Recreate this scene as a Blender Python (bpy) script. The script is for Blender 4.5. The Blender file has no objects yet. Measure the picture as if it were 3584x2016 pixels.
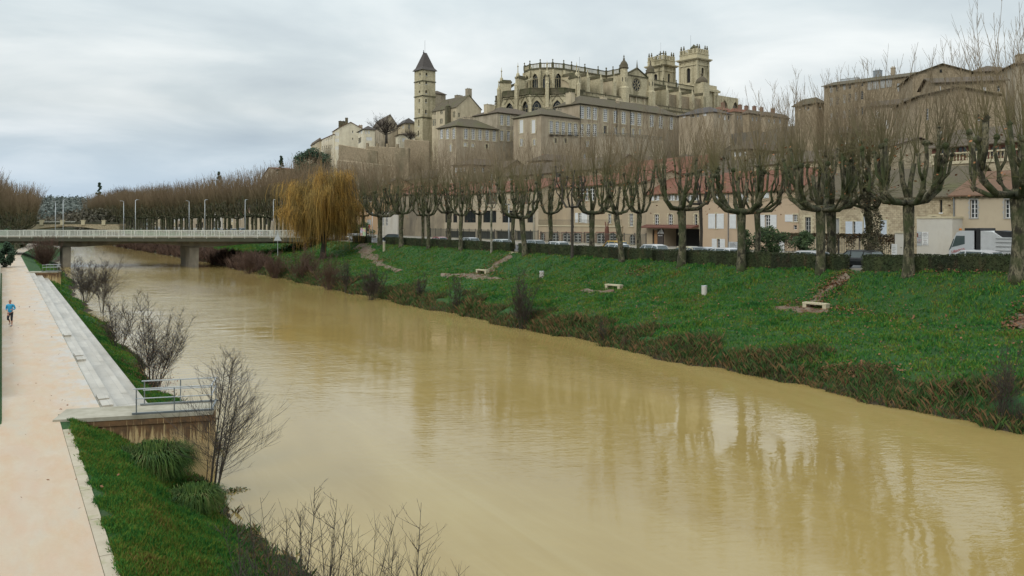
import bpy, math, random
import numpy as np
from mathutils import Vector, Matrix
R = math.radians
rnd = random.Random(7)
SC = bpy.context.scene
COL = SC.collection
# ------------------------------------------------------------------ camera / sky / sun
YAW = R(32.52)
CS, SN = math.cos(YAW), math.sin(YAW)
CAMZ, F, HY = 9.9, 2800.0, 770.0
cam = bpy.data.cameras.new('camera'); camo = bpy.data.objects.new('camera', cam); COL.objects.link(camo)
camo.location = (0, 0, CAMZ); camo.rotation_euler = (R(90), 0, -YAW)
cam.sensor_width = 36; cam.lens = 36*F/3584; cam.shift_y = -(1008-HY)/3584
cam.clip_start = .1; cam.clip_end = 9000
SC.camera = camo
SC.view_settings.view_transform = 'Standard'; SC.view_settings.look = 'None'
SC.view_settings.exposure = 0.0; SC.view_settings.gamma = 1

SUN_EL, SUN_AZ = R(36), R(255)     # azimuth measured clockwise from +Y
w = bpy.data.worlds.new('World'); SC.world = w; w.use_nodes = True
nt = w.node_tree; nt.nodes.clear()
def N(t, **k):
    n = nt.nodes.new(t)
    for a, b in k.items():
        if a == 'inp':
            for i, v in b.items(): n.inputs[i].default_value = v
        else: setattr(n, a, b)
    return n
def LK(a, b): nt.links.new(a, b)
out = N('ShaderNodeOutputWorld'); bg = N('ShaderNodeBackground', inp={'Strength': 0.1})
LK(bg.outputs[0], out.inputs[0])
sky = N('ShaderNodeTexSky', sky_type='NISHITA', sun_disc=False, sun_elevation=SUN_EL, sun_rotation=SUN_AZ)
tc = N('ShaderNodeTexCoord'); sep = N('ShaderNodeSeparateXYZ'); LK(tc.outputs['Generated'], sep.inputs[0])
# cloud layer on a flat ceiling: direction / elevation
zz = N('ShaderNodeMath', operation='ADD', inp={1: .16}); LK(sep.outputs[2], zz.inputs[0])
zz2 = N('ShaderNodeMath', operation='MAXIMUM', inp={1: .05}); LK(zz.outputs[0], zz2.inputs[0])
dx = N('ShaderNodeMath', operation='DIVIDE'); LK(sep.outputs[0], dx.inputs[0]); LK(zz2.outputs[0], dx.inputs[1])
dy = N('ShaderNodeMath', operation='DIVIDE'); LK(sep.outputs[1], dy.inputs[0]); LK(zz2.outputs[0], dy.inputs[1])
cmb = N('ShaderNodeCombineXYZ'); LK(dx.outputs[0], cmb.inputs[0]); LK(dy.outputs[0], cmb.inputs[1])
n1 = N('ShaderNodeTexNoise', inp={'Scale': 1.0, 'Detail': 6.0, 'Roughness': .5, 'Distortion': .35}); LK(cmb.outputs[0], n1.inputs[0])
n2 = N('ShaderNodeTexNoise', inp={'Scale': .38, 'Detail': 3.0, 'Roughness': .5, 'Distortion': .2}); LK(cmb.outputs[0], n2.inputs[0])
mx = N('ShaderNodeMath', operation='ADD'); LK(n1.outputs[0], mx.inputs[0]); LK(n2.outputs[0], mx.inputs[1])
ramp = N('ShaderNodeValToRGB'); LK(mx.outputs[0], ramp.inputs[0])
mr = N('ShaderNodeMapRange', inp={'From Min': .76, 'From Max': 1.24}); LK(mx.outputs[0], mr.inputs[0]); LK(mr.outputs[0], ramp.inputs[0])
e = ramp.color_ramp.elements
e[0].position = 0; e[0].color = (.42, .485, .53, 1); e[1].position = 1; e[1].color = (.90, .925, .91, 1)
m_ = e.new(.5); m_.color = (.60, .665, .685, 1)
# overcast luminance grows with elevation (bright zenith, bluish strip at the horizon)
el = N('ShaderNodeMapRange', inp={'From Min': .10, 'From Max': .95, 'To Min': 10.0, 'To Max': 22.0}); LK(sep.outputs[2], el.inputs[0])
sc_ = N('ShaderNodeVectorMath', operation='SCALE'); LK(ramp.outputs[0], sc_.inputs[0]); LK(el.outputs[0], sc_.inputs['Scale'])
hz = N('ShaderNodeMapRange', inp={'From Min': .0, 'From Max': .13, 'To Min': .30, 'To Max': .97}); LK(sep.outputs[2], hz.inputs[0])
thin = N('ShaderNodeMix', data_type='RGBA'); LK(hz.outputs[0], thin.inputs[0]); LK(sc_.outputs[0], thin.inputs[7])
blue = N('ShaderNodeMix', data_type='RGBA', inp={0: .8, 7: (5.3, 7.2, 9.6, 1)}); LK(sky.outputs[0], blue.inputs[6])
LK(blue.outputs[2], thin.inputs[6]); LK(thin.outputs[2], bg.inputs[0])

sun = bpy.data.lights.new('sun', 'SUN'); sun.energy = 1.15; sun.angle = R(28); sun.color = (1, .96, .9)
suno = bpy.data.objects.new('sun', sun); COL.objects.link(suno)
sd = Vector((math.sin(SUN_AZ)*math.cos(SUN_EL), math.cos(SUN_AZ)*math.cos(SUN_EL), math.sin(SUN_EL)))
suno.rotation_euler = sd.to_track_quat('Z', 'Y').to_euler(); suno.location = (0, 0, 200)

# ------------------------------------------------------------------ frames of reference
# survey frame: u right, d away from the camera; river frame (world): X across, Y along the river, Z above water
def W2(u, d): return (u*CS + d*SN, -u*SN + d*CS)
def at(px, py, d):
    u = (px-1792)/F*d; x, y = W2(u, d); return Vector((x, y, CAMZ-(py-HY)/F*d))
def onX(px, X):          # ground plan point on the line X = const seen in column px
    q = (px-1792)/F; d = X/(CS*q+SN); return d*(CS-SN*q), d
# ------------------------------------------------------------------ materials
def nodes(name):
    m = bpy.data.materials.new(name); m.use_nodes = True; t = m.node_tree; t.nodes.clear()
    o = t.nodes.new('ShaderNodeOutputMaterial'); b = t.nodes.new('ShaderNodeBsdfPrincipled'); t.links.new(b.outputs[0], o.inputs[0])
    return m, t, b
def rampn(t, fac, stops):
    r = t.nodes.new('ShaderNodeValToRGB'); t.links.new(fac, r.inputs[0]); el = r.color_ramp.elements
    el[0].position = stops[0][0]; el[0].color = (*stops[0][1], 1); el[1].position = stops[-1][0]; el[1].color = (*stops[-1][1], 1)
    for p, c in stops[1:-1]: k = el.new(p); k.color = (*c, 1)
    return r.outputs[0]
def noise(t, vec, scale, detail=4, rough=.55, dist=0):
    n = t.nodes.new('ShaderNodeTexNoise'); n.inputs['Scale'].default_value = scale; n.inputs['Detail'].default_value = detail
    n.inputs['Roughness'].default_value = rough; n.inputs['Distortion'].default_value = dist
    if vec is not None: t.links.new(vec, n.inputs[0])
    return n.outputs[0]
def coords(t, scale=(1, 1, 1), kind='Object'):
    if kind == 'World':
        g = t.nodes.new('ShaderNodeNewGeometry'); o = g.outputs['Position']
    else:
        g = t.nodes.new('ShaderNodeTexCoord'); o = g.outputs[kind]
    m = t.nodes.new('ShaderNodeMapping'); m.inputs['Scale'].default_value = scale; t.links.new(o, m.inputs[0]); return m.outputs[0]
def mixc(t, fac, a, b, blend='MIX'):
    m = t.nodes.new('ShaderNodeMix'); m.data_type = 'RGBA'; m.blend_type = blend
    for s, v in ((0, fac), (6, a), (7, b)):
        if hasattr(v, 'is_output'): t.links.new(v, m.inputs[s])
        else: m.inputs[s].default_value = v if s == 0 else (*v, 1)
    return m.outputs[2]
def bump(t, b, h, dist, strength=1.0):
    n = t.nodes.new('ShaderNodeBump'); n.inputs['Strength'].default_value = strength; n.inputs['Distance'].default_value = dist
    t.links.new(h, n.inputs['Height']); t.links.new(n.outputs[0], b.inputs['Normal']); return n
def mat(name, c1, c2=None, s=1.0, rough=.85, c3=None, s3=.15, f3=(.45, .7), st=(1, 1, 1), bp=0.0, bs=None, kind='Object', metal=0, spec=.5, island=0):
    m, t, b = nodes(name); v = coords(t, st, kind)
    c2 = c2 or tuple(x*.8 for x in c1)
    col = rampn(t, noise(t, v, s), [(.32, c1), (.68, c2)])
    if c3:
        v3 = coords(t, (1, 1, .35), kind)
        k = rampn(t, noise(t, v3, s3, 5, .65), [(f3[0], (0, 0, 0)), (f3[1], (1, 1, 1))])
        col = mixc(t, k, col, c3)
    if island:
        g = t.nodes.new('ShaderNodeNewGeometry'); mr = t.nodes.new('ShaderNodeMapRange'); t.links.new(g.outputs['Random Per Island'], mr.inputs[0])
        mr.inputs['To Min'].default_value = 1-island; mr.inputs['To Max'].default_value = 1+island
        h = t.nodes.new('ShaderNodeHueSaturation'); t.links.new(mr.outputs[0], h.inputs['Value']); t.links.new(col, h.inputs['Color']); col = h.outputs[0]
    t.links.new(col, b.inputs['Base Color']); b.inputs['Roughness'].default_value = rough; b.inputs['Metallic'].default_value = metal
    b.inputs['Specular IOR Level'].default_value = spec
    if bp: bump(t, b, noise(t, coords(t, (1, 1, 1), kind), bs or s*4, 5), bp)
    return m
def stonemat(name, c1, c2, mortar, bw, bh, stain=(.09, .085, .045), fs=(.5, .72), ss=.12, msz=.02, vary=.5, bp=.02, sz=.3):
    # coursed masonry: brick pattern in (horizontal run, height), works on any vertical wall of the thing
    m, t, b = nodes(name)
    g = t.nodes.new('ShaderNodeTexCoord'); sp = t.nodes.new('ShaderNodeSeparateXYZ'); t.links.new(g.outputs['Object'], sp.inputs[0])
    ad = t.nodes.new('ShaderNodeMath'); ad.operation = 'ADD'; t.links.new(sp.outputs[0], ad.inputs[0]); t.links.new(sp.outputs[1], ad.inputs[1])
    cb = t.nodes.new('ShaderNodeCombineXYZ'); t.links.new(ad.outputs[0], cb.inputs[0]); t.links.new(sp.outputs[2], cb.inputs[1])
    br = t.nodes.new('ShaderNodeTexBrick'); t.links.new(cb.outputs[0], br.inputs[0])
    br.inputs['Color1'].default_value = (*c1, 1); br.inputs['Color2'].default_value = (*c2, 1); br.inputs['Mortar'].default_value = (*mortar, 1)
    br.inputs['Scale'].default_value = 1; br.inputs['Brick Width'].default_value = bw; br.inputs['Row Height'].default_value = bh
    br.inputs['Mortar Size'].default_value = msz; br.inputs['Bias'].default_value = 0
    v = coords(t, (1, 1, 1))
    col = mixc(t, vary, br.outputs[0], rampn(t, noise(t, v, 1.6, 6, .7), [(.3, tuple(x*.55 for x in c2)), (.7, tuple(min(1, x*1.25) for x in c1))]))
    k = rampn(t, noise(t, coords(t, (1, 1, sz)), ss, 7, .7), [(fs[0], (0, 0, 0)), (fs[1], (1, 1, 1))])
    col = mixc(t, k, col, stain)
    t.links.new(col, b.inputs['Base Color']); b.inputs['Roughness'].default_value = .92
    if bp: bump(t, b, br.outputs['Fac'], -bp)
    return m
def tilemat(name, c1, c2, moss=(.095, .10, .035), fm=(.5, .62), sm=.25, row=.28):
    m, t, b = nodes(name)
    v = coords(t, (1, 1, 1))
    w_ = t.nodes.new('ShaderNodeTexWave'); w_.inputs['Scale'].default_value = 1/row/6.28*3.1; w_.inputs['Distortion'].default_value = .6; w_.bands_direction = 'X'; t.links.new(v, w_.inputs[0])
    col = rampn(t, noise(t, v, 2.5, 5, .75), [(.3, c1), (.7, c2)])
    col = mixc(t, .3, col, rampn(t, w_.outputs[0], [(.2, tuple(x*.35 for x in c1)), (.6, c2)]), 'MIX')
    k = rampn(t, noise(t, v, sm, 6, .7), [(fm[0], (0, 0, 0)), (fm[1], (1, 1, 1))])
    col = mixc(t, k, col, moss); t.links.new(col, b.inputs['Base Color']); b.inputs['Roughness'].default_value = .95
    bump(t, b, w_.outputs[0], .05); return m
M = {}
M['palestone'] = stonemat('pale_limestone', (.56, .49, .32), (.44, .375, .235), (.3, .25, .15), 1.1, .42, fs=(.5, .7), ss=.22, vary=.5, stain=(.14, .12, .06))
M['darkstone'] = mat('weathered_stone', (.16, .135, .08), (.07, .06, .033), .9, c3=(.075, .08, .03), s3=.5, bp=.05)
M['rubble'] = stonemat('rubble_limestone', (.52, .44, .30), (.30, .235, .145), (.22, .175, .11), .5, .24, fs=(.55, .8), ss=.3, vary=.55, stain=(.13, .09, .045), sz=.8)
M['oldwall'] = stonemat('old_town_wall', (.36, .285, .185), (.28, .215, .135), (.2, .155, .095), .7, .3, fs=(.5, .75), vary=.6)
M['palace'] = mat('palace_render', (.42, .345, .24), (.35, .285, .20), .7, c3=(.25, .195, .125), s3=.3, bp=.01)
M['palace2'] = mat('palace_grey_render', (.42, .36, .26), (.34, .285, .205), .8, c3=(.17, .14, .09), s3=.3, bp=.01)
M['cream'] = mat('cream_render', (.56, .475, .32), (.48, .40, .265), .5, c3=(.32, .26, .17), s3=.25)
M['white_town'] = mat('pale_render', (.74, .67, .50), (.64, .57, .42), .6, c3=(.5, .44, .33), s3=.3)
M['pink'] = mat('pink_render', (.46, .345, .235), (.43, .32, .215), .6, c3=(.38, .29, .2), s3=.3, f3=(.5, .8))
M['beige'] = mat('beige_render', (.42, .335, .22), (.38, .3, .2), .6, c3=(.31, .25, .175), s3=.3)
M['greybeige'] = mat('grey_beige_render', (.45, .375, .265), (.41, .34, .24), .4, c3=(.33, .27, .19), s3=.25, f3=(.5, .8))
M['dirtyrender'] = mat('weathered_render', (.34, .28, .19), (.22, .18, .125), .35, c3=(.13, .11, .08), s3=.2, f3=(.42, .7))
M['whiterender'] = mat('white_render', (.55, .52, .45), (.5, .47, .41), .6, c3=(.38, .33, .25), s3=.35, f3=(.5, .85))
M['peach'] = mat('peach_render', (.44, .29, .16), (.39, .26, .15), .6, c3=(.32, .22, .13), s3=.3)
M['trim'] = mat('stone_trim', (.52, .46, .31), (.45, .39, .26), 1.5)
M['redtile'] = tilemat('red_tiles', (.27, .10, .06), (.16, .075, .045), fm=(.56, .72))
M['orangetile'] = tilemat('orange_tiles', (.24, .13, .075), (.15, .09, .055), fm=(.6, .8))
M['browntile'] = tilemat('brown_tiles', (.16, .12, .08), (.095, .072, .05), moss=(.10, .095, .045), fm=(.55, .72))
M['mosstile'] = tilemat('mossy_tiles', (.15, .12, .075), (.095, .078, .048), moss=(.105, .10, .04), fm=(.5, .72))
M['slate'] = mat('slate_roof', (.075, .06, .05), (.045, .036, .03), 3, rough=.7)
M['glass'] = mat('window_glass', (.018, .022, .024), (.03, .035, .035), .8, rough=.12)
M['carglass'] = mat('car_glass', (.07, .095, .095), (.11, .135, .135), .8, rough=.08)
M['dark'] = mat('dark_recess', (.018, .016, .013), (.01, .01, .009), 2)
M['wframe'] = mat('white_paint', (.68, .68, .66), (.6, .6, .58), 3, rough=.6)
M['shutter'] = mat('pale_blue_shutter', (.50, .55, .60), (.44, .49, .55), 4, rough=.7)
M['wshutter'] = mat('white_shutter', (.62, .63, .62), (.55, .56, .56), 4, rough=.7)
M['gshutter'] = mat('grey_shutter', (.36, .36, .34), (.30, .3, .28), 4, rough=.7)
M['concrete'] = mat('concrete', (.42, .39, .31), (.32, .29, .22), 1.3, c3=(.2, .18, .12), s3=.5, bp=.01, bs=8)
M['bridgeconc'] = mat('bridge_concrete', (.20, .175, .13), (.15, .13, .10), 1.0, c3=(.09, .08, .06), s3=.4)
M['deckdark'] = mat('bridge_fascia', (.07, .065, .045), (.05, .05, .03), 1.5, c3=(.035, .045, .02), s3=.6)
M['galv'] = mat('galvanised_steel', (.50, .52, .52), (.42, .44, .45), 3, rough=.45, metal=.3)
M['railpaint'] = mat('pale_rail_paint', (.62, .62, .55), (.52, .52, .45), 2, rough=.6)
M['steel'] = mat('grey_steel', (.26, .28, .29), (.2, .22, .23), 3, rough=.4, metal=.6)
M['iron'] = mat('black_iron', (.03, .03, .028), (.02, .02, .02), 4, rough=.6)
M['ironfence'] = mat('grey_green_iron', (.10, .11, .09), (.07, .08, .065), 4, rough=.6)
M['tyre'] = mat('tyre_rubber', (.02, .02, .02), (.03, .03, .03), 3)
M['asphalt'] = mat('asphalt', (.075, .075, .075), (.055, .055, .055), 2, rough=.55, kind='World')
M['pavement'] = mat('pavement', (.3, .27, .22), (.23, .21, .17), 2, kind='World')
M['wood'] = mat('timber', (.36, .20, .09), (.28, .15, .07), 2)
M['rustred'] = mat('rust_red_metal', (.16, .06, .04), (.11, .045, .03), 2)
M['brick'] = stonemat('red_brick', (.28, .10, .06), (.2, .075, .05), (.2, .16, .12), .22, .07, vary=.2, bp=0, fs=(.7, .9))
M['red'] = mat('red_paint', (.5, .03, .03), (.45, .03, .03), 2, rough=.5)
# ------------------------------------------------------------------ mesh builder
class MB:
    def __init__(s): s.v = []; s.f = []; s.mi = []; s.k = 0
    def quad(s, a, b, c, d): n = len(s.v); s.v += [a, b, c, d]; s.f.append((n, n+1, n+2, n+3)); s.mi.append(s.k)
    def poly(s, pts): n = len(s.v); s.v += [tuple(p) for p in pts]; s.f.append(tuple(range(n, n+len(pts)))); s.mi.append(s.k)
    def box(s, x0, x1, y0, y1, z0, z1, tf=None):
        P = [(x0, y0, z0), (x1, y0, z0), (x1, y1, z0), (x0, y1, z0), (x0, y0, z1), (x1, y0, z1), (x1, y1, z1), (x0, y1, z1)]
        if tf: P = [tuple(tf(Vector(p))) for p in P]
        n = len(s.v); s.v += P
        for f in ((0, 3, 2, 1), (4, 5, 6, 7), (0, 1, 5, 4), (1, 2, 6, 5), (2, 3, 7, 6), (3, 0, 4, 7)): s.f.append(tuple(n+i for i in f)); s.mi.append(s.k)
        return s
    def tube(s, pts, rad, n=6, cap=True):
        P = [Vector(p) for p in pts]; base = len(s.v)
        if not isinstance(rad, (list, tuple)): rad = [rad]*len(P)
        for i, p in enumerate(P):
            d = (P[min(i+1, len(P)-1)]-P[max(i-1, 0)])
            if d.length < 1e-6: d = Vector((0, 0, 1))
            d.normalize(); a = Vector((1, 0, 0)) if abs(d.x) < .8 else Vector((0, 1, 0))
            e1 = d.cross(a).normalized(); e2 = d.cross(e1)
            for k in range(n):
                t = 6.2832*k/n; q = p+(e1*math.cos(t)+e2*math.sin(t))*rad[i]; s.v.append((q.x, q.y, q.z))
        for i in range(len(P)-1):
            for k in range(n):
                a = base+i*n+k; b = base+i*n+(k+1) % n; s.f.append((a, b, b+n, a+n)); s.mi.append(s.k)
        if cap:
            s.f.append(tuple(base+k for k in range(n))[::-1]); s.mi.append(s.k); s.f.append(tuple(base+(len(P)-1)*n+k for k in range(n))); s.mi.append(s.k)
        return s
    def lathe(s, prof, n=12, c=(0, 0, 0), cap=True):
        base = len(s.v)
        for r, z in prof:
            for k in range(n): t = 6.2832*k/n+.3; s.v.append((c[0]+r*math.cos(t), c[1]+r*math.sin(t), c[2]+z))
        for i in range(len(prof)-1):
            for k in range(n):
                a = base+i*n+k; b = base+i*n+(k+1) % n; s.f.append((a, b, b+n, a+n)); s.mi.append(s.k)
        if cap: s.f.append(tuple(base+(len(prof)-1)*n+k for k in range(n))); s.mi.append(s.k)
        return s
    def prism(s, poly, h0, h1, tf=None):     # poly in (x,y), extruded in z, tf maps
        n = len(poly); b = len(s.v); P = [(x, y, h0) for x, y in poly]+[(x, y, h1) for x, y in poly]
        if tf: P = [tuple(tf(Vector(p))) for p in P]
        s.v += P; s.f.append(tuple(b+i for i in range(n))[::-1]); s.mi.append(s.k); s.f.append(tuple(b+n+i for i in range(n))); s.mi.append(s.k)
        for i in range(n): j = (i+1) % n; s.f.append((b+i, b+j, b+n+j, b+n+i)); s.mi.append(s.k)
        return s
    def build(s, name, m, parent=None, smooth=False, loc=None, rot=None):
        me = bpy.data.meshes.new(name); me.from_pydata(s.v, [], s.f)
        for x in (m if isinstance(m, (list, tuple)) else [m]): me.materials.append(M[x] if isinstance(x, str) else x)
        if s.k or any(s.mi): me.polygons.foreach_set('material_index', s.mi)
        if smooth: me.polygons.foreach_set('use_smooth', [True]*len(me.polygons))
        me.update(); o = bpy.data.objects.new(name, me); COL.objects.link(o)
        if parent: o.parent = parent
        if loc: o.location = loc
        if rot: o.rotation_euler = rot
        return o
def tag(o, label=None, cat=None, group=None, kind=None):
    if label: o['label'] = label
    if cat: o['category'] = cat
    if group: o['group'] = group
    if kind: o['kind'] = kind
    return o
def empty(name, loc, rz=0, label=None, cat=None, group=None, s=1):
    o = bpy.data.objects.new(name, None); COL.objects.link(o); o.location = loc; o.rotation_euler = (0, 0, rz); o.scale = (s, s, s)
    o.empty_display_size = .2; return tag(o, label, cat, group)
def copy_tree(o, parent=None):
    c = o.copy(); COL.objects.link(c)
    if parent: c.parent = parent
    for ch in [x for x in KIDS.get(o.name, [])]: copy_tree(ch, c)
    return c
KIDS = {}
def reg(o):
    KIDS[o.name] = [x for x in bpy.data.objects if x.parent == o]
    for c in KIDS[o.name]: reg(c)
def npmesh(name, V, Fq, m, parent=None, smooth=False):      # numpy verts (n,3), faces (k,3|4)
    me = bpy.data.meshes.new(name); V = np.asarray(V, dtype=np.float32); Fq = np.asarray(Fq, dtype=np.int32); k = Fq.shape[1]
    me.vertices.add(len(V)); me.vertices.foreach_set('co', V.ravel()); me.loops.add(Fq.size); me.loops.foreach_set('vertex_index', Fq.ravel())
    me.polygons.add(len(Fq)); me.polygons.foreach_set('loop_start', np.arange(0, Fq.size, k, dtype=np.int32))
    me.update(calc_edges=True); me.validate()
    if smooth: me.polygons.foreach_set('use_smooth', [True]*len(me.polygons))
    for x in (m if isinstance(m, (list, tuple)) else [m]): me.materials.append(M[x] if isinstance(x, str) else x)
    o = bpy.data.objects.new(name, me); COL.objects.link(o)
    if parent: o.parent = parent
    return o
# ------------------------------------------------------------------ terrain
def sm(x): x = np.clip(x, 0, 1); return x*x*(3-2*x)
def shL(Y): return 7*sm((Y-185)/110)+4*sm((Y-330)/200)
def shR(Y): return -3.5*sm((Y-200)/130)+np.where(Y < 30, (30-Y)*.02, 0)
def wig(Y, k): return .45*np.sin(Y*.31+k)+.3*np.sin(Y*.83+2*k)+.18*np.sin(Y*1.9+k*3)
def street(Y): return 5.65+1.3*sm((50-Y)/42)
PA = ([-400, -30, -8, -4.2, 2.15, 3.2, 5.2, 6.3, 7.5, 10, 14], [7, 6.5, 6, 2.55, 2.55, 2.15, .75, .15, -.4, -1.5, -1.5])
PB = ([-400, -30, -1, -.3, -.24, 3.26, 3.3, 5.4, 5.5, 7.7, 9, 12], [6, 5.8, 3.1, 2.9, 2.55, 2.55, 1.4, 1.3, 1.45, .12, -.5, -1.5])
PC = ([-400, -30, -6, -.6, 3.4, 8.5, 9.6, 11, 14], [5.5, 5.5, 5.2, 2.55, 2.55, .5, 0.05, -.7, -1.5])
def terrain(X, Y):
    X, Y = np.broadcast_arrays(np.asarray(X, float), np.asarray(Y, float))
    xl = X-shL(Y)-np.where(X > 4.6, wig(Y, 1)*np.clip((X-4.6)/3, 0, 1)*.8, 0)
    a, b, c = (np.interp(xl, *p) for p in (PA, PB, PC))
    k1 = sm((Y-33.2)/1.6); k2 = sm((Y-129)/3)
    zl = a*(1-k1)+b*k1; zl = zl*(1-k2)+c*k2
    xr = X-shR(Y)-wig(Y, 4)*np.clip((48-X)/6, 0, 1)
    st = street(Y)
    zr = np.interp(xr, [36, 39.3, 40.2, 41.0, 43.5, 48, 51.0, 52.2, 55.6, 56.6, 57.2], [-1.5, -.4, .1, .95, 1.9, 2.75, 3.15, 3.4, 5.35, 5.65, 5.65])
    zr = np.where(xr > 52.2, zr+(st-5.65)*np.clip((xr-52.2)/4, 0, 1), zr)
    zr = zr+37*sm((X-135)/100)*(1-.72*sm((Y-310)/190))
    far = sm((Y-950)/700)*(24+8*np.sin(X*.006+1)+4*np.sin(X*.021+Y*.004))
    return np.where(X < 25, zl, zr)+far
def tz(x, y): return float(terrain(x, y))
xs = np.concatenate([[-1800, -900, -400, -150, -60, -30, -15, -10], np.arange(-8, 14.01, .35), np.arange(15, 38, 3.), np.arange(38, 58.5, .4), np.arange(60, 120, 5.), np.arange(122, 320, 9.), [360, 450, 600, 900, 1400, 2200, 3500]])
xs = np.sort(np.append(xs, [.02, .1, 3.26, 3.3, 5.4, 5.5]))
ys = np.concatenate([[-60, -20], np.arange(-5, 140, .45), np.arange(140, 240, 1.5), np.arange(240, 600, 8.), np.arange(600, 1500, 50.), [1600, 1800, 2200, 3000, 4500]])
GX, GY = np.meshgrid(xs, ys); GZ = terrain(GX, GY)
rng = np.random.default_rng(3)
bumpy = (((GX > 2.4) & (GX < 9) & (GY < 33)) | ((GX > 5.6) & (GX < 10) & (GY > 33)) | ((GX > 39.5) & (GX < 56))) & (GY < 240)
lump = .10*np.sin(GX*2.1+GY*1.3)*np.sin(GY*1.7-GX)+.07*np.sin(GX*4.7+1)*np.sin(GY*3.9+GX)
GZ = GZ+np.where(bumpy, lump+rng.normal(0, .012, GX.shape)-.02, 0)
nx, ny = len(xs), len(ys); idx = np.arange(nx*ny).reshape(ny, nx)
Fq = np.stack([idx[:-1, :-1], idx[:-1, 1:], idx[1:, 1:], idx[1:, :-1]], -1).reshape(-1, 4)
# ground: grass, with bare mud near the waterline
gm, t, b = nodes('grass_ground'); v = coords(t, kind='World')
g1 = rampn(t, noise(t, v, 1.1, 6, .7), [(.3, (.012, .05, .012)), (.52, (.022, .08, .014)), (.75, (.055, .095, .018))])
g1 = mixc(t, rampn(t, noise(t, v, .22, 5, .6), [(.5, (0, 0, 0)), (.72, (1, 1, 1))]), g1, (.05, .07, .018))
sp = t.nodes.new('ShaderNodeSeparateXYZ'); t.links.new(v, sp.inputs[0])
ad = t.nodes.new('ShaderNodeMath'); ad.operation = 'ADD'; t.links.new(sp.outputs[2], ad.inputs[0]); t.links.new(noise(t, v, .9, 5, .7), ad.inputs[1])
k = rampn(t, ad.outputs[0], [(.8, (1, 1, 1)), (1.0, (0, 0, 0))])
g1 = mixc(t, k, g1, (.055, .042, .024))
gt = t.nodes.new('ShaderNodeMapRange'); t.links.new(sp.outputs[0], gt.inputs[0]); gt.inputs['From Min'].default_value = 57; gt.inputs['From Max'].default_value = 60
g1 = mixc(t, gt.outputs[0], g1, (.075, .06, .038))
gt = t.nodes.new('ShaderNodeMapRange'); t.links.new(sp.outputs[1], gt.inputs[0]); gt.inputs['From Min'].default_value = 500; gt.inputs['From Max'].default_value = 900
g1 = mixc(t, gt.outputs[0], g1, (.055, .075, .06))  # distant ground fades to blue-green: haze put into the colour
t.links.new(g1, b.inputs['Base Color']); b.inputs['Roughness'].default_value = 1; bump(t, b, noise(t, v, 9, 6, .7), .08)
M['ground'] = gm
tag(npmesh('ground', np.stack([GX, GY, GZ], -1).reshape(-1, 3), Fq, 'ground', smooth=True), kind='structure')
# muddy river
wm, t, b = nodes('muddy_water'); v = coords(t, kind='World')
def vdir(sx, sy, rz):
    g = t.nodes.new('ShaderNodeNewGeometry'); m = t.nodes.new('ShaderNodeMapping'); m.inputs['Scale'].default_value = (sx, sy, 1); m.inputs['Rotation'].default_value = (0, 0, rz)
    m2 = t.nodes.new('ShaderNodeMapping'); m2.inputs['Rotation'].default_value = (0, 0, rz); t.links.new(g.outputs['Position'], m2.inputs[0])
    m.inputs['Rotation'].default_value = (0, 0, 0); t.links.new(m2.outputs[0], m.inputs[0]); return m.outputs[0]
wa = vdir(.55, 1.5, R(28))
h1 = noise(t, wa, 2.3, 3, .55, .6); h2 = noise(t, vdir(.22, .5, R(20)), 1.0, 3, .5, .4); patch = noise(t, coords(t, (.11, .05, 1), 'World'), 1.0, 3, .55, .8)
pf = rampn(t, patch, [(.36, (.12,)*3), (.62, (1, 1, 1))])
ml = t.nodes.new('ShaderNodeMath'); ml.operation = 'MULTIPLY'; t.links.new(h1, ml.inputs[0]); t.links.new(pf, ml.inputs[1])
h2m = t.nodes.new('ShaderNodeMath'); h2m.operation = 'MULTIPLY'; t.links.new(h2, h2m.inputs[0]); h2m.inputs[1].default_value = 1.2
hs = t.nodes.new('ShaderNodeMath'); hs.operation = 'ADD'; t.links.new(ml.outputs[0], hs.inputs[0]); t.links.new(h2m.outputs[0], hs.inputs[1])
spw = t.nodes.new('ShaderNodeSeparateXYZ'); gw = t.nodes.new('ShaderNodeNewGeometry'); t.links.new(gw.outputs['Position'], spw.inputs[0])
def mrng(src, a, b_, c=0., d=1.):
    m = t.nodes.new('ShaderNodeMapRange'); m.interpolation_type = 'SMOOTHSTEP'; t.links.new(src, m.inputs[0])
    for i_, v_ in zip((1, 2, 3, 4), (a, b_, c, d)): m.inputs[i_].default_value = v_
    return m.outputs[0]
def mth(op, a, b_):
    m = t.nodes.new('ShaderNodeMath'); m.operation = op
    for i_, v_ in enumerate((a, b_)):
        if hasattr(v_, 'is_output'): t.links.new(v_, m.inputs[i_])
        else: m.inputs[i_].default_value = v_
    return m.outputs[0]
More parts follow.
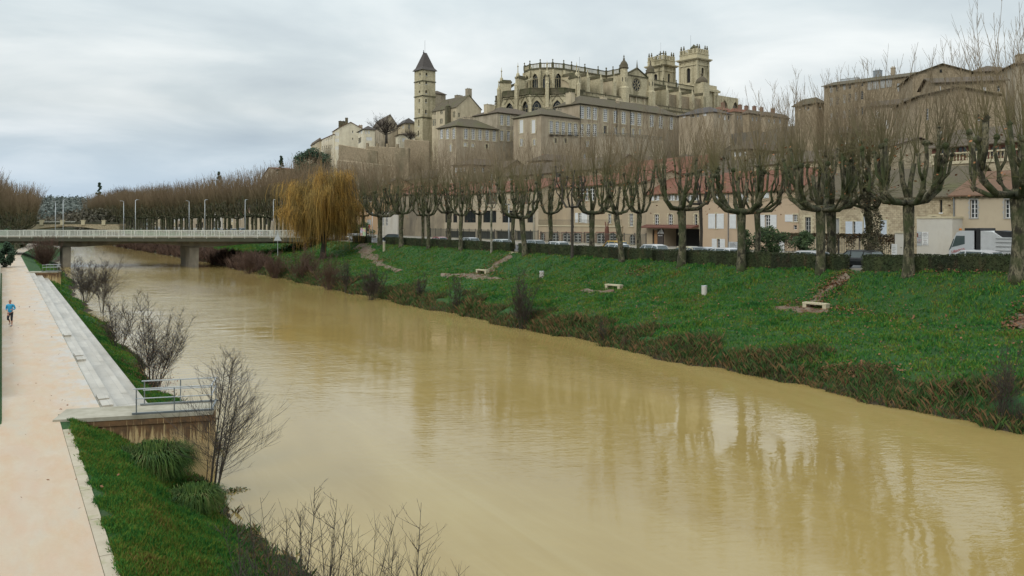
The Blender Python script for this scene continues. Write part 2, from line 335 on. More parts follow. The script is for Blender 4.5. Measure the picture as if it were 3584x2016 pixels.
# breeze roughens the open upstream reach; the water under the right bank stays slick
wind = mth('MULTIPLY', mrng(spw.outputs[1], 35, 150), mrng(mth('ADD', spw.outputs[0], mth('MULTIPLY', patch, 14)), 44, 20))
amp = mth('ADD', mth('MULTIPLY', wind, 6.5), 1.0)
h3 = noise(t, vdir(1.2, 2.6, R(24)), 1.6, 2, .5, .3)
hh_ = mth('MULTIPLY', mth('ADD', hs.outputs[0], mth('MULTIPLY', h3, mth('MULTIPLY', pf, .35))), amp)
bump(t, b, hh_, .013, 1.0)
RGH = mth('ADD', mth('MULTIPLY', wind, .10), .035)
wc = rampn(t, noise(t, coords(t, (.09, .03, 1), 'World'), 1.0, 4, .6, 1.0), [(.3, (.29, .203, .066)), (.5, (.335, .243, .084)), (.7, (.375, .283, .11))])
wc = mixc(t, rampn(t, noise(t, coords(t, (.9, .07, 1), 'World'), 1.0, 5, .7, .6), [(.5, (0, 0, 0)), (.75, (.3, .3, .3))]), wc, (.40, .32, .15))
t.links.new(wc, b.inputs['Base Color']); t.links.new(RGH, b.inputs['Roughness']); b.inputs['IOR'].default_value = 1.55
M['water'] = wm
tag(MB().box(2, 47, -40, 900, -1.2, 0).build('river_water', 'water'), kind='structure')
# ------------------------------------------------------------------ path, terrace, street, pavements
def strip(name, pts_l, pts_r, m, dz=.006, thick=.25, kind='structure', nx=4, sub=2.0, step=None):
    # ribbon between two plan polylines following given heights; closed slab
    o = MB(); n = len(pts_l)
    for i in range(n-1):
        a, b, c, d = pts_l[i], pts_r[i], pts_r[i+1], pts_l[i+1]
        o.quad(a, b, c, d)
        o.quad((*b[:2], b[2]-thick), b, a, (*a[:2], a[2]-thick)) if i == 0 else None
        o.quad(b, (*b[:2], b[2]-thick), (*c[:2], c[2]-thick), c); o.quad(a, d, (*d[:2], d[2]-thick), (*a[:2], a[2]-thick))
    return tag(o.build(name, m), kind=kind)
# beige stabilised-gravel path with wet and pale patches
pm, t, b = nodes('gravel_path'); v = coords(t, kind='World')
pc = rampn(t, noise(t, coords(t, (1, .35, 1), 'World'), .8, 5, .6, .5), [(.3, (.50, .355, .225)), (.5, (.515, .41, .29)), (.7, (.48, .415, .325))])
pc = mixc(t, rampn(t, noise(t, coords(t, (1, .25, 1), 'World'), 2.4, 6, .7), [(.42, (0, 0, 0)), (.72, (.65, .65, .65))]), pc, (.52, .33, .20))
sp = t.nodes.new('ShaderNodeSeparateXYZ'); t.links.new(v, sp.inputs[0])
ed = t.nodes.new('ShaderNodeMapRange'); t.links.new(sp.outputs[0], ed.inputs[0]); ed.inputs['From Min'].default_value = 1.5; ed.inputs['From Max'].default_value = 3.3
ed2 = t.nodes.new('ShaderNodeMath'); ed2.operation = 'MULTIPLY'; t.links.new(ed.outputs[0], ed2.inputs[0])
t.links.new(rampn(t, noise(t, coords(t, (1, .5, 1), 'World'), 1.2, 5, .7), [(.46, (0, 0, 0)), (.56, (1, 1, 1))]), ed2.inputs[1])
pc = mixc(t, ed2.outputs[0], pc, (.47, .45, .41))
pc = mixc(t, rampn(t, noise(t, v, 14, 3, .8), [(.3, (0, 0, 0)), (.9, (.35, .35, .35))]), pc, (.35, .26, .18))
t.links.new(pc, b.inputs['Base Color'])
t.links.new(rampn(t, noise(t, coords(t, (1, .4, 1), 'World'), .7, 4, .6), [(.4, (.32,)*3), (.6, (.75,)*3)]), b.inputs['Roughness'])
bump(t, b, noise(t, v, 30, 4, .7), .006); M['path'] = pm
Y_ = [-10, 0, 10, 20, 28, 33.4]
strip('gravel_path', [(-5, y, 2.57) for y in Y_]+[(-5, 39, 2.57)], [(1.78, y, 2.57) for y in Y_]+[(1.78, 39, 2.57)], 'path')
YY = [34.6]+list(range(39, 140, 10))+[150, 165, 185]
o = MB()
for a, c in zip(YY[:-1], YY[1:]): o.quad((-.2 if a >= 39 else -3.9, a, 2.572), (3.24, a, 2.572), (3.24, c, 2.572), (-.2 if c > 39 else -3.9, c, 2.572))
for a, c in zip([185, 205, 230, 260, 300], [205, 230, 260, 300, 360]): o.quad((.2+float(shL(a)), a, 2.572), (3.1+float(shL(a)), a, 2.572), (3.1+float(shL(c)), c, 2.572), (.2+float(shL(c)), c, 2.572))
tag(o.build('riverside_path', 'path'), kind='structure')
# stone kerb strip along the near path
kb, t, b = nodes('kerb_stone'); v = coords(t, kind='World')
kc = rampn(t, noise(t, v, 1.4, 5, .7), [(.35, (.38, .32, .23)), (.65, (.46, .40, .30))])
kc = mixc(t, rampn(t, noise(t, v, .9, 6, .7), [(.52, (0, 0, 0)), (.7, (1, 1, 1))]), kc, (.26, .26, .12)); t.links.new(kc, b.inputs['Base Color']); b.inputs['Roughness'].default_value = .8
M['kerb'] = kb
o = MB()
y = -8.
while y < 31.4: o.box(1.79, 2.06+rnd.uniform(-.01, .01), y, y+2.47, 2.3, 2.585); y += 2.5
tag(o.build('path_kerb', 'kerb'), kind='structure')
# stepped concrete terrace, three treads of slabs
tm, t, b = nodes('wet_slabs'); v = coords(t, kind='World')
bt = t.nodes.new('ShaderNodeTexBrick'); m2 = t.nodes.new('ShaderNodeMapping'); m2.inputs['Rotation'].default_value = (0, 0, R(90)); t.links.new(v, m2.inputs[0]); t.links.new(m2.outputs[0], bt.inputs[0])
bt.inputs['Scale'].default_value = 1; bt.inputs['Brick Width'].default_value = 2.4; bt.inputs['Row Height'].default_value = .45; bt.inputs['Bias'].default_value = -.25; bt.inputs['Mortar Size'].default_value = .012
bt.inputs['Color1'].default_value = (.48, .43, .35, 1); bt.inputs['Color2'].default_value = (.17, .145, .10, 1); bt.inputs['Mortar'].default_value = (.2, .19, .16, 1)
tcx = mixc(t, .5, bt.outputs[0], rampn(t, noise(t, coords(t, (1, .3, 1), 'World'), 1.3, 5, .65), [(.35, (.30, .26, .195)), (.6, (.49, .45, .385))]))
t.links.new(tcx, b.inputs['Base Color']); b.inputs['Roughness'].default_value = .3; M['slabs'] = tm
for nm, x0, x1, z in (('terrace_step', 3.26, 3.85, 2.50), ('terrace_step', 3.85, 4.75, 2.15), ('terrace_step', 4.75, 5.45, 1.78)):
    o = MB(); y = 34.7
    while y < 129.5: o.box(x0, x1-.004, y, y+2.385, z-.6, z+rnd.uniform(0, .004)); y += 2.4
    tag(o.build(nm, 'slabs'), kind='structure')
# low seats standing on the first tread
for y in (35.2, 36.6, 47.5, 49, 58): tag(MB().box(3.32, 3.72, y, y+1.1, 2.505, 2.60).build('slab_seat', 'slabs'), 'low concrete slab lying on the top tread of the riverside terrace', 'slab', 'slabs on the terrace')
# low wall on the path's left side
o = MB()
o.box(-1.5, -.2, 39, 188, 2.2, 3.12); o.k = 1; o.box(-1.6, -.16, 38.95, 188, 3.12, 3.22)
tag(o.build('low_wall', ['rubble', 'concrete']), 'low stone retaining wall with pale coping at the very left of the path', 'wall')
# street on the right bank
Ys = list(np.arange(8, 560, 8.))
def ribbon(name, x0, x1, m, dz, sh=True, thick=.3):
    f = lambda x, y: (x+(float(shR(y)) if sh else 0), y, float(street(y))+dz+float(sm((y-310)/190))*0)
    return strip(name, [f(x0, y) for y in Ys], [f(x1, y) for y in Ys], m, thick=thick)
ribbon('street', 58.6, 73, 'asphalt', .02); ribbon('pavement', 73.02, 95, 'pavement', .14); ribbon('pavement', 57.6, 58.58, 'pavement', .14)
MPNT = mat('road_paint', (.6, .6, .58), (.45, .45, .43), 5, kind='World'); M['paint'] = MPNT
o = MB()
for y in np.arange(20, 200, 6.): o.quad(*[(x, yy, float(street(yy))+.026) for x, yy in ((65.7, y), (65.85, y), (65.85, y+3), (65.7, y+3))])
tag(o.build('lane_marking', 'paint'), kind='structure')

# ------------------------------------------------------------------ main road bridge
A0, A1 = Vector((*W2(-168, 170.5),)), Vector((*W2(-44.5, 163.5),))      # upstream edge, left to right
bd = (A1-A0).normalized(); bn = Vector((-bd.y, bd.x)); bl = (A1-A0).length
root = empty('road_bridge', (A0.x, A0.y, 0), math.atan2(bd.y, bd.x), 'long flat concrete road bridge with a white railing and two piers in the river', 'bridge')
def bx_of(px, y0=0):     # local x on the near edge from pixel column
    q = (px-1792)/F; a = Vector((A0.x*CS-A0.y*SN, A0.x*SN+A0.y*CS)); d = Vector((bd.x*CS-bd.y*SN, bd.x*SN+bd.y*CS))
    tt = (q*a.y-a.x)/(d.x-q*d.y); return tt
ZD = 6.42
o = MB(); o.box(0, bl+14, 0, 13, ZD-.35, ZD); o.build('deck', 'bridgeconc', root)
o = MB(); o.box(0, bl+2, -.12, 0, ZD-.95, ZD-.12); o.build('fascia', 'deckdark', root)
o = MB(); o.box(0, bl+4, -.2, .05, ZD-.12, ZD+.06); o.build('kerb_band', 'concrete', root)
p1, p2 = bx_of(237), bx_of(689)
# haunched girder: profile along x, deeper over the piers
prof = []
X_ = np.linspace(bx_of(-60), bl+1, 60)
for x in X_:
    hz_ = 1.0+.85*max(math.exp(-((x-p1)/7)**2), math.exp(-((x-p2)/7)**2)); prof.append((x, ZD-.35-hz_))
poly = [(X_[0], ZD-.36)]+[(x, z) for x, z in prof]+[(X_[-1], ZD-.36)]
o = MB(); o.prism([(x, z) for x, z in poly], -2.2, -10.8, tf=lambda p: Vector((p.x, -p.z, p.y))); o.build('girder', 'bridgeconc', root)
for pp in (p1, p2):
    o = MB(); z1 = ZD-.35-1.87
    for wt, wb in ((.9 if pp == p1 else 1.0, .8 if pp == p1 else .85),):
        # the piers stand in line with the current, skew to the deck
        sk_ = lambda y: y*(bd.y/bd.x)   # world +Y expressed in the bridge frame
        bt2, tp2 = [(-wb, 2.0), (wb, 2.0), (wb, 10.6), (-wb, 10.6)], [(-wt, 2.0), (wt, 2.0), (wt, 10.6), (-wt, 10.6)]
        f3 = lambda p, z: (pp+p[0]+sk_(p[1]), p[1], z)
        for i in range(4): j = (i+1) % 4; o.quad(f3(bt2[i], -1.2), f3(bt2[j], -1.2), f3(tp2[j], z1), f3(tp2[i], z1))
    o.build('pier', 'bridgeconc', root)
o = MB(); x = bx_of(-60)
rl = MB(); rl.box(x, bl, -.1, .0, ZD+1.28, ZD+1.38); rl.box(x, bl, -.08, -.02, ZD+.2, ZD+.27)
for yy in (12.7,): rl.box(x, bl, yy, yy+.08, ZD+1.15, ZD+1.25)
i = 0
while x < bl:
    if i % 14 == 0: rl.box(x, x+.14, -.14, .02, ZD-.3, ZD+1.34)
    else: rl.box(x, x+.075, -.08, -.03, ZD+.27, ZD+1.28)
    if i % 3 == 0: rl.box(x, x+.07, 12.7, 12.76, ZD+.05, ZD+1.2)
    x += .19; i += 1
rail = rl.build('railing', 'railpaint', root)
# lamp posts on the bridge
def lamp_post(h):
    r = empty('street_lamp', (0, 0, 0)); o = MB(); o.tube([(0, 0, 0), (0, 0, h*.5), (0, 0, h)], [.085, .07, .05], 8); o.lathe([(.2, 0), (.2, .12), (.12, .3)], 8); o.build('pole', 'galv', r, True)
    o = MB(); o.tube([(0, 0, h-.15), (.25, 0, h), (.9, 0, h+.08)], [.05, .045, .03], 6); o.build('arm', 'galv', r); o = MB(); o.prism([(.55, -.12), (1.35, -.09), (1.35, .09), (.55, .12)], h+.04, h+.14); o.build('lamp_head', 'galv', r); return r
L0 = lamp_post(7.6); L0.location = (0, 0, -50); reg(L0)
lampsdef = [(194, 'second'), (221, 'far'), (433, 'a'), (474, 'b'), (662, 'c'), (717, 'd'), (858, 'e'), (957, 'f')]
ll = ['slim grey street lamp at the left end of the bridge, left one of that pair', 'slim grey street lamp at the left end of the bridge, right one of that pair',
 'slim grey street lamp on the bridge, left one of the middle pair', 'slim grey street lamp on the bridge, right one of the middle pair',
 'slim grey street lamp on the bridge just left of the second pier', 'slim grey street lamp on the bridge just right of the second pier',
 'slim grey street lamp on the bridge, second from the willow', 'slim grey street lamp at the bridge end beside the willow']
for i, ((px, _), lb) in enumerate(zip(lampsdef, ll)):
    c = L0 if i == 0 else copy_tree(L0)
    far = i % 2 == 0 and px not in (858, 957)
    off = 12.0 if far else .55
    q = (px-1792)/F; a = A0+bn*off; au, ad_ = a.x*CS-a.y*SN, a.x*SN+a.y*CS; du, dd = bd.x*CS-bd.y*SN, bd.x*SN+bd.y*CS
    tt = (q*ad_-au)/(du-q*dd); p = a+bd*tt
    c.location = (p.x, p.y, ZD+.02); c.rotation_euler = (0, 0, math.atan2(bn.y, bn.x)+(math.pi if far else 0)); tag(c, lb, 'street lamp', 'lamps on the road bridge')
# ------------------------------------------------------------------ far arched bridge and footbridge
a = at(95, 800, 395); c = at(372, 800, 395)
dv = Vector((c.x-a.x, c.y-a.y)); L = dv.length
root = empty('arch_bridge', (a.x, a.y, 0), math.atan2(dv.y, dv.x), 'distant low arched stone bridge with four pedestals, seen just above the main bridge rail', 'bridge')
o = MB(); P = [(-8, 5.2), (-8, 7.9)]+[(x, 7.9+.5*math.sin(math.pi*max(0, min(1, x/L)))) for x in np.linspace(0, L, 10)]+[(L+6, 7.9), (L+6, 5.2)]
P += [(x, 5.2+1.6*math.sin(math.pi*(x-3)/(L-6))) for x in np.linspace(L-3, 3, 14)]
o.prism(P, 0, -9, tf=lambda p: Vector((p.x, -p.z, p.y))); o.build('span', 'rubble', root)
o = MB(); o.box(-8, L+6, -.15, .1, 7.9, 8.75); o.build('parapet', 'deckdark', root)
for px in (146, 218, 291, 363):
    x = (px-95)/(372-95)*L; o = MB(); o.box(x-.9, x+.9, -.3, .5, 7.4, 9.6); o.box(x-1.1, x+1.1, -.4, .6, 9.6, 9.9); o.build('pedestal', 'trim', root)
o = MB(); o.box(-6, -4, -1, 10, -1, 6); o.box(L+1, L+7, -1, 10, -1, 7); o.build('abutment', 'rubble', root)
a = at(95, 780, 430); c = at(250, 782, 430); dv = Vector((c.x-a.x, c.y-a.y)); L = dv.length
root = empty('footbridge', (a.x, a.y, 0), math.atan2(dv.y, dv.x), 'far pale footbridge with a white railing beyond the arched bridge', 'bridge')
MB().box(-4, L+3, 0, 2.5, 7.4, 7.9).build('deck', 'bridgeconc', root)
o = MB(); o.box(-4, L+3, -.05, .05, 9.1, 9.25)
for x in np.arange(-4, L+3, .5): o.box(x, x+.12, -.04, .04, 7.9, 9.1)
o.build('railing', 'railpaint', root)
o = MB(); o.box(2, 3, .5, 2, -2, 7.4); o.box(L-3, L-2, .5, 2, -2, 7.4); o.build('pier', 'bridgeconc', root)

# ------------------------------------------------------------------ viewing platforms on the left bank
sr, t, b = nodes('rust_streaked_concrete'); v = coords(t, kind='Object')
base = rampn(t, noise(t, v, 1.2, 5, .6), [(.3, (.46, .32, .14)), (.7, (.52, .40, .21))])
stx = noise(t, coords(t, (6, 6, .35)), 1.3, 6, .75, .4); sp = t.nodes.new('ShaderNodeSeparateXYZ'); t.links.new(v, sp.inputs[0])
a1 = t.nodes.new('ShaderNodeMapRange'); t.links.new(sp.outputs[2], a1.inputs[0]); a1.inputs['From Min'].default_value = -1.5; a1.inputs['From Max'].default_value = -.15; a1.inputs['To Min'].default_value = -.06; a1.inputs['To Max'].default_value = .22
s1 = t.nodes.new('ShaderNodeMath'); s1.operation = 'ADD'; t.links.new(stx, s1.inputs[0]); t.links.new(a1.outputs[0], s1.inputs[1])
k = rampn(t, s1.outputs[0], [(.53, (0, 0, 0)), (.63, (.95, .95, .95))])
t.links.new(mixc(t, k, base, rampn(t, noise(t, v, 3, 3), [(.35, (.07, .038, .018)), (.65, (.15, .075, .03))])), b.inputs['Base Color']); b.inputs['Roughness'].default_value = .9
M['streaked'] = sr
def platform(name, P0, P1, wdt, zt, label, near=True):
    v = Vector((P1[0]-P0[0], P1[1]-P0[1])); L = v.length
    r = empty(name, (P0[0], P0[1], zt), math.atan2(v.y, v.x), label, 'platform')
    MB().box(-.0, L, 0, wdt, -.14, 0).build('slab', 'concrete', r)
    MB().box(.45, L-.05, .06, wdt-.1, -3.2, -.142).build('wall', 'streaked', r)
    MB().box(.4, L+.04, .02, .058, -.36, -.145).build('edge_beam', 'streaked', r) if near else None
    x0 = L*.5
    for yy, hh in ((.08, 0), (wdt-.12, 0)):
        o = MB(); o.box(x0-.1, L+.05, yy-.04, yy+.05, .02, .08); o.build('kerb_rail', 'steel', r)
        g = MB(); g.box(x0-.05, L+.0, yy-.025, yy+.025, .94, .98); rr = g.build('handrail', 'galv', r)
        g = MB(); g.tube([(x0, yy, .6), (L, yy, .6)], .02, 6); g.build('mid_rail', 'galv', r)
        for k in range(3):
            x = x0+.05+(L-x0-.1)*k/2; MB().box(x-.02, x+.02, yy-.015, yy+.015, .0, .94).build('post', 'steel', r)
    MB().box(L-.07, L-.02, .1, wdt-.1, .94, .98).build('end_rail', 'galv', r); MB().box(L-.06, L+.0, .1, wdt-.1, .02, .1).build('kerb_rail', 'steel', r)
    MB().box(L-.07, L-.03, .1, wdt-.1, .6, .64).build('end_mid_rail', 'galv', r)
    return r
platform('viewing_platform', (1.55, 33.45), (6.75, 31.75), 1.75, 2.64, 'pale concrete viewing platform with steel rails and a rust-streaked wall, in the foreground')
platform('viewing_platform', (2.9, 130.6), (6.6, 129.2), 1.6, 2.64, 'distant concrete viewing platform with steel rails near the bridge')
# ------------------------------------------------------------------ buildings
EX = (.766, .643)               # direction of the upper-town facades in the survey frame
ST = (SN, -CS)                  # street facades: parallel to the river, left (far) to right (near)
class House:
    # p0 = front left corner (u,d); front face runs along dv; depth D away from the viewer
    def __init__(s, name, label, p0, dv, L, D, z0, z1, wall, cat='house', group=None):
        n = math.hypot(*dv); s.dv = (dv[0]/n, dv[1]/n); s.yv = (-s.dv[1], s.dv[0]); s.p0 = p0; s.L = L; s.D = D; s.z0 = z0; s.z1 = z1; s.H = z1-z0; s.wall = wall
        x, y = W2(*p0); wx, wy = W2(*s.dv); s.root = empty(name, (x, y, z0), math.atan2(wy, wx), label, cat, group); s.open = {'f': [], 'l': []}; s.mk = []
    def hit(s, px, face='f', off=0):
        q = (px-1792)/F; d = s.dv if face == 'f' else s.yv; u0, d0 = s.p0
        if face == 'f' and off: u0, d0 = u0+s.yv[0]*off, d0+s.yv[1]*off
        if face == 'l' and off: u0, d0 = u0+s.dv[0]*off, d0+s.dv[1]*off
        t = (q*d0-u0)/(d[0]-q*d[1]); return t, d0+t*d[1]
    def zpx(s, py, d): return CAMZ-(py-HY)/F*d-s.z0
    def pt(s, px, py, face='f', off=0): t, d = s.hit(px, face, off); return t, s.zpx(py, d)
    def mp(s, face):
        if face == 'f': return lambda a, z, i: (a, i, z)
        return lambda a, z, i: (i, s.D-a if False else a, z)
    def win(s, x0, y0, x1, y1, st='w', face='f', **k):
        a0, d0 = s.hit(x0, face); a1, d1 = s.hit(x1, face); dm = (d0+d1)/2; z1, z0 = s.zpx(y0, dm), s.zpx(y1, dm)
        a0, a1 = min(a0, a1), max(a0, a1); lim = s.L if face == 'f' else s.D
        a0, a1 = max(a0, .12), min(a1, lim-.12); z0, z1 = max(z0, .05), min(z1, s.H-.1)
        if a1-a0 < .15 or z1-z0 < .15: return
        s.open[face].append((a0, a1, z0, z1, st, k))
    def winm(s, a0, a1, z0, z1, st='w', face='f', **k): s.open[face].append((a0, a1, z0, z1, st, k))
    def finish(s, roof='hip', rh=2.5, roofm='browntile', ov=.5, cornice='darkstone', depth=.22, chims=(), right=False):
        w = MB()
        for face, lim in (('f', s.L), ('l', s.D)):
            mp = s.mp(face); op = s.open[face]
            xs = sorted({0, lim, *[v for o in op for v in o[:2]]}); zs = sorted({0, s.H, *[v for o in op for v in o[2:4]]})
            for i in range(len(xs)-1):
                j = 0
                while j < len(zs)-1:
                    def hole(j): cx, cz = (xs[i]+xs[i+1])/2, (zs[j]+zs[j+1])/2; return any(o[0] < cx < o[1] and o[2] < cz < o[3] for o in op)
                    if hole(j): j += 1; continue
                    k = j
                    while k+1 < len(zs)-1 and not hole(k+1): k += 1
                    w.quad(mp(xs[i], zs[j], 0), mp(xs[i+1], zs[j], 0), mp(xs[i+1], zs[k+1], 0), mp(xs[i], zs[k+1], 0)); j = k+1
            for a0, a1, z0, z1, st, k in op:
                dp = k.get('dp', depth)
                w.quad(mp(a0, z0, 0), mp(a0, z0, dp), mp(a0, z1, dp), mp(a0, z1, 0)); w.quad(mp(a1, z0, dp), mp(a1, z0, 0), mp(a1, z1, 0), mp(a1, z1, dp))
                w.quad(mp(a0, z1, 0), mp(a1, z1, 0), mp(a1, z1, dp), mp(a0, z1, dp)); w.quad(mp(a0, z0, 0), mp(a1, z0, 0), mp(a1, z0, dp), mp(a0, z0, dp))
                window(s, mp, a0, a1, z0, z1, st, dp, k)
        w.quad((s.L, 0, 0), (s.L, s.D, 0), (s.L, s.D, s.H), (s.L, 0, s.H)); w.quad((0, s.D, 0), (s.L, s.D, 0), (s.L, s.D, s.H), (0, s.D, s.H))
        if roof in ('gablef',):    # ridge runs in depth, gable on the front
            w.poly([(0, 0, s.H), (s.L, 0, s.H), (s.L/2, 0, s.H+rh)]); w.poly([(0, s.D, s.H), (s.L, s.D, s.H), (s.L/2, s.D, s.H+rh)])
        if roof == 'gablel':       # ridge along x
            w.poly([(0, 0, s.H), (0, s.D, s.H), (0, s.D/2, s.H+rh)]); w.poly([(s.L, 0, s.H), (s.L, s.D, s.H), (s.L, s.D/2, s.H+rh)])
        if roof == 'shed':
            w.poly([(0, 0, s.H), (0, s.D, s.H), (0, s.D, s.H+rh)]); w.poly([(s.L, 0, s.H), (s.L, s.D, s.H), (s.L, s.D, s.H+rh)]); w.quad((0, s.D, s.H), (s.L, s.D, s.H), (s.L, s.D, s.H+rh), (0, s.D, s.H+rh))
        s.wallo = w.build('wall', s.wall, s.root)
        L, D, H = s.L, s.D, s.H; r = MB(); e = .03
        if roof == 'hip':
            z = H+e; m = min(L, D)/2
            if L >= D: A, B = (m, D/2, z+rh), (L-m, D/2, z+rh)
            else: A, B = (L/2, m, z+rh), (L/2, D-m, z+rh)
            c = [(-ov, -ov, z), (L+ov, -ov, z), (L+ov, D+ov, z), (-ov, D+ov, z)]
            if L >= D: r.quad(c[0], c[1], B, A); r.quad(c[2], c[3], A, B); r.poly([c[1], c[2], B]); r.poly([c[3], c[0], A])
            else: r.poly([c[0], c[1], A]); r.quad(c[1], c[2], B, A); r.poly([c[2], c[3], B]); r.quad(c[3], c[0], A, B)
            lo = [(p[0], p[1], z-.14) for p in c]; r.quad(*lo[::-1])
            for i in range(4): j = (i+1) % 4; r.quad(lo[i], lo[j], c[j], c[i])
        else:
            def slope(p, q, a, b):     # p,q eave corners; a,b ridge
                r.quad(p, q, b, a); t_ = .14; dn = lambda v: (v[0], v[1], v[2]-t_)
                r.quad(dn(p), dn(a), dn(b), dn(q)); r.quad(p, dn(p), dn(q), q); r.quad(p, a, dn(a), dn(p)); r.quad(q, dn(q), dn(b), b)
            if roof == 'gablef':
                k = rh/(L/2)*ov; slope((-ov, -ov, H+.16-k), (-ov, D+ov, H+.16-k), (L/2, -ov, H+rh+.16), (L/2, D+ov, H+rh+.16)); slope((L+ov, D+ov, H+.16-k), (L+ov, -ov, H+.16-k), (L/2, D+ov, H+rh+.16), (L/2, -ov, H+rh+.16))
            elif roof == 'gablel':
                k = rh/(D/2)*ov; slope((-ov, -ov, H+.16-k), (L+ov, -ov, H+.16-k), (-ov, D/2, H+rh+.16), (L+ov, D/2, H+rh+.16)); slope((L+ov, D+ov, H+.16-k), (-ov, D+ov, H+.16-k), (L+ov, D/2, H+rh+.16), (-ov, D/2, H+rh+.16))
            elif roof == 'shed':
                k = rh/D*ov; slope((-ov, -ov, H+.16-k), (L+ov, -ov, H+.16-k), (-ov, D+ov, H+rh+.16+k), (L+ov, D+ov, H+rh+.16+k))
            elif roof == 'flat': r.box(-ov, L+ov, -ov, D+ov, H+.01, H+.22)
        s.roofo = r.build('roof', roofm, s.root)
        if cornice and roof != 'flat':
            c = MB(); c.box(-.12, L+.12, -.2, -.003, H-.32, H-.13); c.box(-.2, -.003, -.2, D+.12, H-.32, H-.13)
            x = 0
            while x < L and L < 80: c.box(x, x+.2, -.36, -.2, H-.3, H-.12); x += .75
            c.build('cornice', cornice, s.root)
        for (x, y, wx, wy, h, m_) in chims:
            c = MB(); c.box(x-wx/2, x+wx/2, y-wy/2, y+wy/2, H-.2, H+h); c.box(x-wx/2-.08, x+wx/2+.08, y-wy/2-.08, y+wy/2+.08, H+h, H+h+.14)
            for kx in (-.25, .25): c.lathe([(.12, 0), (.1, .35)], 6, (x+kx*wx, y, H+h+.14))
            c.build('chimney', m_, s.roofo)
        return s
def arch_pts(a0, a1, zs, rise, kind, n=10):
    w = (a1-a0)/2; c = (a0+a1)/2; P = []
    for i in range(n+1):
        t = i/n
        if kind == 'round': an = math.pi*(1-t); P.append((c+w*math.cos(an), zs+rise*math.sin(an)))
        else:                       # pointed: two arcs of radius 2w
            rr = 2*w; hgt = rr*math.sin(R(60)); f = rise/hgt
            if t <= .5: an = R(60)*t*2; x, z = a1-rr*math.cos(an), rr*math.sin(an)
            else: an = R(60)*(1-t)*2; x, z = a0+rr*math.cos(an), rr*math.sin(an)
            P.append((x, zs+z*f))
    return P
def window(s, mp, a0, a1, z0, z1, st, dp, k):
    fr = MB(); gl = MB(); W, H = a1-a0, z1-z0; e = .004
    B = lambda m, x0, x1, y0, y1, u, v: m.box(x0, x1, u, v, y0, y1, tf=lambda p: Vector(mp(p.x, p.z, p.y)))
    gi = dp-.02
    gl.quad(mp(a0, z0, gi), mp(a1, z0, gi), mp(a1, z1, gi), mp(a0, z1, gi))
    fm = k.get('fm', 'wframe'); gm_ = k.get('gm', 'glass'); tr = k.get('tr')
    if st in ('w', 's', 'a', 'sa'):
        f = max(.05, W*k.get('f', .09))
        B(fr, a0+e, a0+f, z0+e, z1-e, gi-.07, gi-.01); B(fr, a1-f, a1-e, z0+e, z1-e, gi-.07, gi-.01)
        B(fr, a0+f, a1-f, z0+e, z0+f, gi-.07, gi-.01); B(fr, a0+f, a1-f, z1-f, z1-e, gi-.07, gi-.01)
        if W > .6: B(fr, (a0+a1)/2-f*.7, (a0+a1)/2+f*.7, z0+f, z1-f, gi-.075, gi-.012)
        nb = k.get('nb', max(2, round(H/.5)))
        for i in range(1, nb): z = z0+H*i/nb; h = f*(.9 if k.get('tz') == i else .35); B(fr, a0+f, a1-f, z-h, z+h, gi-.068, gi-.014)
    elif st == 'c':
        for x0, x1 in ((a0+.02, (a0+a1)/2-.01), ((a0+a1)/2+.01, a1-.02)):
            B(fr, x0, x1, z0+.02, z1-.02, .03, .08)
    elif st == 'bars':
        n = k.get('nb', 5)
        for i in range(n+1): x = a0+W*i/n; B(fr, max(a0, x-.05)+e, min(a1, x+.05)-e, z0+e, z1-e, gi-.08, gi-.01)
        B(fr, a0, a1, z0, z0+.1, gi-.09, gi-.015); B(fr, a0, a1, z1-.1, z1, gi-.09, gi-.015)
    elif st in ('d',): B(fr, a0-.08, a1+.08, z0-.12, z0-.002, -.06, .02)
    elif st == 'g':       # pointed window with two mullions and a ring of tracery
        n = k.get('nb', 3); t_ = .13; zs = z1-W*.8
        for i in range(1, n): x = a0+W*i/n; B(fr, x-t_/2, x+t_/2, z0, zs+.1, gi-.16, gi-.01)
        B(fr, a0, a1, zs, zs+t_, gi-.15, gi-.012)
        c = (a0+a1)/2; rr = W*.22; P = [(c+rr*math.cos(x), zs+.1+rr+rr*math.sin(x)) for x in np.linspace(0, 6.283, 13)]
        for p, q in zip(P[:-1], P[1:]):
            pts = [mp(p[0], p[1], gi-.08), mp(q[0], q[1], gi-.08)]; fr.tube(pts, t_*.55, 4, False)
        fm = k.get('fm', 'palestone')
    # arched head: fill the corners between the arch line and the square opening
    if st in ('a', 'sa', 'g') or k.get('arch'):
        kind = k.get('arch', 'pointed' if st == 'g' else 'round'); rise = min(H*.6, W*.866 if kind == 'pointed' else k.get('rise', W*.22)); P = arch_pts(a0, a1, z1-rise, rise, kind)
        sp = MB(); dpt = min(dp*.55, .25); sg = -.012
        for (x0, za), (x1, zb) in zip(P[:-1], P[1:]):
            sp.quad(mp(x0, za, sg), mp(x1, zb, sg), mp(x1, z1+.01, sg), mp(x0, z1+.01, sg)); sp.quad(mp(x0, za, sg), mp(x1, zb, sg), mp(x1, zb, dpt), mp(x0, za, dpt))
        if st == 'g' or k.get('hood'):
            for (x0, za), (x1, zb) in zip(P[:-1], P[1:]): sp.tube([mp(x0, za, -.05), mp(x1, zb, -.05)], .14, 4, False)
        so = sp.build('arch_head', k.get('am', s.wall if st != 'g' else 'palestone'), s.root)
    if not fr.f:
        o = gl.build('window', gm_, s.root)
    else:
        o = fr.build('window', fm, s.root); gl.build('pane', gm_, o)
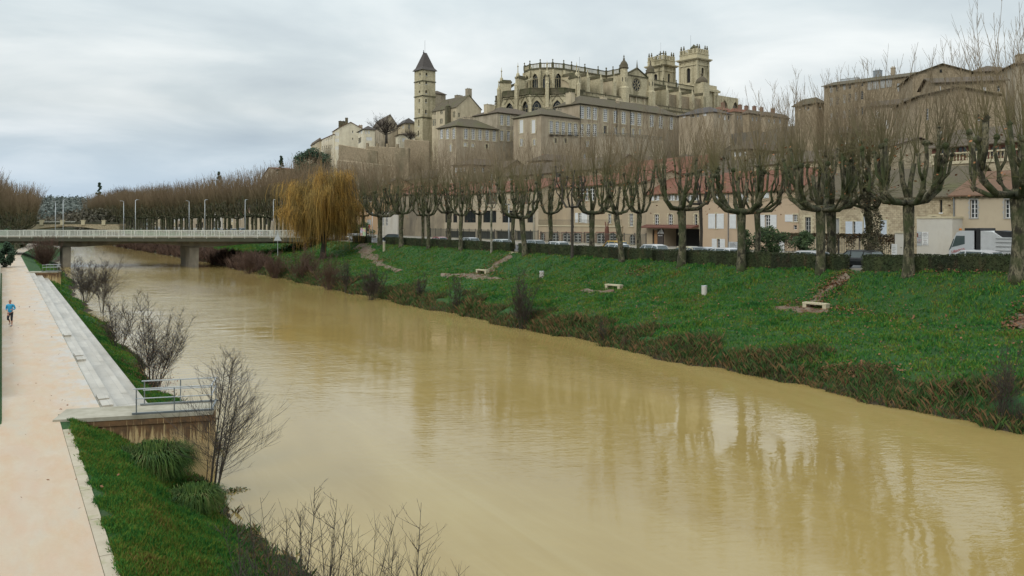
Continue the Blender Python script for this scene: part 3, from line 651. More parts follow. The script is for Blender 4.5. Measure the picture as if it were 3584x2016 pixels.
    if st in ('s', 'sa'):
        sm_ = k.get('sm', 'wshutter'); sw = k.get('sw', W*.62)
        for x0, x1 in ((a0-sw-.02, a0-.02), (a1+.02, a1+sw+.02)):
            if (k.get('only') == 'r' and x0 < a0) or (k.get('only') == 'l' and x1 > a1): continue
            sh = MB(); B(sh, x0, x1, z0, z1, -.06, -.015)
            for z in (z0+H*.12, z0+H*.5, z0+H*.88): B(sh, x0+.02, x1-.02, z-.03, z+.03, -.075, -.06)
            sh.build('shutter', sm_, o)
    if tr:
        t_ = k.get('tw', .16); q = MB(); y0, y1 = -.03, -.002
        B(q, a0-t_, a0, z0, z1, y0, y1); B(q, a1, a1+t_, z0, z1, y0, y1); B(q, a0-t_, a1+t_, z1, z1+t_, y0-.002, y1); B(q, a0-t_*1.2, a1+t_*1.2, z0-t_*.7, z0, y0-.06, y1)
        if st not in ('s', 'sa'):
            z = z0+.2; i = 0
            while z < z1-.1: B(q, a0-t_*(1.9 if i % 2 else 1.0)-.001, a0-t_+.0, z, z+.24, y0, y1); B(q, a1+t_, a1+t_*(1.9 if i % 2 else 1.0)+.001, z, z+.24, y0, y1); z += .26; i += 1
        q.build('surround', tr, o)

# ---- lower town: facades along the street (X = 76)
def street_house(name, label, px0, px1, yl, wall, X=88, D=11, z0=4.9, pyx=None, cat='house'):
    Y0, d0 = onX(px0, X); u0 = (px0-1792)/F*d0
    h = House(name, label, (u0, d0), ST, 1, D, z0, 20, wall, cat); h.L = h.hit(px1)[0]
    t, d = h.hit(pyx or px1); h.z1 = CAMZ-(yl-HY)/F*d; h.H = h.z1-z0; return h
T = 'trim'
h = street_house('town_house', 'peach rendered house half hidden behind the weeping willow', 1225, 1336, 652, 'peach', X=90)
for a in ((1283, 728, 1302, 746, 'w'), (1285, 768, 1299, 788, 'c'), (1255, 690, 1270, 712, 'd'), (1290, 680, 1304, 705, 'd')): h.win(*a, fm='gshutter')
h.finish('gablel', 2.4, 'browntile', chims=[(3, 5, 1, .8, 3, 'palace')])
h = street_house('town_house', 'peach house with a brown tiled roof behind the small white building', 1318, 1432, 664, 'peach', X=96)
for a in ((1338, 684, 1348, 708), (1394, 684, 1405, 710)): h.win(*a, 'c', fm='gshutter')
h.finish('gablel', 2.2, 'redtile')
h = street_house('annexe_building', 'small white flat-roofed building with two tall slot windows', 1322, 1392, 742, 'whiterender', X=87.5, D=7, cat='building')
h.win(1338, 753, 1344, 791, 'w', nb=3); h.win(1350, 753, 1357, 791, 'w', nb=3); h.win(1320.5, 775, 1330, 815, 'd')
h.finish('flat', ov=.25, roofm='slate')
h = street_house('warehouse', 'large blank wall building with weathered grey render left of the window band', 1392, 1560, 672, 'dirtyrender', X=89, D=16, cat='building')
h.finish('gablel', 2.6, 'redtile', ov=.35)
h = street_house('service_building', 'long cream building with a band of dark framed windows and black openings below', 1556, 1884, 664, 'greybeige', X=88, D=14, cat='building')
for x0, x1 in ((1557, 1581), (1585, 1600), (1624, 1665), (1690, 1737), (1757, 1795), (1845, 1867)): h.win(x0, 737, x1, 779, 'bars', fm='iron', gm='glass', nb=4, dp=.3)
for x0, x1 in ((1558, 1664), (1668, 1730), (1734, 1800), (1804, 1868)): h.win(x0, 809, x1, 852, 'd', gm='dark', dp=.5)
for x0, x1 in ((1590, 1640), (1700, 1740), (1800, 1850)): h.win(x0, 672, x1, 715, 'c', fm='browntile', dp=.25)
h.finish('gablel', 2.6, 'redtile', ov=.4)
mm = MB(); mm.box(h.hit(1868)[0], h.hit(1873)[0], -.18, -.01, 0, h.H-.4); mm.build('drainpipe', 'concrete', h.root)
h = street_house('arcade_house', 'beige house with a brick arcade at ground level and a railed balcony terrace', 1885, 2206, 641, 'beige', X=91, D=12)
h.win(2022, 640.5, 2043, 702, 'w', tr=T, nb=4); h.win(2046, 642, 2060, 702, 'w', tr=T, nb=4); h.win(2063, 641, 2080, 702, 'w', tr=T, nb=4)
h.win(2024, 745, 2035, 779, 's', tr=T, sw=.9); h.win(2057, 745, 2073, 781, 's', tr=T, sw=.9, only='l'); h.win(2128, 748, 2140, 782, 'w', tr=T); h.win(1930, 680, 1938, 705, 'd', tr=T); h.win(1901, 748, 1919, 792, 'c', fm='iron')
h.finish('gablel', 2.2, 'redtile', ov=.3)
ar = street_house('terrace_arcade', 'low arcade of red brick arches carrying a pale terrace with iron railings', 1885, 2176, 795, 'beige', X=88, D=2.95, cat='arcade')
xs_ = [(1892, 1906), (1930, 1955), (1968, 1996), (2006, 2034), (2048, 2076), (2087, 2116), (2130, 2157)]
for x0, x1 in xs_: ar.win(x0, 815, x1, 856, 'a', gm='glass', fm='gshutter', tr='brick', dp=.3, rise=.55)
ar.finish('flat', ov=.12, roofm='trim')
g = MB(); Lr = ar.L; zt = ar.H+.2
g.box(0, Lr, -.02, .03, zt+1.0, zt+1.05)
for x in np.arange(0, Lr, .28): g.box(x, x+.03, -.01, .02, zt, zt+1.0)
g.build('railing', 'ironfence', ar.root)
h = street_house('town_house', 'narrow beige house with one tall window between arcade and awning', 2176, 2262, 636, 'beige', X=88.2)
h.win(2203, 748, 2216, 792, 'w', tr=T); h.win(2203, 820, 2222, 862, 'a', gm='dark', fm='gshutter', rise=.8); h.finish('gablel', 2, 'redtile', ov=.3, chims=[(4, 5.5, .9, .7, 3, 'beige')])
h = street_house('town_house', 'beige house with a rust red awning over a wide dark entrance', 2262, 2452, 672, 'beige', X=88)
for x0, x1 in ((2291, 2306), (2339, 2355), (2431, 2441)): h.win(x0, 750, x1, 792, 'w', tr=T)
for x0 in (2290, 2338, 2362, 2405, 2428): h.win(x0, 684, x0+10, 702, 's', tr=T, sw=.5)
h.win(2283, 803, 2290, 868, 'd', gm='dark'); h.win(2326, 801, 2448, 876, 'd', gm='dark', dp=2.5); h.finish('gablel', 2.6, 'redtile', ov=.35)
a0, z1 = h.pt(2262, 793); a1, _ = h.pt(2446, 793)
mm = MB(); mm.prism([(0, z1+.35), (-1.6, z1-.05), (-1.6, z1-.2), (0, z1)], a0, a1, tf=lambda p: Vector((p.z, p.x, p.y))); mm.build('awning', 'rustred', h.root)
a0, z0 = h.pt(2292, 868); a1, z1 = h.pt(2303, 806); MB().box(a0, a1, -.12, -.02, 0, z1).build('door', 'wood', h.root)
a0, z0 = h.pt(2304, 868); a1, z1 = h.pt(2325, 803); pan = MB().box(a0, a1, -.2, -.02, 0, z1).build('sign_panel', 'slate', h.root)
ca, cz = h.pt(2315, 812); lg = MB()
lg.poly([(ca-.75, -.215, cz-.25), (ca-.2, -.215, cz-.25), (ca-.05, -.215, cz+.35)]); lg.poly([(ca-.1, -.215, cz-.25), (ca+.1, -.215, cz+.55), (ca+.3, -.215, cz+.55), (ca+.8, -.215, cz-.25), (ca+.5, -.215, cz-.25)])
for i in range(5): lg.box(ca-.5+i*.2, ca-.37+i*.2, -.215, -.205, cz-.62, cz-.5)
lg.build('house_emblem', 'wframe', pan)
h = street_house('pink_house', 'long pink-beige rendered house with white shutters and red tiles', 2452, 2796, 661, 'pink', X=88)
for x0, y0, x1, y1, k in ((2514, 670, 2524, 708, {}), (2666, 666, 2674, 694, {'only': 'r'}), (2612, 672, 2620, 706, {'only': 'l'})): h.win(x0, y0, x1, y1, 's', tr=T, sw=.85, **k)
h.win(2504, 748, 2509, 800, 's', tr=T, sw=1.35); h.win(2577, 750, 2588, 800, 's', tr=T, sw=1.2, only='l'); h.win(2678, 752, 2696, 800, 's', tr=T, sw=1.05); h.win(2776, 751, 2792, 776, 's', tr=T, sw=1.25, only='l', nb=3); h.win(2777, 788, 2789, 803, 'w', nb=2)
h.win(2510, 836, 2520, 868, 'sa', tr=T, sw=.95, rise=.25); h.win(2726, 845, 2745, 880, 'c')
h.finish('gablel', 3.0, 'redtile', ov=.4)
for px in (2550,): a = h.hit(px)[0]; MB().box(a-.05, a+.05, -.12, -.02, 0, h.H-.3).build('drainpipe', 'steel', h.root)
h = street_house('stone_house', 'rubble stone house with pale blue shutters and a mossy roof', 2797, 3336, 690, 'rubble', X=87.8, D=12, pyx=3050)
h.win(2818, 760, 2838, 820, 'w', tr=T, fm='gshutter', tw=.25); h.win(2918, 764, 2938, 822, 'bars', fm='gshutter', tr=T, gm='wshutter'); h.win(2985, 775, 2994, 828, 's', sm='shutter', sw=.95, tr=T)
h.win(3022, 750, 3052, 828, 'c', fm='shutter', tr=T); h.win(3082, 770, 3104, 830, 'c', fm='shutter', tr=T); h.win(3289, 700, 3298, 744, 'd'); h.win(3256, 756, 3284, 775, 'a', tr=T, rise=.5)
h.finish('gablel', 3.4, 'mosstile', ov=.5, cornice=None)
a, z = h.pt(2958, 732); bk = MB(); [bk.box(a-1.3+i*.45, a-1.0+i*.45, -.5, -.01, z+(.1*i), z+.45+.1*i) for i in range(5)]; bk.build('corbel', 'rubble', h.root)
h = street_house('garden_annexe', 'plain pale rendered annexe with rust stains below the stone house', 3209, 3333, 765, 'whiterender', X=84.5, D=3.2, cat='annexe')
h.finish('flat', ov=.08, roofm='trim')
# boards on the annexe wall
def board(h, x0, y0, x1, y1, lines, label, bg='wframe', name='wall_sign'):
    a0, za = h.pt(x0, y0); a1, zb = h.pt(x1, y1); r = empty(name, h.root.matrix_world @ Vector((0, 0, 0)), 0, label, 'sign'); r.location = h.root.location; r.rotation_euler = h.root.rotation_euler
    MB().box(a0, a1, -.05, -.008, zb, za).build('board', bg, r); W, H = a1-a0, za-zb
    for (fx, fy, fw, fh, m_, txt) in lines:
        if txt:
            cu = bpy.data.curves.new('txt', 'FONT'); cu.body = txt; cu.size = fh*H*1.35; cu.align_x = 'CENTER'; cu.extrude = .004; ob = bpy.data.objects.new('txt', cu); COL.objects.link(ob)
            dg = bpy.context.evaluated_depsgraph_get(); me = bpy.data.meshes.new_from_object(ob.evaluated_get(dg)); bpy.data.objects.remove(ob)
            xs2 = [v.co.x for v in me.vertices]; s_ = fw*W/max(1e-3, max(xs2)-min(xs2)); 
            for v in me.vertices: v.co = Vector((v.co.x*s_, v.co.y, v.co.z))
            me.materials.append(M[m_]); ob = bpy.data.objects.new('lettering', me); COL.objects.link(ob); ob.parent = r; ob.location = (a0+(fx+fw/2)*W, -.056, zb+(1-fy-fh)*H); ob.rotation_euler = (R(90), 0, 0)
        else:
            q = MB(); q.box(a0+fx*W, a0+(fx+fw)*W, -.058, -.051, zb+(1-fy-fh)*H, zb+(1-fy)*H); q.build('print', m_, r)
    return r
board(h, 3228, 812, 3250, 859, [(.2, .05, .55, .05, 'rustred', 'MUSEE'), (.1, .13, .8, .05, 'iron', 'DES JACOBINS'), (.1, .24, .8, .05, 'iron', 'OUVERT DE'), (.25, .32, .5, .04, 'iron', '10 A 12'), (.15, .43, .7, .05, 'iron', '14 H A 18'), (.25, .6, .5, .05, 'rustred', 'ENTREE'), (.4, .68, .2, .04, 'iron', 'ET'), (.25, .78, .5, .05, 'iron', 'VISITE'), (.12, .88, .76, .06, 'iron', 'LIBRE 06 78')], 'tall pale notice board of printed lines on the annexe wall')
board(h, 3210, 811, 3226, 860, [(.0, .1, .3, .3, 'rustred', None), (.45, .25, .4, .06, 'rustred', 'LE'), (.35, .38, .6, .07, 'rustred', 'PETIT'), (.3, .55, .68, .08, 'red', 'ART'), (.1, .68, .8, .14, 'rustred', 'ROC')], 'grey board with dark red lettering partly behind the plane trunk', bg='galv')
h = street_house('beige_house', 'smooth beige house with tall white windows at the right edge, above the truck', 3337, 3720, 682, 'greybeige', X=86.5, D=12, pyx=3400)
for x0, x1 in ((3395, 3421), (3516, 3543), (3640, 3668)): h.win(x0, 698, x1, 763, 'w', tr='gshutter', nb=4, tw=.1, dp=.3)
h.finish('gablel', 2.6, 'orangetile', ov=.4)
MB().box(.05, .17, -.14, -.02, 0, h.H-.2).build('drainpipe', 'steel', h.root)
# ---- houses behind the street row and on the slope
def hill_house(label, pc, d, pl, pr, ye, yb, wall, roofm, roof='hip', rh=2.2, wins=(), dirv=EX, name='hillside_house', D=None, ov=.5, chims=(), lw=(), st='d', cat='house', group=None, zbase=None, ks={}, cornice=None):
    u = (pc-1792)/F*d; z1 = CAMZ-(ye-HY)/F*d
    h = House(name, label, (u, d), dirv, 1, 1, 0, z1, wall, cat, group); h.L = h.hit(pr)[0]; h.D = D or h.hit(pl, 'l')[0]
    cx, cy = W2(u, d); z0 = zbase if zbase is not None else min(tz(cx, cy), CAMZ-(yb-HY)/F*d)-2
    h.z0 = z0; h.H = z1-z0; h.root.location.z = z0
    for a in wins: h.win(*a[:4], a[4] if len(a) > 4 else st, **ks)
    for a in lw: h.win(*a[:4], a[4] if len(a) > 4 else st, 'l', **ks)
    ch = [(h.hit(x, 'f', off)[0], off, wx, wy, rr, m_) for x, off, wx, wy, rr, m_ in chims]
    h.finish(roof, rh, roofm, ov=ov, chims=ch, cornice=cornice); return h
def row(x0, x1, n, y0, y1, w_, st='d', dy=0): return [(x0+(x1-x0)*i/(n-1)-w_/2, y0+dy*i/(n-1), x0+(x1-x0)*i/(n-1)+w_/2, y1+dy*i/(n-1), st) for i in range(n)]
STW = (.5376, -.8431)
def back_house(label, px0, px1, ye, X, wall, roofm, wins=(), roof='gablel', rh=2.5, D=10, z0=5.5, ks={}, cat='house', name='back_house', chims=(), ov=.4, cornice=None):
    h = street_house(name, label, px0, px1, ye, wall, X=X, D=D, z0=z0, cat=cat)
    for a in wins: h.win(*a[:4], a[4] if len(a) > 4 else 'd', **ks)
    h.finish(roof, rh, roofm, ov=ov, chims=chims, cornice=cornice); return h
h = back_house('tall pale rubble stone block rising behind the stone house', 2900, 3120, 512, 110, 'rubble', 'browntile', [(2925, 516, 2945, 556, 'd'), (2950, 526, 2962, 556, 'c')], D=14, rh=1.6)
back_house('yellowish stone house with a small window behind the pink house roof', 2635, 2905, 560, 106, 'cream', 'browntile', [(2655, 600, 2680, 625, 'c'), (2690, 598, 2700, 622, 'w'), (2730, 580, 2760, 615, 'd'), (2800, 570, 2815, 610, 'd')], rh=2)
back_house('brown house with a white dormer behind the pink house at left', 2440, 2640, 606, 108, 'oldwall', 'browntile', [(2470, 615, 2490, 640, 'w'), (2510, 615, 2525, 640, 'w'), (2575, 612, 2590, 640, 'd')], rh=2.8)
back_house('tan house with red tiles behind the arcade house', 2150, 2440, 600, 111, 'palace', 'redtile', [(2290, 605, 2303, 625, 'd'), (2210, 610, 2222, 632, 'd'), (2380, 610, 2392, 632, 'w')], rh=3.4)
back_house('weathered tan house behind the service building', 1760, 2140, 585, 114, 'oldwall', 'browntile', row(1790, 2110, 7, 600, 628, 10), rh=3)
back_house('brown slope-side house behind the warehouse', 1420, 1755, 596, 117, 'oldwall', 'browntile', row(1450, 1720, 6, 604, 630, 10, 'w'), rh=3)
back_house('ochre house with an external balustrade behind the beige house', 3190, 3800, 590, 102, 'cream', 'browntile', row(3290, 3530, 4, 600, 640, 22, 'c'), rh=.3, roof='flat', D=6, ov=.2)
# terrace with balustrade (right edge)
Y0, d0 = onX(3262, 106); tr_ = House('terrace_house', 'dark glazed veranda house behind a cream balustrade at the right', ((3262-1792)/F*d0, d0), ST, 1, 7, 10, 20, 'rustred', 'house')
tr_.L = tr_.hit(3700)[0]; tr_.z1 = CAMZ-(507-HY)/F*tr_.hit(3400)[1]; tr_.z0 = 8; tr_.H = tr_.z1-8; tr_.root.location.z = 8
for x0 in range(3275, 3600, 38): tr_.win(x0, 512, x0+32, 548, 'bars', fm='rustred', nb=2)
tr_.finish('shed', 2.6, 'browntile', ov=.5, cornice=None)
Y0, d1 = onX(3262, 104.4); tb = empty('balustrade', (104.4, Y0, CAMZ-(566-HY)/F*tr_.hit(3400)[1]), R(-90), 'cream stone balustrade with turned balusters in front of the veranda', 'balustrade')
o = MB(); L = tr_.L; o.box(0, L, -.2, .2, 1.0, 1.2); o.box(0, L, -.2, .2, -.3, .1); o.build('rail', 'trim', tb)
o = MB(); [o.lathe([(.05, .1), (.12, .35), (.05, .7), (.09, 1.0)], 6, (x, 0, 0), False) for x in np.arange(.3, L, .42) if (x % 5) > .5]; [o.box(x-.25, x+.25, -.17, .17, .1, 1.0) for x in np.arange(0, L, 5)]; o.build('balusters', 'trim', tb)
o = MB(); o.box(0, L, .0, 1.3, -3.5, -.302); o.build('retaining_wall', 'rubble', tb)

# far end of the street, beyond the bridge, glimpsed between the trunks
for k, (px0, px1, ye, wl, rf, lb) in enumerate(((700, 742, 742, 'beige', 'redtile', 'beige street house beyond the bridge, leftmost of that group'), (744, 778, 738, 'whiterender', 'browntile', 'white house between trunks beyond the bridge'), (780, 818, 752, 'cream', 'redtile', 'low cream house behind the parked cars beyond the bridge'), (820, 868, 745, 'palace', 'redtile', 'tan house behind the white van beyond the bridge'), (872, 940, 728, 'cream', 'browntile', 'cream house with dark doors near the bridge end'), (944, 1010, 715, 'palace2', 'redtile', 'greyish house just left of the willow behind the bridge end'), (620, 696, 748, 'palace', 'redtile', 'far tan house row beyond the bridge'), (520, 616, 755, 'cream', 'redtile', 'farthest cream house row of the street beyond the bridge'))):
    back_house(lb, px0, px1, ye, 86, wl, rf, row(px0+6, px1-6, 3 if px1-px0 < 60 else 5, ye+10, ye+24, 5, 'w')+row(px0+8, px1-8, 2, ye+36, ye+58, 7, 'd'), rh=2.2, z0=4.5)
# right hillside, upper blocks
DR = (.62, -.78)
h = hill_house('square stone tower house on the hill between tree crowns', 2858, 190, 2782, 2884, 360, 480, 'oldwall', 'mosstile', rh=1.6, wins=[(2868, 372, 2876, 380)], lw=[(2798, 372, 2804, 382), (2815, 372, 2822, 382, 'w'), (2826, 374, 2832, 384)], ov=.6, name='tower_house', dirv=(.9, .44))
DRT = (.7, -.714)
h = hill_house('big four-storey tan mansion with shuttered windows at the top of the right hill', 2884, 184, 2874, 3300, 303, 480, 'oldwall', 'mosstile', dirv=DRT, D=13, rh=1.7, name='mansion', roof='gablel',
  wins=[(x, y0-(x-2900)*.215, x+9, y1-(x-2900)*.215, 'w' if i % 2 else 'c') for (y0, y1) in ((303, 326), (343, 372), (398, 426)) for i, x in enumerate((2905, 2926, 2951, 2969, 2992, 3012, 3140, 3160, 3180, 3205))],
  ks={'fm': 'gshutter'}, chims=[(2975, 7, 4, 1.4, 2.2, 'galv'), (3072, 7, 1.6, 1.2, 3.2, 'steel'), (3126, 7, .8, .8, 3.4, 'palace')])
for x0, x1 in ((3037, 3052), (3055, 3076), (3080, 3098), (3102, 3122)):
    a0, z1 = h.pt(x0, 284-(x0-3037)*.16); a1, z0 = h.pt(x1, 314-(x0-3037)*.16); MB().box(a0, a1, -.1, -.01, z0, z1).build('loggia_panel', 'gshutter', h.root)
h = hill_house('tan gabled house with one square attic window at the top of the right hill', 3195, 150, 3185, 3400, 262, 480, 'oldwall', 'mosstile', dirv=(.96, -.28), D=14, roof='gablef', rh=1.7, name='gabled_house', wins=[(3290, 302, 3296, 316), (3310, 302, 3316, 316)])
MB().box(h.hit(3289)[0], h.hit(3297)[0], -.06, -.01, h.pt(3289, 254)[1], h.pt(3289, 243)[1]).build('attic_window', 'dark', h.root)
hill_house('long low brown-roofed house right of the gabled house', 3268, 138, 3255, 3520, 290, 500, 'oldwall', 'browntile', dirv=(.97, -.24), D=9, roof='gablel', rh=1.4, wins=[(3288, 302, 3293, 316, 'c'), (3330, 302, 3340, 325, 'd'), (3375, 308, 3385, 325), (3440, 305, 3450, 330, 'c'), (3490, 300, 3500, 320, 'w')])
hill_house('broad blank stone gable house with a shallow roof, mid-slope at right', 3215, 124, 3205, 3495, 338, 560, 'oldwall', 'mosstile', dirv=(.99, -.14), D=12, roof='gablef', rh=1.3, wins=[(3345, 462, 3355, 484), (3290, 458, 3300, 480, 'c'), (3240, 380, 3250, 420, 'w'), (3420, 400, 3430, 420)])
hill_house('dark brown-roofed house under the tall tree at the right edge', 3400, 160, 3380, 3560, 252, 500, 'oldwall', 'browntile', dirv=(.97, -.24), D=10, rh=1.8, wins=[(3480, 280, 3490, 300, 'w'), (3430, 285, 3438, 300, 'w')])
hill_house('stone house cut by the right frame edge near the top of the hill', 3552, 140, 3520, 3700, 224, 500, 'palace2', 'browntile', dirv=(.97, -.24), D=9, rh=1.2, chims=[(3575, 3, 1.6, 1.4, 2, 'palace')])
hill_house('narrow brown house with a white shutter below the mansion', 2905, 168, 2895, 3080, 470, 560, 'oldwall', 'browntile', dirv=DRT, D=8, roof='gablel', rh=1.6, wins=[(2900, 405, 2925, 430, 'c'), (2935, 470, 2950, 500, 'w'), (2960, 480, 2970, 500), (3000, 478, 3012, 500, 'c')], lw=())
hill_house('reddish tiled house below the mansion at its right end', 3030, 150, 3020, 3210, 375, 560, 'palace', 'browntile', dirv=DRT, D=9, roof='gablel', rh=1.4, wins=[(3062, 386, 3078, 414, 'c'), (3100, 420, 3112, 450, 'c'), (3140, 380, 3152, 400), (3155, 430, 3165, 455), (3180, 380, 3190, 405, 'w')])
# row of reddish houses with chimneys right of the cathedral
hill_house('pale house with a row of white shutters at the foot of the cathedral towers', 2497, 262, 2376, 2560, 391, 480, 'palace', 'slate', rh=2.6, wins=[(2515, 402, 2522, 413, 'w'), (2533, 404, 2540, 420, 'c'), (2548, 404, 2553, 420)], lw=[(2390, 398, 2400, 412, 'c'), (2416, 398, 2430, 410, 'd'), (2438, 396, 2447, 410, 'w'), (2460, 394, 2472, 406, 'c')], ov=.5)
for i, (pc, pl, pr, ye, d, ch, lb) in enumerate([(2520, 2488, 2570, 384, 300, (2530,), 'red brick town house just right of the cathedral'), (2570, 2548, 2625, 390, 292, (2590, 2612), 'brown town house with two tall chimneys on the ridge'), (2622, 2600, 2690, 396, 284, (2640, 2665), 'reddish roofed town house with paired chimneys near the tall plane tree'), (2680, 2665, 2760, 404, 272, (2705,), 'low brown-roofed town house at the edge of the plane tree crowns'), (2470, 2440, 2540, 405, 270, (), 'tan house under the pale shuttered house')]):
    hill_house(lb, pc, d, pl, pr, ye, 470, 'palace' if i % 2 else 'oldwall', 'redtile' if i < 2 else 'browntile', rh=1.5, wins=row(pc+12, pr-10, 4, ye+14, ye+28, 6, 'w'), chims=[(x, 4, 1.1, 1.1, 3.6, 'brick') for x in ch], name='town_block')
# more mid-slope blocks showing through the crowns
for lb, pc, d, pl, pr, ye, wl, rf in (('mid-slope tan house under the palace terrace', 2150, 205, 2100, 2330, 560, 'palace', 'browntile'), ('mid-slope house left of the curved terrace', 1905, 215, 1850, 2080, 560, 'oldwall', 'browntile'), ('mid-slope brown house below the corner pavilion', 1640, 225, 1585, 1800, 575, 'oldwall', 'browntile'),
  ('mid-slope house right of the curved terrace', 2400, 190, 2340, 2560, 565, 'palace2', 'browntile'), ('mid-slope house among crowns below the brick houses', 2620, 180, 2560, 2790, 520, 'oldwall', 'browntile'), ('mid-slope house under the tower house', 2820, 165, 2760, 2920, 555, 'palace', 'browntile')):
    hill_house(lb, pc, d, pl, pr, ye, ye+60, wl, rf, rh=2.0, wins=row(pc+20, pr-20, 5, ye+12, ye+28, 9, 'w'), lw=row(pl+12, pc-12, 3, ye+12, ye+28, 7, 'c'))

# ---- upper town: palace blocks below the cathedral
PK = {'tr': T, 'tw': .3, 'fm': 'wframe', 'f': .15, 'nb': 6}
h = hill_house('corner pavilion of the palace with arched windows and a hipped roof', 1597, 236, 1533, 1741, 440, 540, 'palace', 'mosstile', rh=3.0, name='palace_pavilion', cat='building', ks=PK, chims=[(1626, 5, 1.3, .9, 3.5, 'palace'), (1648, 6, 1.3, .9, 3.8, 'palace')],
  wins=[(x-6, 450+i*1.5, x+6, 487+i*1.8, 'a') for i, x in enumerate((1631, 1656, 1680, 1705, 1730))]+[(1624, 500, 1634, 512, 'a'), (1650, 503, 1660, 514, 'a'), (1700, 505, 1708, 520, 'd')], lw=[(x-5, 452-i*1.5, x+5, 486, 'a') for i, x in enumerate((1545, 1566, 1588))]+[(1573, 506, 1580, 530, 'a')], cornice='darkstone')
h = hill_house('taller palace wing with a slate-brown hipped roof left of centre', 1741, 246, 1655, 1900, 393, 540, 'palace2', 'browntile', rh=2.8, name='palace_wing', cat='building', ks=PK, wins=[(1751, 402, 1762, 438, 'a'), (1774, 404, 1785, 440, 'a'), (1796, 413, 1801, 438, 'a'), (1751, 457, 1762, 492, 'a'), (1774, 459, 1785, 494, 'a'), (1795, 460, 1801, 492, 'a')], chims=[(1712, 6, 3, 1.6, 3, 'cream')], cornice='darkstone')
h = hill_house('projecting palace block with a mossy hipped roof and five arched windows', 1894, 234, 1797, 2029, 400, 560, 'palace', 'mosstile', rh=3.2, name='palace_block', cat='building', ks=PK, chims=[(1915, 6, 1.6, 1, 3.3, 'cream'), (1955, 8, 1.6, 1, 3.6, 'palace2')],
  wins=[(x-6, y, x+6, y+44, 'a') for x, y in ((1930, 423), (1951, 425), (1972, 427), (1994, 430), (2015, 432))]+[(x-4, 484, x+4, 500, 'd') for x in (1945, 1980)], lw=[(x-6, 420, x+6, 466, 'c') for x in (1825, 1867)]+[(1820, 486, 1830, 512, 'w'), (1866, 488, 1874, 508, 'w')], cornice='darkstone')
bal = MB()
for x in (1930, 1951, 1972, 1994, 2015):
    a, z = h.pt(x, 472); bal.box(a-1.0, a+1.0, -.6, -.55, z-.1, z+.75) if False else [bal.box(a-.95+i*.2, a-.92+i*.2, -.6, -.55, z-.1, z+.7) for i in range(10)]; bal.box(a-1, a+1, -.62, -.55, z+.7, z+.76); bal.box(a-1, a+1, -.6, -.01, z-.2, z-.1)
bal.build('balcony', 'iron', h.root)
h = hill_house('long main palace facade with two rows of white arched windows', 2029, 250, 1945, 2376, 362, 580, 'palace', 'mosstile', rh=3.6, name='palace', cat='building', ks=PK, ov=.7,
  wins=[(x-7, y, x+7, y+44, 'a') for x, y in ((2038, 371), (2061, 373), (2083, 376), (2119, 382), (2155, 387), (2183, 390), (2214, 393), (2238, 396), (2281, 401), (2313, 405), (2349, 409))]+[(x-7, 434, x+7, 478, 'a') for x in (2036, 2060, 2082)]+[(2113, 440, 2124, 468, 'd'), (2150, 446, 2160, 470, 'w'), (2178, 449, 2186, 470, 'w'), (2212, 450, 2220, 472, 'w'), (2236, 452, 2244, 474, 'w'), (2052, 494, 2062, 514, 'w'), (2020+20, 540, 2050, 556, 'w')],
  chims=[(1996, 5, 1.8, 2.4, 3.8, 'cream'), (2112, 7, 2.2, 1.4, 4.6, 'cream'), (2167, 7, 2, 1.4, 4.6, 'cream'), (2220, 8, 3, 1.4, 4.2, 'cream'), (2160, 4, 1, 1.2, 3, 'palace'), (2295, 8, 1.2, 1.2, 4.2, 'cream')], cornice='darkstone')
for px in (2029.5, 2158, 2205): a = h.hit(px)[0]; MB().box(a, a+.16, -.2, -.05, 0, h.H-.35).build('drainpipe', 'iron', h.root)
# curved terrace in front of the palace
tp = at(2082, 478, 243); ct = empty('curved_terrace', (tp.x, tp.y, tp.z), math.atan2(*(W2(*EX)[::-1])), 'dark railed terrace jutting from the palace facade', 'terrace')
o = MB(); P = [(0, 0)]+[(x, -5*math.sin(math.pi*min(1, x/9)/2)) for x in np.linspace(1, 9, 6)]+[(27, -5), (27, 0)]
o.prism(P, -2.2, 0); o.prism([(x*1.0, y) for x, y in P], -16, -2.21); o.build('terrace_wall', 'palace2', ct)
o = MB(); Q = P[:-1]
for a, c in zip(Q[:-1], Q[1:]):
    L = math.hypot(c[0]-a[0], c[1]-a[1]); n = max(1, int(L/.3))
    for i in range(n): x = a[0]+(c[0]-a[0])*i/n; y = a[1]+(c[1]-a[1])*i/n; o.box(x, x+.05, y-.03, y+.03, 0, 1.1)
    o.tube([(*a, 1.1), (*c, 1.1)], .05, 4)
o.build('railing', 'ironfence', ct)

# ---- bishop's tower and its neighbour
h = hill_house('tall slender square stone tower with a steep slate pyramid roof', 1479, 300, 1450.5, 1524, 243, 505, 'palestone', 'slate', roof='flat', rh=.1, name='medieval_tower', cat='tower', ov=.0, zbase=16,
  wins=[(x-3, y, x+3, y+hh, 'd') for x, y, hh in ((1493, 256, 9), (1492, 286, 9), (1492, 316, 11), (1491.5, 347, 12), (1491, 385, 13))], lw=[(x-2, y, x+2, y+hh, 'd') for x, y, hh in ((1470, 256, 9), (1469, 286, 9), (1468, 317, 10), (1467.5, 347, 12), (1467, 381, 16), (1465.5, 420, 22), (1464.5, 458, 18))], ks={'gm': 'dark', 'dp': .5})
L, D, H = h.L, h.D, h.H; o = MB(); rz = h.zpx(178, 300)
bx_ = [(-.6, -.6), (L+.6, -.6), (L+.6, D+.6), (-.6, D+.6)]; md = [(.3, .3), (L-.3, .3), (L-.3, D-.3), (.3, D-.3)]; tp_ = [(L/2-.5, D/2-.5), (L/2+.5, D/2-.5), (L/2+.5, D/2+.5), (L/2-.5, D/2+.5)]
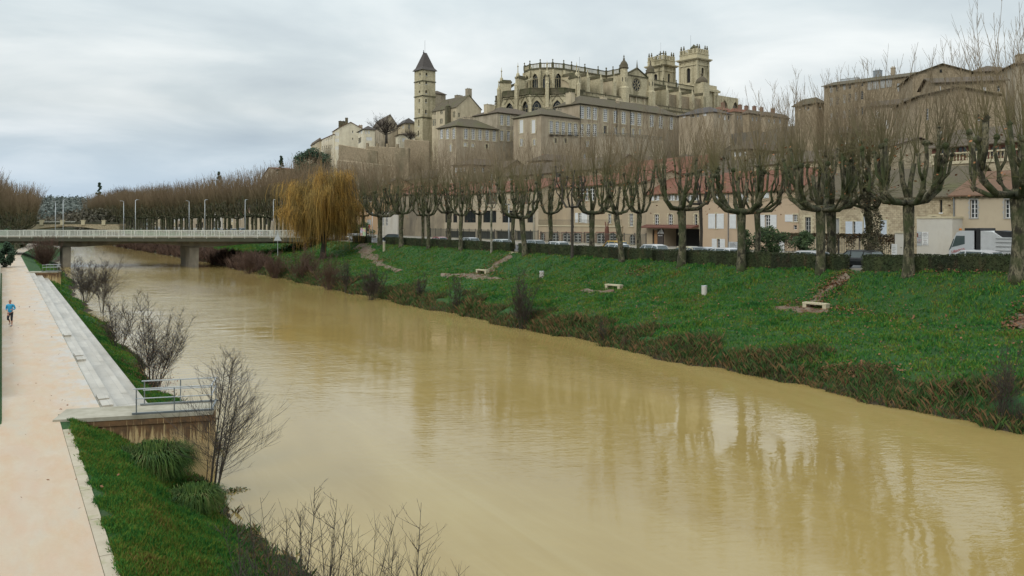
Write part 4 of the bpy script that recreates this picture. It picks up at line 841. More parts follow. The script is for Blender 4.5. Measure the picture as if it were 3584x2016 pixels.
for A_, B_, za, zb in ((bx_, md, H+.02, H+1.2), (md, tp_, H+1.2, rz)):
    for i in range(4): j = (i+1) % 4; o.quad((*A_[i], za), (*A_[j], za), (*B_[j], zb), (*B_[i], zb))
o.poly([(*p, rz) for p in tp_]); o.poly([(*p, H+.02) for p in bx_][::-1]); o.build('spire_roof', 'slate', h.root)
o = MB(); o.tube([(L/2, D/2, rz), (L/2, D/2, rz+4.8)], .05, 4); o.lathe([(.35, 0), (.1, .5), (.15, .9), (0, 1.1)], 6, (L/2-.6, D/2, rz)); o.build('lightning_rod', 'iron', h.root)
o = MB()
for y in (282, 334, 410): z = h.zpx(y, 300); o.box(-.2, L+.2, -.2, -.004, z-.2, z+.2); o.box(-.2, -.004, -.2, D+.2, z-.2, z+.2)
o.build('string_course', 'darkstone', h.root)
h = hill_house('old gabled stone house with a mossy roof leaning against the slender tower', 1598, 283, 1512, 1684, 374, 500, 'cream', 'mosstile', roof='gablef', rh=4.6, name='gabled_house', cat='house', D=None, ov=.3, wins=[(1604, 395, 1610, 411, 'w')], lw=[(1513, 389, 1518, 402, 'w'), (1520, 389, 1525, 402, 'w'), (1540, 387, 1549, 401, 'w'), (1511, 417, 1525, 442, 'w'), (1539, 415, 1549, 434, 'w'), (1585, 390, 1593, 412, 'w')], ks={'fm': 'trim'}, chims=[(1605, 13, 2.6, 1.6, 6.5, 'palace2'), (1640, 2, 1.8, 1.6, 7.2, 'palace2')])
mm = MB(); mm.box(-1.6, -.01, 3.4, 4.8, 2, h.H+.6); mm.lathe([(1.0, 0), (.12, .9), (.1, 2.4), (0, 2.6)], 6, (-.8, 4.1, h.H+.6)); mm.build('turret', 'darkstone', h.root)
hill_house('grey-brown flat-ended house behind the slender tower', 1524, 312, 1480, 1560, 327, 420, 'palace2', 'browntile', rh=1.6, ov=.4)
# ---- left end of the upper town
DW = (.5, .866)
hill_house('large cream house with a blank gable and rooftop chimneys on the ridge', 1186, 318, 1171, 1268, 447, 560, 'white_town', 'redtile', dirv=(.93, .37), roof='gablef', rh=2.4, name='cream_house', D=16, ov=.35, wins=[(1233, 457, 1236, 465, 'd'), (1233, 482, 1236, 489, 'd')], lw=[(1173+i*5, y, 1176+i*5, y+12, 'c') for i in range(3) for y in (463, 485, 512)], chims=[(1197, 9, 2.6, 1.6, 3.6, 'darkstone'), (1213, 6, 1, 1, 4.6, 'darkstone'), (1262, 5, 1.4, 1.2, 1.8, 'palace')])
hill_house('long cream institution building with two rows of small windows', 1170, 326, 1117, 1185, 470, 590, 'white_town', 'redtile', dirv=(.93, .37), name='institution', cat='building', rh=1.2, ov=.3, roof='shed', lw=[(1121+i*6.5, 484-i*1.5, 1123.5+i*6.5, 496-i*1.5, 'd') for i in range(7)]+[(1121+i*6.5, 512-i, 1123.5+i*6.5, 526-i, 'd') for i in range(7)]+[(1134+i*6.5, 538, 1137+i*6.5, 548, 'd') for i in range(4)])
hill_house('beige end house stepping down left of the institution', 1117, 330, 1088, 1125, 492, 590, 'cream', 'browntile', dirv=(.93, .37), rh=1.3, ov=.3, lw=[(1098, 500, 1101, 508, 'd')], name='end_house')
hill_house('small brown-roofed house at the left end of the upper town behind dark trees', 1066, 322, 1030, 1115, 535, 590, 'palace2', 'browntile', dirv=(.93, .37), rh=1.8, ov=.5, name='villa', wins=[(1070, 540, 1075, 550), (1084, 541, 1088, 549)], lw=[(1035, 540, 1040, 550), (1048, 537, 1058, 549)])
hill_house('white house with balcony and grey hipped roof beside the bare tree', 1272, 305, 1252, 1312, 452, 540, 'white_town', 'slate', dirv=(.93, .37), rh=1.6, ov=.5, name='balcony_house', wins=[(1279, 458, 1283, 469, 'c'), (1289, 458, 1294, 469, 'c'), (1282, 480, 1302, 492, 'c')], lw=[(1256, 458, 1260, 468, 'c'), (1263, 456, 1268, 468, 'c'), (1254, 482, 1264, 500, 'd')])
hill_house('dark-roofed house behind the bare hilltop tree', 1340, 318, 1297, 1390, 435, 520, 'palace2', 'browntile', dirv=(.93, .37), rh=4, ov=.3, roof='gablef')
hill_house('low tan house touching the left side of the slender tower', 1418, 309, 1388, 1452, 430, 500, 'cream', 'slate', dirv=(.93, .37), rh=2.2, wins=[(1429, 436, 1435, 452, 'w')], lw=[(1408, 440, 1413, 450, 'w')])
hill_house('white flat house wall below the tan house', 1400, 296, 1385, 1452, 470, 520, 'white_town', 'browntile', dirv=(.93, .37), rh=.8, wins=[(1408, 484, 1420, 496, 'c')])
hill_house('reddish-roofed house rising above the left tree line', 975, 350, 915, 1035, 592, 660, 'palace', 'redtile', dirv=(.93, .37), rh=3.6, ov=.4, roof='gablel')
# retaining walls under the left town
for x0, x1, y0, y1, d0, d1, lb in ((1185, 1320, 508, 590, 285, 280, 'pale retaining wall under the cream house'), (1280, 1430, 514, 560, 282, 276, 'long retaining wall with small pillars under the bare hilltop tree'), (1415, 1500, 490, 560, 285, 280, 'tall stone retaining wall at the foot of the slender tower'), (1180, 1385, 562, 640, 250, 240, 'lower stone retaining wall on the slope above the willow')):
    a, c = at(x0, y0, d0), at(x1, y0+(6 if x0 > 1200 else 22), d1); v = Vector((c.x-a.x, c.y-a.y)); r = empty('retaining_wall', (a.x, a.y, a.z-16), math.atan2(v.y, v.x), lb, 'wall')
    o = MB(); dz = c.z-a.z; P = [(0, 0), (v.length, 0), (v.length, 16+dz), (0, 16)]; o.prism(P, 0, -1.2, tf=lambda p: Vector((p.x, -p.z, p.y))); o.build('masonry', 'oldwall', r)
    o = MB(); o.tube([(0, .5, 16.05), (v.length, .5, 16.05+dz)], .25, 4); [o.box(x, x+.8, .1, .9, 15.8+dz*x/v.length, 17.4+dz*x/v.length) for x in np.arange(0, v.length-1, 4)] if x0 == 1280 else None; o.build('coping', 'oldwall', r)
# ------------------------------------------------------------------ cathedral (local frame: x along the nave westwards, y across, z from the hilltop at 42 m)
cx_, cy_ = W2(19.4, 300); wx_, wy_ = W2(*EX)
CA = empty('cathedral', (cx_, cy_, 42), math.atan2(wy_, wx_), 'huge pale gothic cathedral with two square towers and flying buttresses on the hilltop', 'cathedral')
class _S: pass
def cpart(mb, name, m='palestone', par=None, smooth=False): return mb.build(name, m, par or CA, smooth)
def urn(o, x, y, z, s=1): o.box(x-.35*s, x+.35*s, y-.35*s, y+.35*s, z-2.0*s, z+.25*s); o.lathe([(.14*s, 0), (.3*s, .25*s), (.12*s, .6*s), (.34*s, 1.0*s), (.3*s, 1.35*s), (0, 1.6*s)], 6, (x, y, z+.25*s))
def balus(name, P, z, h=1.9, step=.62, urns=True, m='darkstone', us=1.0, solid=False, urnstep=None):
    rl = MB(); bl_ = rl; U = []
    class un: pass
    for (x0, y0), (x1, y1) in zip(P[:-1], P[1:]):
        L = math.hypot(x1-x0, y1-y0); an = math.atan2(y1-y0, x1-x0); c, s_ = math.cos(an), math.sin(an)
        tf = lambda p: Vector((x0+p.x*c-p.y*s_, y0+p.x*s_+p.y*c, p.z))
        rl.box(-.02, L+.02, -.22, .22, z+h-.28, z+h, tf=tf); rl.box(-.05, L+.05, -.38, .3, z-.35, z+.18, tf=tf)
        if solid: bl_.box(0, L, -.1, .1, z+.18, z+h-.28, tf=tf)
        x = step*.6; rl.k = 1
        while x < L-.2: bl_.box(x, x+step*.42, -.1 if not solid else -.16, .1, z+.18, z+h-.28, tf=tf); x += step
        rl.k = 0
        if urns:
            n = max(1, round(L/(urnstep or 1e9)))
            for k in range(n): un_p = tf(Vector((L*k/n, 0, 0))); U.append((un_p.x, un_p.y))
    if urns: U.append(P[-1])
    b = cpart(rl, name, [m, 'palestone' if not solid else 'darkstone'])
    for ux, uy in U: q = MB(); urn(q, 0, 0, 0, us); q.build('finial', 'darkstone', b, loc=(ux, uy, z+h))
    return b
def wallwin(P0, P1, z0, z1, wins, name='wall', m='palestone', **kk):
    # flat wall from plan point P0 to P1 with openings given in metres along it
    L = math.hypot(P1[0]-P0[0], P1[1]-P0[1]); c, s_ = (P1[0]-P0[0])/L, (P1[1]-P0[1])/L
    h = _S(); h.root = CA; h.wall = m
    mp = lambda a, z, i: (P0[0]+a*c-i*s_, P0[1]+a*s_+i*c, z)
    xs = sorted({0, L, *[v for o in wins for v in o[:2]]}); zs = sorted({z0, z1, *[v for o in wins for v in o[2:4]]}); w = MB()
    for i in range(len(xs)-1):
        for j in range(len(zs)-1):
            cx, cz = (xs[i]+xs[i+1])/2, (zs[j]+zs[j+1])/2
            if not any(o[0] < cx < o[1] and o[2] < cz < o[3] for o in wins): w.quad(mp(xs[i], zs[j], 0), mp(xs[i+1], zs[j], 0), mp(xs[i+1], zs[j+1], 0), mp(xs[i], zs[j+1], 0))
    for o in wins:
        a0, a1, b0, b1 = o[:4]; dp = .7
        w.quad(mp(a0, b0, 0), mp(a0, b0, dp), mp(a0, b1, dp), mp(a0, b1, 0)); w.quad(mp(a1, b0, dp), mp(a1, b0, 0), mp(a1, b1, 0), mp(a1, b1, dp)); w.quad(mp(a0, b0, 0), mp(a1, b0, 0), mp(a1, b0, dp), mp(a0, b0, dp))
        window(h, mp, a0, a1, b0, b1, o[4] if len(o) > 4 else 'g', dp, dict(kk, **(o[5] if len(o) > 5 else {})))
    cpart(w, name, m); return mp
# -- nave and choir clerestory
finS = [-.5, 4.1, 11.2, 18.5]; finW = [49.8, 58, 66.6, 74.5]
bays = [(.6, 3.6), (5.2, 10.2), (12.3, 17.4)]
wallwin((-.0, 0), (23, 0), -24, 24.4, [(a+.4, b-.4, 13.5, 22.6) for a, b in bays]+[(19.8, 22.6, 12.5, 23.2)], 'choir_wall')
wallwin((39, 0), (81, 0), -24, 24.4, [(a, a+5, 15, 22.8) for a in (42.5, 51.5, 59.8, 68.2)], 'nave_wall')
c0 = (0, 9.0); RA = 9.0
ap = [(c0[0]+RA*math.cos(R(270-30*k)), c0[1]+RA*math.sin(R(270-30*k))) for k in range(7)]
for k in range(6):
    A_, B_ = ap[k+1], ap[k]; L = math.hypot(A_[0]-B_[0], A_[1]-B_[1])
    wallwin(A_, B_, -24, 24.4, [(L/2-1.35, L/2+1.35, 14.2, 22.9)] if k < 5 else [], 'apse_wall')
o = MB(); o.prism([(81, .1), (81, 17.9), (0, 17.9)]+[(x*.99, 9+(y-9)*.99) for x, y in ap[::-1]][1:], 23.9, 24.38)
o.build('roof', 'browntile', CA)
wallwin((81, 18), (0, 18), -24, 24.4, [], 'north_wall')
balus('balustrade', [(23, 0), (18.5, 0), (11.2, 0), (4.1, 0), (0, 0)]+ap[1:], 24.6, us=.8)
balus('balustrade', [(39, 0), (49.8, 0), (58, 0), (66.6, 0), (81, 0)], 24.6, us=.8)
for k, (x, y) in enumerate(ap): nx_, ny_ = (x-c0[0])/RA, (y-c0[1])/RA; MB().tube([(x+nx_*.3, y+ny_*.3, -24), (x+nx_*.3, y+ny_*.3, 23.9)], .55, 4).build('wall_shaft', 'palestone', CA)
for s in [4.1, 11.2, 18.5]+finW: MB().box(s-.4, s+.4, -.5, -.01, -24, 24.0).build('wall_shaft', 'palestone', CA)
# -- fin buttresses
for i, s in enumerate(finS+finW):
    o = MB(); ln = 8.0; sm_ = 'cream' if i in (0, 3) else 'palestone'
    o.box(s-.55, s+.55, -ln, -.52 if s > 0 else .4, -24, 21.2); b = cpart(o, 'buttress', sm_)
    q = MB(); q.box(s-.75, s+.75, -ln-.1, -.52, 21.2, 21.9); q.box(s-.5, s+.5, -ln+.2, -.52, 21.9, 22.3); q.build('coping', 'darkstone', b)
    q = MB(); q.box(s-.8, s+.8, -ln-.9, -ln-.01, -24, 20.6); q.lathe([(.7, 0), (.45, .8), (.12, 2.2), (.25, 2.5), (0, 3.1)], 4, (s, -ln-.4, 20.6)); q.build('pinnacle', 'palestone', b)
# -- lower aisle chapels (y=-9 plane)
mpA = wallwin((0.5, -9.4), (22, -9.4), -24, 13.4, [(1.5, 5.2, 4, 11), (8, 12, 4, 11), (15, 19, 4, 11)], 'aisle_wall')
cpart(MB().box(.5, 22, -9.3, 0, 12.9, 13.38), 'aisle_roof', 'browntile'); balus('aisle_balustrade', [(.5, -9.4), (5.5, -9.4), (12.7, -9.4), (22, -9.4)], 13.5, h=1.6, us=.45)
wallwin((40, -9.4), (79, -9.4), -24, 12.4, [(43, 47, 3, 10), (52, 56, 3, 10), (60, 64, 3, 10)], 'aisle_wall'); cpart(MB().box(40, 79, -9.3, 0, 11.9, 12.38), 'aisle_roof', 'browntile'); balus('aisle_balustrade', [(40, -9.4), (49.8, -9.4), (58, -9.4), (66.6, -9.4), (79, -9.4)], 12.5, h=1.5, us=.45)
for x0, x1 in ((50.4, 57.4), (58.6, 66), (67.2, 74)): cpart(MB().box(x0, x1, -7.2, -6.4, 12.4, 19.6), 'infill_wall', 'oldwall')
# -- ambulatory with radiating chapels
RP = 18.2
for k, ang in enumerate((281, 245, 209, 173, 137)):
    a = R(ang); cc = (c0[0]+14.6*math.cos(a), c0[1]+14.6*math.sin(a)); r = 5.4
    pts = [(cc[0]+r*math.cos(a+R(t)), cc[1]+r*math.sin(a+R(t))) for t in (-112, -56, 0, 56, 112)]
    if k == 0: pts = [(1.2+r*math.cos(R(t))*1.2, -4.2+r*math.sin(R(t))) for t in (240, 285, 330)]; pts = [(1.6, -9.4), (-2.6, -9.3), (-6.0, -7.0)][::-1]
    zt = 13.5
    for A_, B_ in zip(pts[:-1], pts[1:]):
        L = math.hypot(A_[0]-B_[0], A_[1]-B_[1]); w_ = min(3.6, L*.72)
        nx_, ny_ = (B_[1]-A_[1])/L, -(B_[0]-A_[0])/L
        wallwin(A_, B_, -24, zt, [(L/2-w_/2, L/2+w_/2, 4.2, 11.2)], 'chapel_wall', hood=True)
        q = MB(); mx_, my_ = A_; dk = MB()     # corner buttress with gablet
        q.tube([(A_[0]+nx_*.2, A_[1]+ny_*.2, -24), (A_[0]+nx_*.2, A_[1]+ny_*.2, 9.6)], .75, 4); q.lathe([(.85, 0), (.75, .4), (.1, 2.6), (.3, 2.9), (0, 3.5)], 4, (A_[0]+nx_*.2, A_[1]+ny_*.2, 9.6)); b = q.build('corner_buttress', 'palestone', CA)
        c, s_ = (B_[0]-A_[0])/L, (B_[1]-A_[1])/L       # hood gable lines above the window
        tf = lambda t, z: (A_[0]+c*t+nx_*.25, A_[1]+s_*t+ny_*.25, z)
        dk.tube([tf(L/2-w_/2-.5, 10.2), tf(L/2, 13.3), tf(L/2+w_/2+.5, 10.2)], .13, 4); dk.tube([tf(0, 12.6), tf(L, 12.6)], .13, 4); dk.build('hood_mould', 'darkstone', CA)
    balus('chapel_parapet', pts, zt+.1, h=2.0, step=.5, urns=False, solid=True, m='darkstone')
    if k: cpart(MB().prism([(x, y) for x, y in pts], zt-.5, zt-.02), 'chapel_roof', 'browntile')
o = MB(); n = 26; ring = [(c0[0]+14.5*math.cos(R(110+i*170/n)), c0[1]+14.5*math.sin(R(110+i*170/n))) for i in range(n+1)]
for A_, B_ in zip(ring[:-1], ring[1:]): o.quad((*A_, -24), (*B_, -24), (*B_, 13.2), (*A_, 13.2)); o.quad((*A_, 13.2), (*B_, 13.2), (c0[0]+(B_[0]-c0[0])*.6, c0[1]+(B_[1]-c0[1])*.6, 13.8), (c0[0]+(A_[0]-c0[0])*.6, c0[1]+(A_[1]-c0[1])*.6, 13.8))
o.build('ambulatory', 'palestone', CA)
# -- apse buttress piers with two tiers of flyers
for k, ang in enumerate((263, 227, 191, 155)):
    a = R(ang); ca, sa = math.cos(a), math.sin(a); tf = lambda p: Vector((c0[0]+p.x*ca-p.y*sa, c0[1]+p.x*sa+p.y*ca, p.z))
    o = MB(); wd = .75
    o.box(14.6, 18.8, -wd, wd, -24, 19.6, tf=tf); b = cpart(o, 'pier_buttress', 'palestone')
    q = MB(); q.box(14.3, 18.9, -wd-.2, wd+.2, 19.6, 20.3, tf=tf); q.box(14.6, 18.4, -wd+.1, wd-.1, 20.3, 20.8, tf=tf); q.build('coping', 'darkstone', b)
    q = MB(); p = tf(Vector((18.2, 0, 0))); q.lathe([(.75, 0), (.6, 1.2), (.2, 1.6), (.14, 3.6), (.36, 3.9), (.12, 4.2), (0, 5.6)], 5, (p.x, p.y, 20.2)); p = tf(Vector((19.3, 0, 0))); q.tube([(p.x, p.y, -24), (p.x, p.y, 17)], .8, 4); q.lathe([(.8, 0), (.3, 1), (.12, 2.6), (.3, 2.9), (0, 3.6)], 5, (p.x, p.y, 17)); q.build('pinnacle', 'palestone', b)
    for zt, zb in ((21.2, 18.6), (16.6, 14.2)):
        q = MB(); prev = None
        for i in range(9):
            t = i/8; x = 9.3+5.4*t; lo = zt-2.2*(t**1.7)*1.2-.9-(0 if t > .02 else 0); hi = zt-(zt-zb)*t*.8
            if prev: x0, l0, h0 = prev; q.prism([(x0, l0), (x, lo), (x, hi), (x0, h0)], -.35, .35, tf=lambda p: tf(Vector((p.x, -p.z, p.y))))
            prev = (x, lo, hi)
        q.build('flying_buttress', 'darkstone' if k % 2 else 'palestone', b)
# -- south transept with the rose
S0, S1, YT = 23.2, 38.8, -9.0
wl = MB(); zc, rr, sc0 = 20.7, 2.75, 31.0; zb = 24.2
n = 28
for i in range(n):
    a0, a1 = 2*math.pi*i/n, 2*math.pi*(i+1)/n
    def edge(a):      # project the circle outwards to the wall rectangle
        c, s_ = math.cos(a), math.sin(a); k = min((S1-sc0 if c > 0 else sc0-S0)/max(abs(c), 1e-4), (zb-zc if s_ > 0 else zc-16.2)/max(abs(s_), 1e-4)); return (sc0+k*c, zc+k*s_)
    e0, e1 = edge(a0), edge(a1); i0, i1 = (sc0+rr*math.cos(a0), zc+rr*math.sin(a0)), (sc0+rr*math.cos(a1), zc+rr*math.sin(a1))
    wl.quad((i0[0], YT, i0[1]), (e0[0], YT, e0[1]), (e1[0], YT, e1[1]), (i1[0], YT, i1[1])); wl.quad((i0[0], YT, i0[1]), (i1[0], YT, i1[1]), (i1[0], YT+.8, i1[1]), (i0[0], YT+.8, i0[1]))
for cx, cz in ((S0, zb), (S1, zb), (S0, 16.2), (S1, 16.2)): pass
wl.box(S0, S1, YT+.003, YT+.6, 16.2, 16.9) ; wl.box(S0, S1, YT+.8, 0, -24, 24.1) if False else None
wl.quad((S0, YT, -24), (S0, 0, -24), (S0, 0, zb), (S0, YT, zb)); wl.quad((S1, 0, -24), (S1, YT, -24), (S1, YT, zb), (S1, 0, zb))
wl.quad((S0, YT, -24), (S1, YT, -24), (S1, YT, 16.2), (S0, YT, 16.2)); wl.quad((S0, YT+.1, 16.2), (S1, YT+.1, 16.2), (S1, YT+.1, 17.2), (S0, YT+.1, 17.2)) if False else None
wl.box(S0+.1, S1-.1, YT+.82, YT+1.0, 15.9, zb-.1)
wl.poly([(S0+1.2, YT, zb+.01), (S1-1.2, YT, zb+.01), (31, YT, 27.2)]); wl.poly([(S1-1.2, YT+.6, zb), (S0+1.2, YT+.6, zb), (31, YT+.6, 27.2)])
cpart(wl, 'transept_wall', 'palestone')
rs = MB()
def arc(cx, cz, r, m=12, w_=.12):
    P = [(cx+r*math.cos(x), YT+.25, cz+r*math.sin(x)) for x in np.linspace(0, 6.2832, m+1)]; rs.tube(P, w_, 4, False)
arc(sc0, zc, rr-.1, 24, .2); arc(sc0, zc, .55, 10)
for i in range(8): a = i*math.pi/4; arc(sc0+1.65*math.cos(a), zc+1.65*math.sin(a), .62, 10, .1); rs.tube([(sc0+.5*math.cos(a+.39), YT+.25, zc+.5*math.sin(a+.39)), (sc0+2.6*math.cos(a+.39), YT+.25, zc+2.6*math.sin(a+.39))], .09, 4)
ro = rs.build('rose_window', 'palestone', CA); g = MB(); g.poly([(sc0+rr*math.cos(x), YT+.5, zc+rr*math.sin(x)) for x in np.linspace(0, 6.0, 24)]); g.build('pane', 'glass', ro)
o = MB(); o.tube([(S0+1.2, YT-.1, zb), (31, YT-.1, 27.4), (S1-1.2, YT-.1, zb)], .35, 4); o.box(S0, S1, YT-.3, YT-.005, zb-.25, zb+.1); o.box(S0+1.5, S1-1.5, YT-.9, YT-.006, 15.9, 16.5); o.lathe([(.55, 0), (.3, .5), (.12, 2.5), (0, 3.6)], 6, (31, YT, 27.2)); o.build('gable_mouldings', 'darkstone', CA)
for cpx in (26.5, 30, 34.5): cpart(MB().box(cpx, cpx+.5, YT-.4, YT-.01, 2, 15.8), 'pilaster', 'cream')
cpart(MB().prism([(S0+.5, zb), (S1-.5, zb), (31, 26.6)], -8.3, -17.5, tf=lambda p: Vector((p.x, -p.z-17.0 if False else p.z*-1-17, p.y))), 'transept_roof', 'browntile')
for s, w1 in ((S0, 1.55), (S1, 1.55)):
    o = MB(); o.lathe([(2.15, -24), (2.1, 18.6), (1.55, 19.2), (1.5, 26.0)], 8, (s, YT-.2, 0)); b = cpart(o, 'stair_turret', 'palestone')
    q = MB(); q.lathe([(1.5, 0), (1.85, .25), (1.85, .5), (1.6, .7), (1.55, 1.6), (1.1, 2.6), (.45, 3.3), (.3, 3.7), (.45, 3.9), (.12, 4.3), (.28, 4.7), (.1, 5.3), (0, 5.6)], 12, (s, YT-.2, 26.0)); q.build('dome', 'mosstile', b, True)
    for a in (200, 250, 300): q = MB(); q.box(-.12, .12, -.05, .05, 0, 1.6); q.build('slit', 'dark', b, loc=(s+1.52*math.cos(R(a)), YT-.2+1.52*math.sin(R(a)), 21), rot=(0, 0, R(a+90)))
balus('transept_balustrade', [(23.2, -7), (23.2, -3.5), (23.2, 0)], 24.6, us=.8, urns=True); balus('transept_balustrade', [(38.8, -7), (38.8, 0)], 24.6, us=.8)
# -- small domed turret by the west front
o = MB(); o.box(76.2, 80.4, -7.0, -2.0, -24, 27.2); cpart(o, 'west_turret', 'palestone'); o = MB(); o.lathe([(2.6, 0), (2.7, .3), (2.4, 1.2), (1.6, 2.2), (.4, 3.0), (.25, 3.6), (.45, 3.8), (0, 4.6)], 10, (78.3, -4.5, 27.2)); o.build('west_dome', 'mosstile', CA, True)
# -- west towers
def tower(y0, y1, wins=True):
    x0, x1 = 81.0, 89.2; zz_ = -24
    b = MB(); b.box(x0-.6, x1+2.5, y0-(2.4 if y0 < 5 else .2), y1+.6, zz_, 24.6); cpart(b, 'tower_base', 'palestone')
    c = MB(); c.box(x0-1.4, x1+4, y0-(3.6 if y0 < 5 else 1), y1+1.2, 24.6, 25.5); c.box(x0-1, x1+3.4, y0-(3.0 if y0 < 5 else .8), y1+1, 25.5, 26.0); c.box(x0-.8, x1+2.8, y0-(2.5 if y0 < 5 else .6), y1+.8, 26.0, 27.6); cpart(c, 'main_cornice', 'palestone')
    if y0 < 5:
        q = MB()
        for xx in (x1+.4, x1+2.0): q.lathe([(.75, 8), (.6, 9), (.55, 22), (.8, 23.5), (.8, 24.5)], 8, (xx, y0-2.9, 0))
        q.build('column', 'palestone', CA)
    L = x1-x0; D = y1-y0
    mp1 = wallwin((x0, y0), (x1, y0), 27.6, 39.0, [(L/2-.85, L/2+.85, 28.9, 35.4, 'bars', {'arch': 'round', 'rise': .85, 'fm': 'slate', 'gm': 'dark', 'nb': 2})], 'tower_wall')
    wallwin((x0, y1), (x0, y0), 27.6, 39.0, [(D/2-1.0, D/2+1.0, 28.9, 35.4, 'bars', {'arch': 'round', 'rise': 1, 'fm': 'slate', 'gm': 'dark', 'nb': 2})], 'tower_wall')
    wallwin((x1, y0), (x1, y1), 27.6, 39.0, [], 'tower_wall'); wallwin((x1, y1), (x0, y1), 27.6, 39.0, [], 'tower_wall')
    q = MB()
    for (xa, ya) in ((x0, y0), (x1, y0), (x0, y1), (x1, y1)):
        for dx_, dy_ in ((0, 0),): q.box(xa-.35, xa+.35, ya-.35, ya+.35, 27.6, 38.8)
    for t_ in (.26, .74): q.box(x0+L*t_-.3, x0+L*t_+.3, y0-.22, y0-.004, 27.6, 38.8); q.box(x0-.22, x0-.004, y0+D*t_-.3, y0+D*t_+.3, 27.6, 38.8)
    q.box(x0-.5, x1+.5, y0-.5, y1+.5, 27.6, 28.2); q.box(x0-.4, x1+.4, y0-.4, y1+.4, 36.3, 36.8); q.box(x0-.3, x1+.3, y0-.3, y1+.3, 38.0, 38.3); cpart(q, 'pilaster', 'palestone')
    q = MB(); q.box(x0-1.3, x1+1.3, y0-1.3, y1+1.3, 39.0, 39.5); q.box(x0-.9, x1+.9, y0-.9, y1+.9, 38.6, 39.0); q.box(x0-.1, x1+.1, y0-.1, y1+.1, 39.5, 41.4); q.box(x0-.3, x1+.3, y0-.3, y1+.3, 41.4, 41.7); cpart(q, 'top_cornice', 'palestone')
    q = MB()
    for xa in (x0+.5, x0+2.0, x1-2.0, x1-.5, (x0+x1)/2):
        for ya in (y0+.2, y1-.2): q.box(xa-.4, xa+.4, ya-.4, ya+.4, 41.7, 43.7)
    for ya in (y0+2.0, y1-2.0, (y0+y1)/2): q.box(x0-.2, x0+.6, ya-.4, ya+.4, 41.7, 43.7); q.box(x1-.6, x1+.2, ya-.4, ya+.4, 41.7, 43.7)
    for (a, c, d, e_) in ((x0+.2, x1-.2, y0+.05, y0+.35), (x0+.2, x1-.2, y1-.35, y1-.05), (x0+.05, x0+.35, y0+.2, y1-.2), (x1-.35, x1-.05, y0+.2, y1-.2)): q.box(a, c, d, e_, 43.3, 43.6)
    for i in range(14):
        t_ = .6+i*(L-1.2)/13; q.box(x0+t_, x0+t_+.25, y0+.1, y0+.3, 41.7, 43.3); t2 = .6+i*(D-1.2)/13; q.box(x0+.1, x0+.3, y0+t2, y0+t2+.25, 41.7, 43.3)
    cpart(q, 'tower_parapet', 'palestone')
    for xa, ya in ((x0+.5, y0+.3), (x0+2, y0+.3), (x1-2, y0+.3), (x1-.5, y0+.3), (x0+.3, y0+2), (x0+.3, y1-2), (x0+.3, y1-.5), (x1-.3, y1-.4)): MB().lathe([(.2, 0), (.45, .5), (.36, 1.0), (.16, 1.3), (.32, 1.6), (0, 2.0)], 6, (xa, ya, 43.7)).build('statue', 'darkstone', CA)
tower(0, 9.4); tower(18.8, 28.0)
o = MB(); o.box(83.6, 86, 3.4, 5.8, 41.7, 44.6); o.k = 0; o.lathe([(2.0, 0), (1.4, .8), (.2, 1.7), (0, 2)], 4, (84.8, 4.6, 44.6)); cpart(o, 'roof_lantern', 'darkstone')
o = MB(); o.tube([(85, 24, 41.7), (85, 24, 45.5)], .07, 4); [o.lathe([(0, 0), (.55, .2), (.55, .4), (0, .6)], 8, (85+dx_, 24-dx_, z)) for dx_, z in ((.9, 44.2), (-.2, 44.9), (.6, 45.3), (-.9, 44.4))]; o.tube([(83, 22, 41.7), (83, 22, 50)], .04, 4); cpart(o, 'antenna_cluster', 'iron')
o = MB(); o.tube([(87, 8, 43), (87, 8, 51.5)], .05, 4); o.tube([(18.3, 10, 24.4), (18.3, 10, 33)], .05, 4); cpart(o, 'lightning_rod', 'iron')
cpart(MB().box(81, 92, 9.4, 18.8, -24, 26.5), 'west_gallery', 'palestone')
# ------------------------------------------------------------------ trees
def barkmat(name, c1, c2, c3, zt=None):
    m, t, b = nodes(name); v = coords(t)
    col = rampn(t, noise(t, coords(t, (1, 1, .45)), 3.2, 5, .65), [(.38, c1), (.46, c2), (.53, c1), (.64, c3)])
    t.links.new(mixc(t, rampn(t, noise(t, v, .9, 4), [(.42, (0, 0, 0)), (.62, (1, 1, 1))]), col, (.045, .055, .018)), b.inputs['Base Color']); b.inputs['Roughness'].default_value = .95
    bump(t, b, noise(t, v, 6, 5, .7), .03); return m
M['bark'] = barkmat('plane_bark', (.042, .038, .021), (.17, .148, .092), (.024, .02, .012))
M['birch'] = barkmat('pale_bark', (.34, .32, .26), (.2, .18, .13), (.09, .08, .06))
M['darkbark'] = mat('dark_bark', (.035, .03, .022), (.06, .05, .035), 4, bp=.02)
def shootmat(name, low, high, z0, z1):
    m, t, b = nodes(name); g = t.nodes.new('ShaderNodeTexCoord'); sp = t.nodes.new('ShaderNodeSeparateXYZ'); t.links.new(g.outputs['Object'], sp.inputs[0])
    ad = t.nodes.new('ShaderNodeMath'); ad.operation = 'MULTIPLY_ADD'; t.links.new(noise(t, g.outputs['Object'], 1.1, 3), ad.inputs[0]); ad.inputs[1].default_value = 5; t.links.new(sp.outputs[2], ad.inputs[2])
    mr = t.nodes.new('ShaderNodeMapRange'); t.links.new(ad.outputs[0], mr.inputs[0]); mr.inputs['From Min'].default_value = z0+2.5; mr.inputs['From Max'].default_value = z1+2.5
    t.links.new(mixc(t, mr.outputs[0], low, high), b.inputs['Base Color']); b.inputs['Roughness'].default_value = .9; return m
M['shoots'] = shootmat('plane_shoots', (.115, .108, .042), (.20, .15, .09), 8.5, 13)
M['farshoots'] = shootmat('far_plane_shoots', (.12, .10, .045), (.165, .115, .065), 8, 13)
M['twig'] = mat('dark_twigs', (.055, .04, .03), (.035, .026, .02), 5)
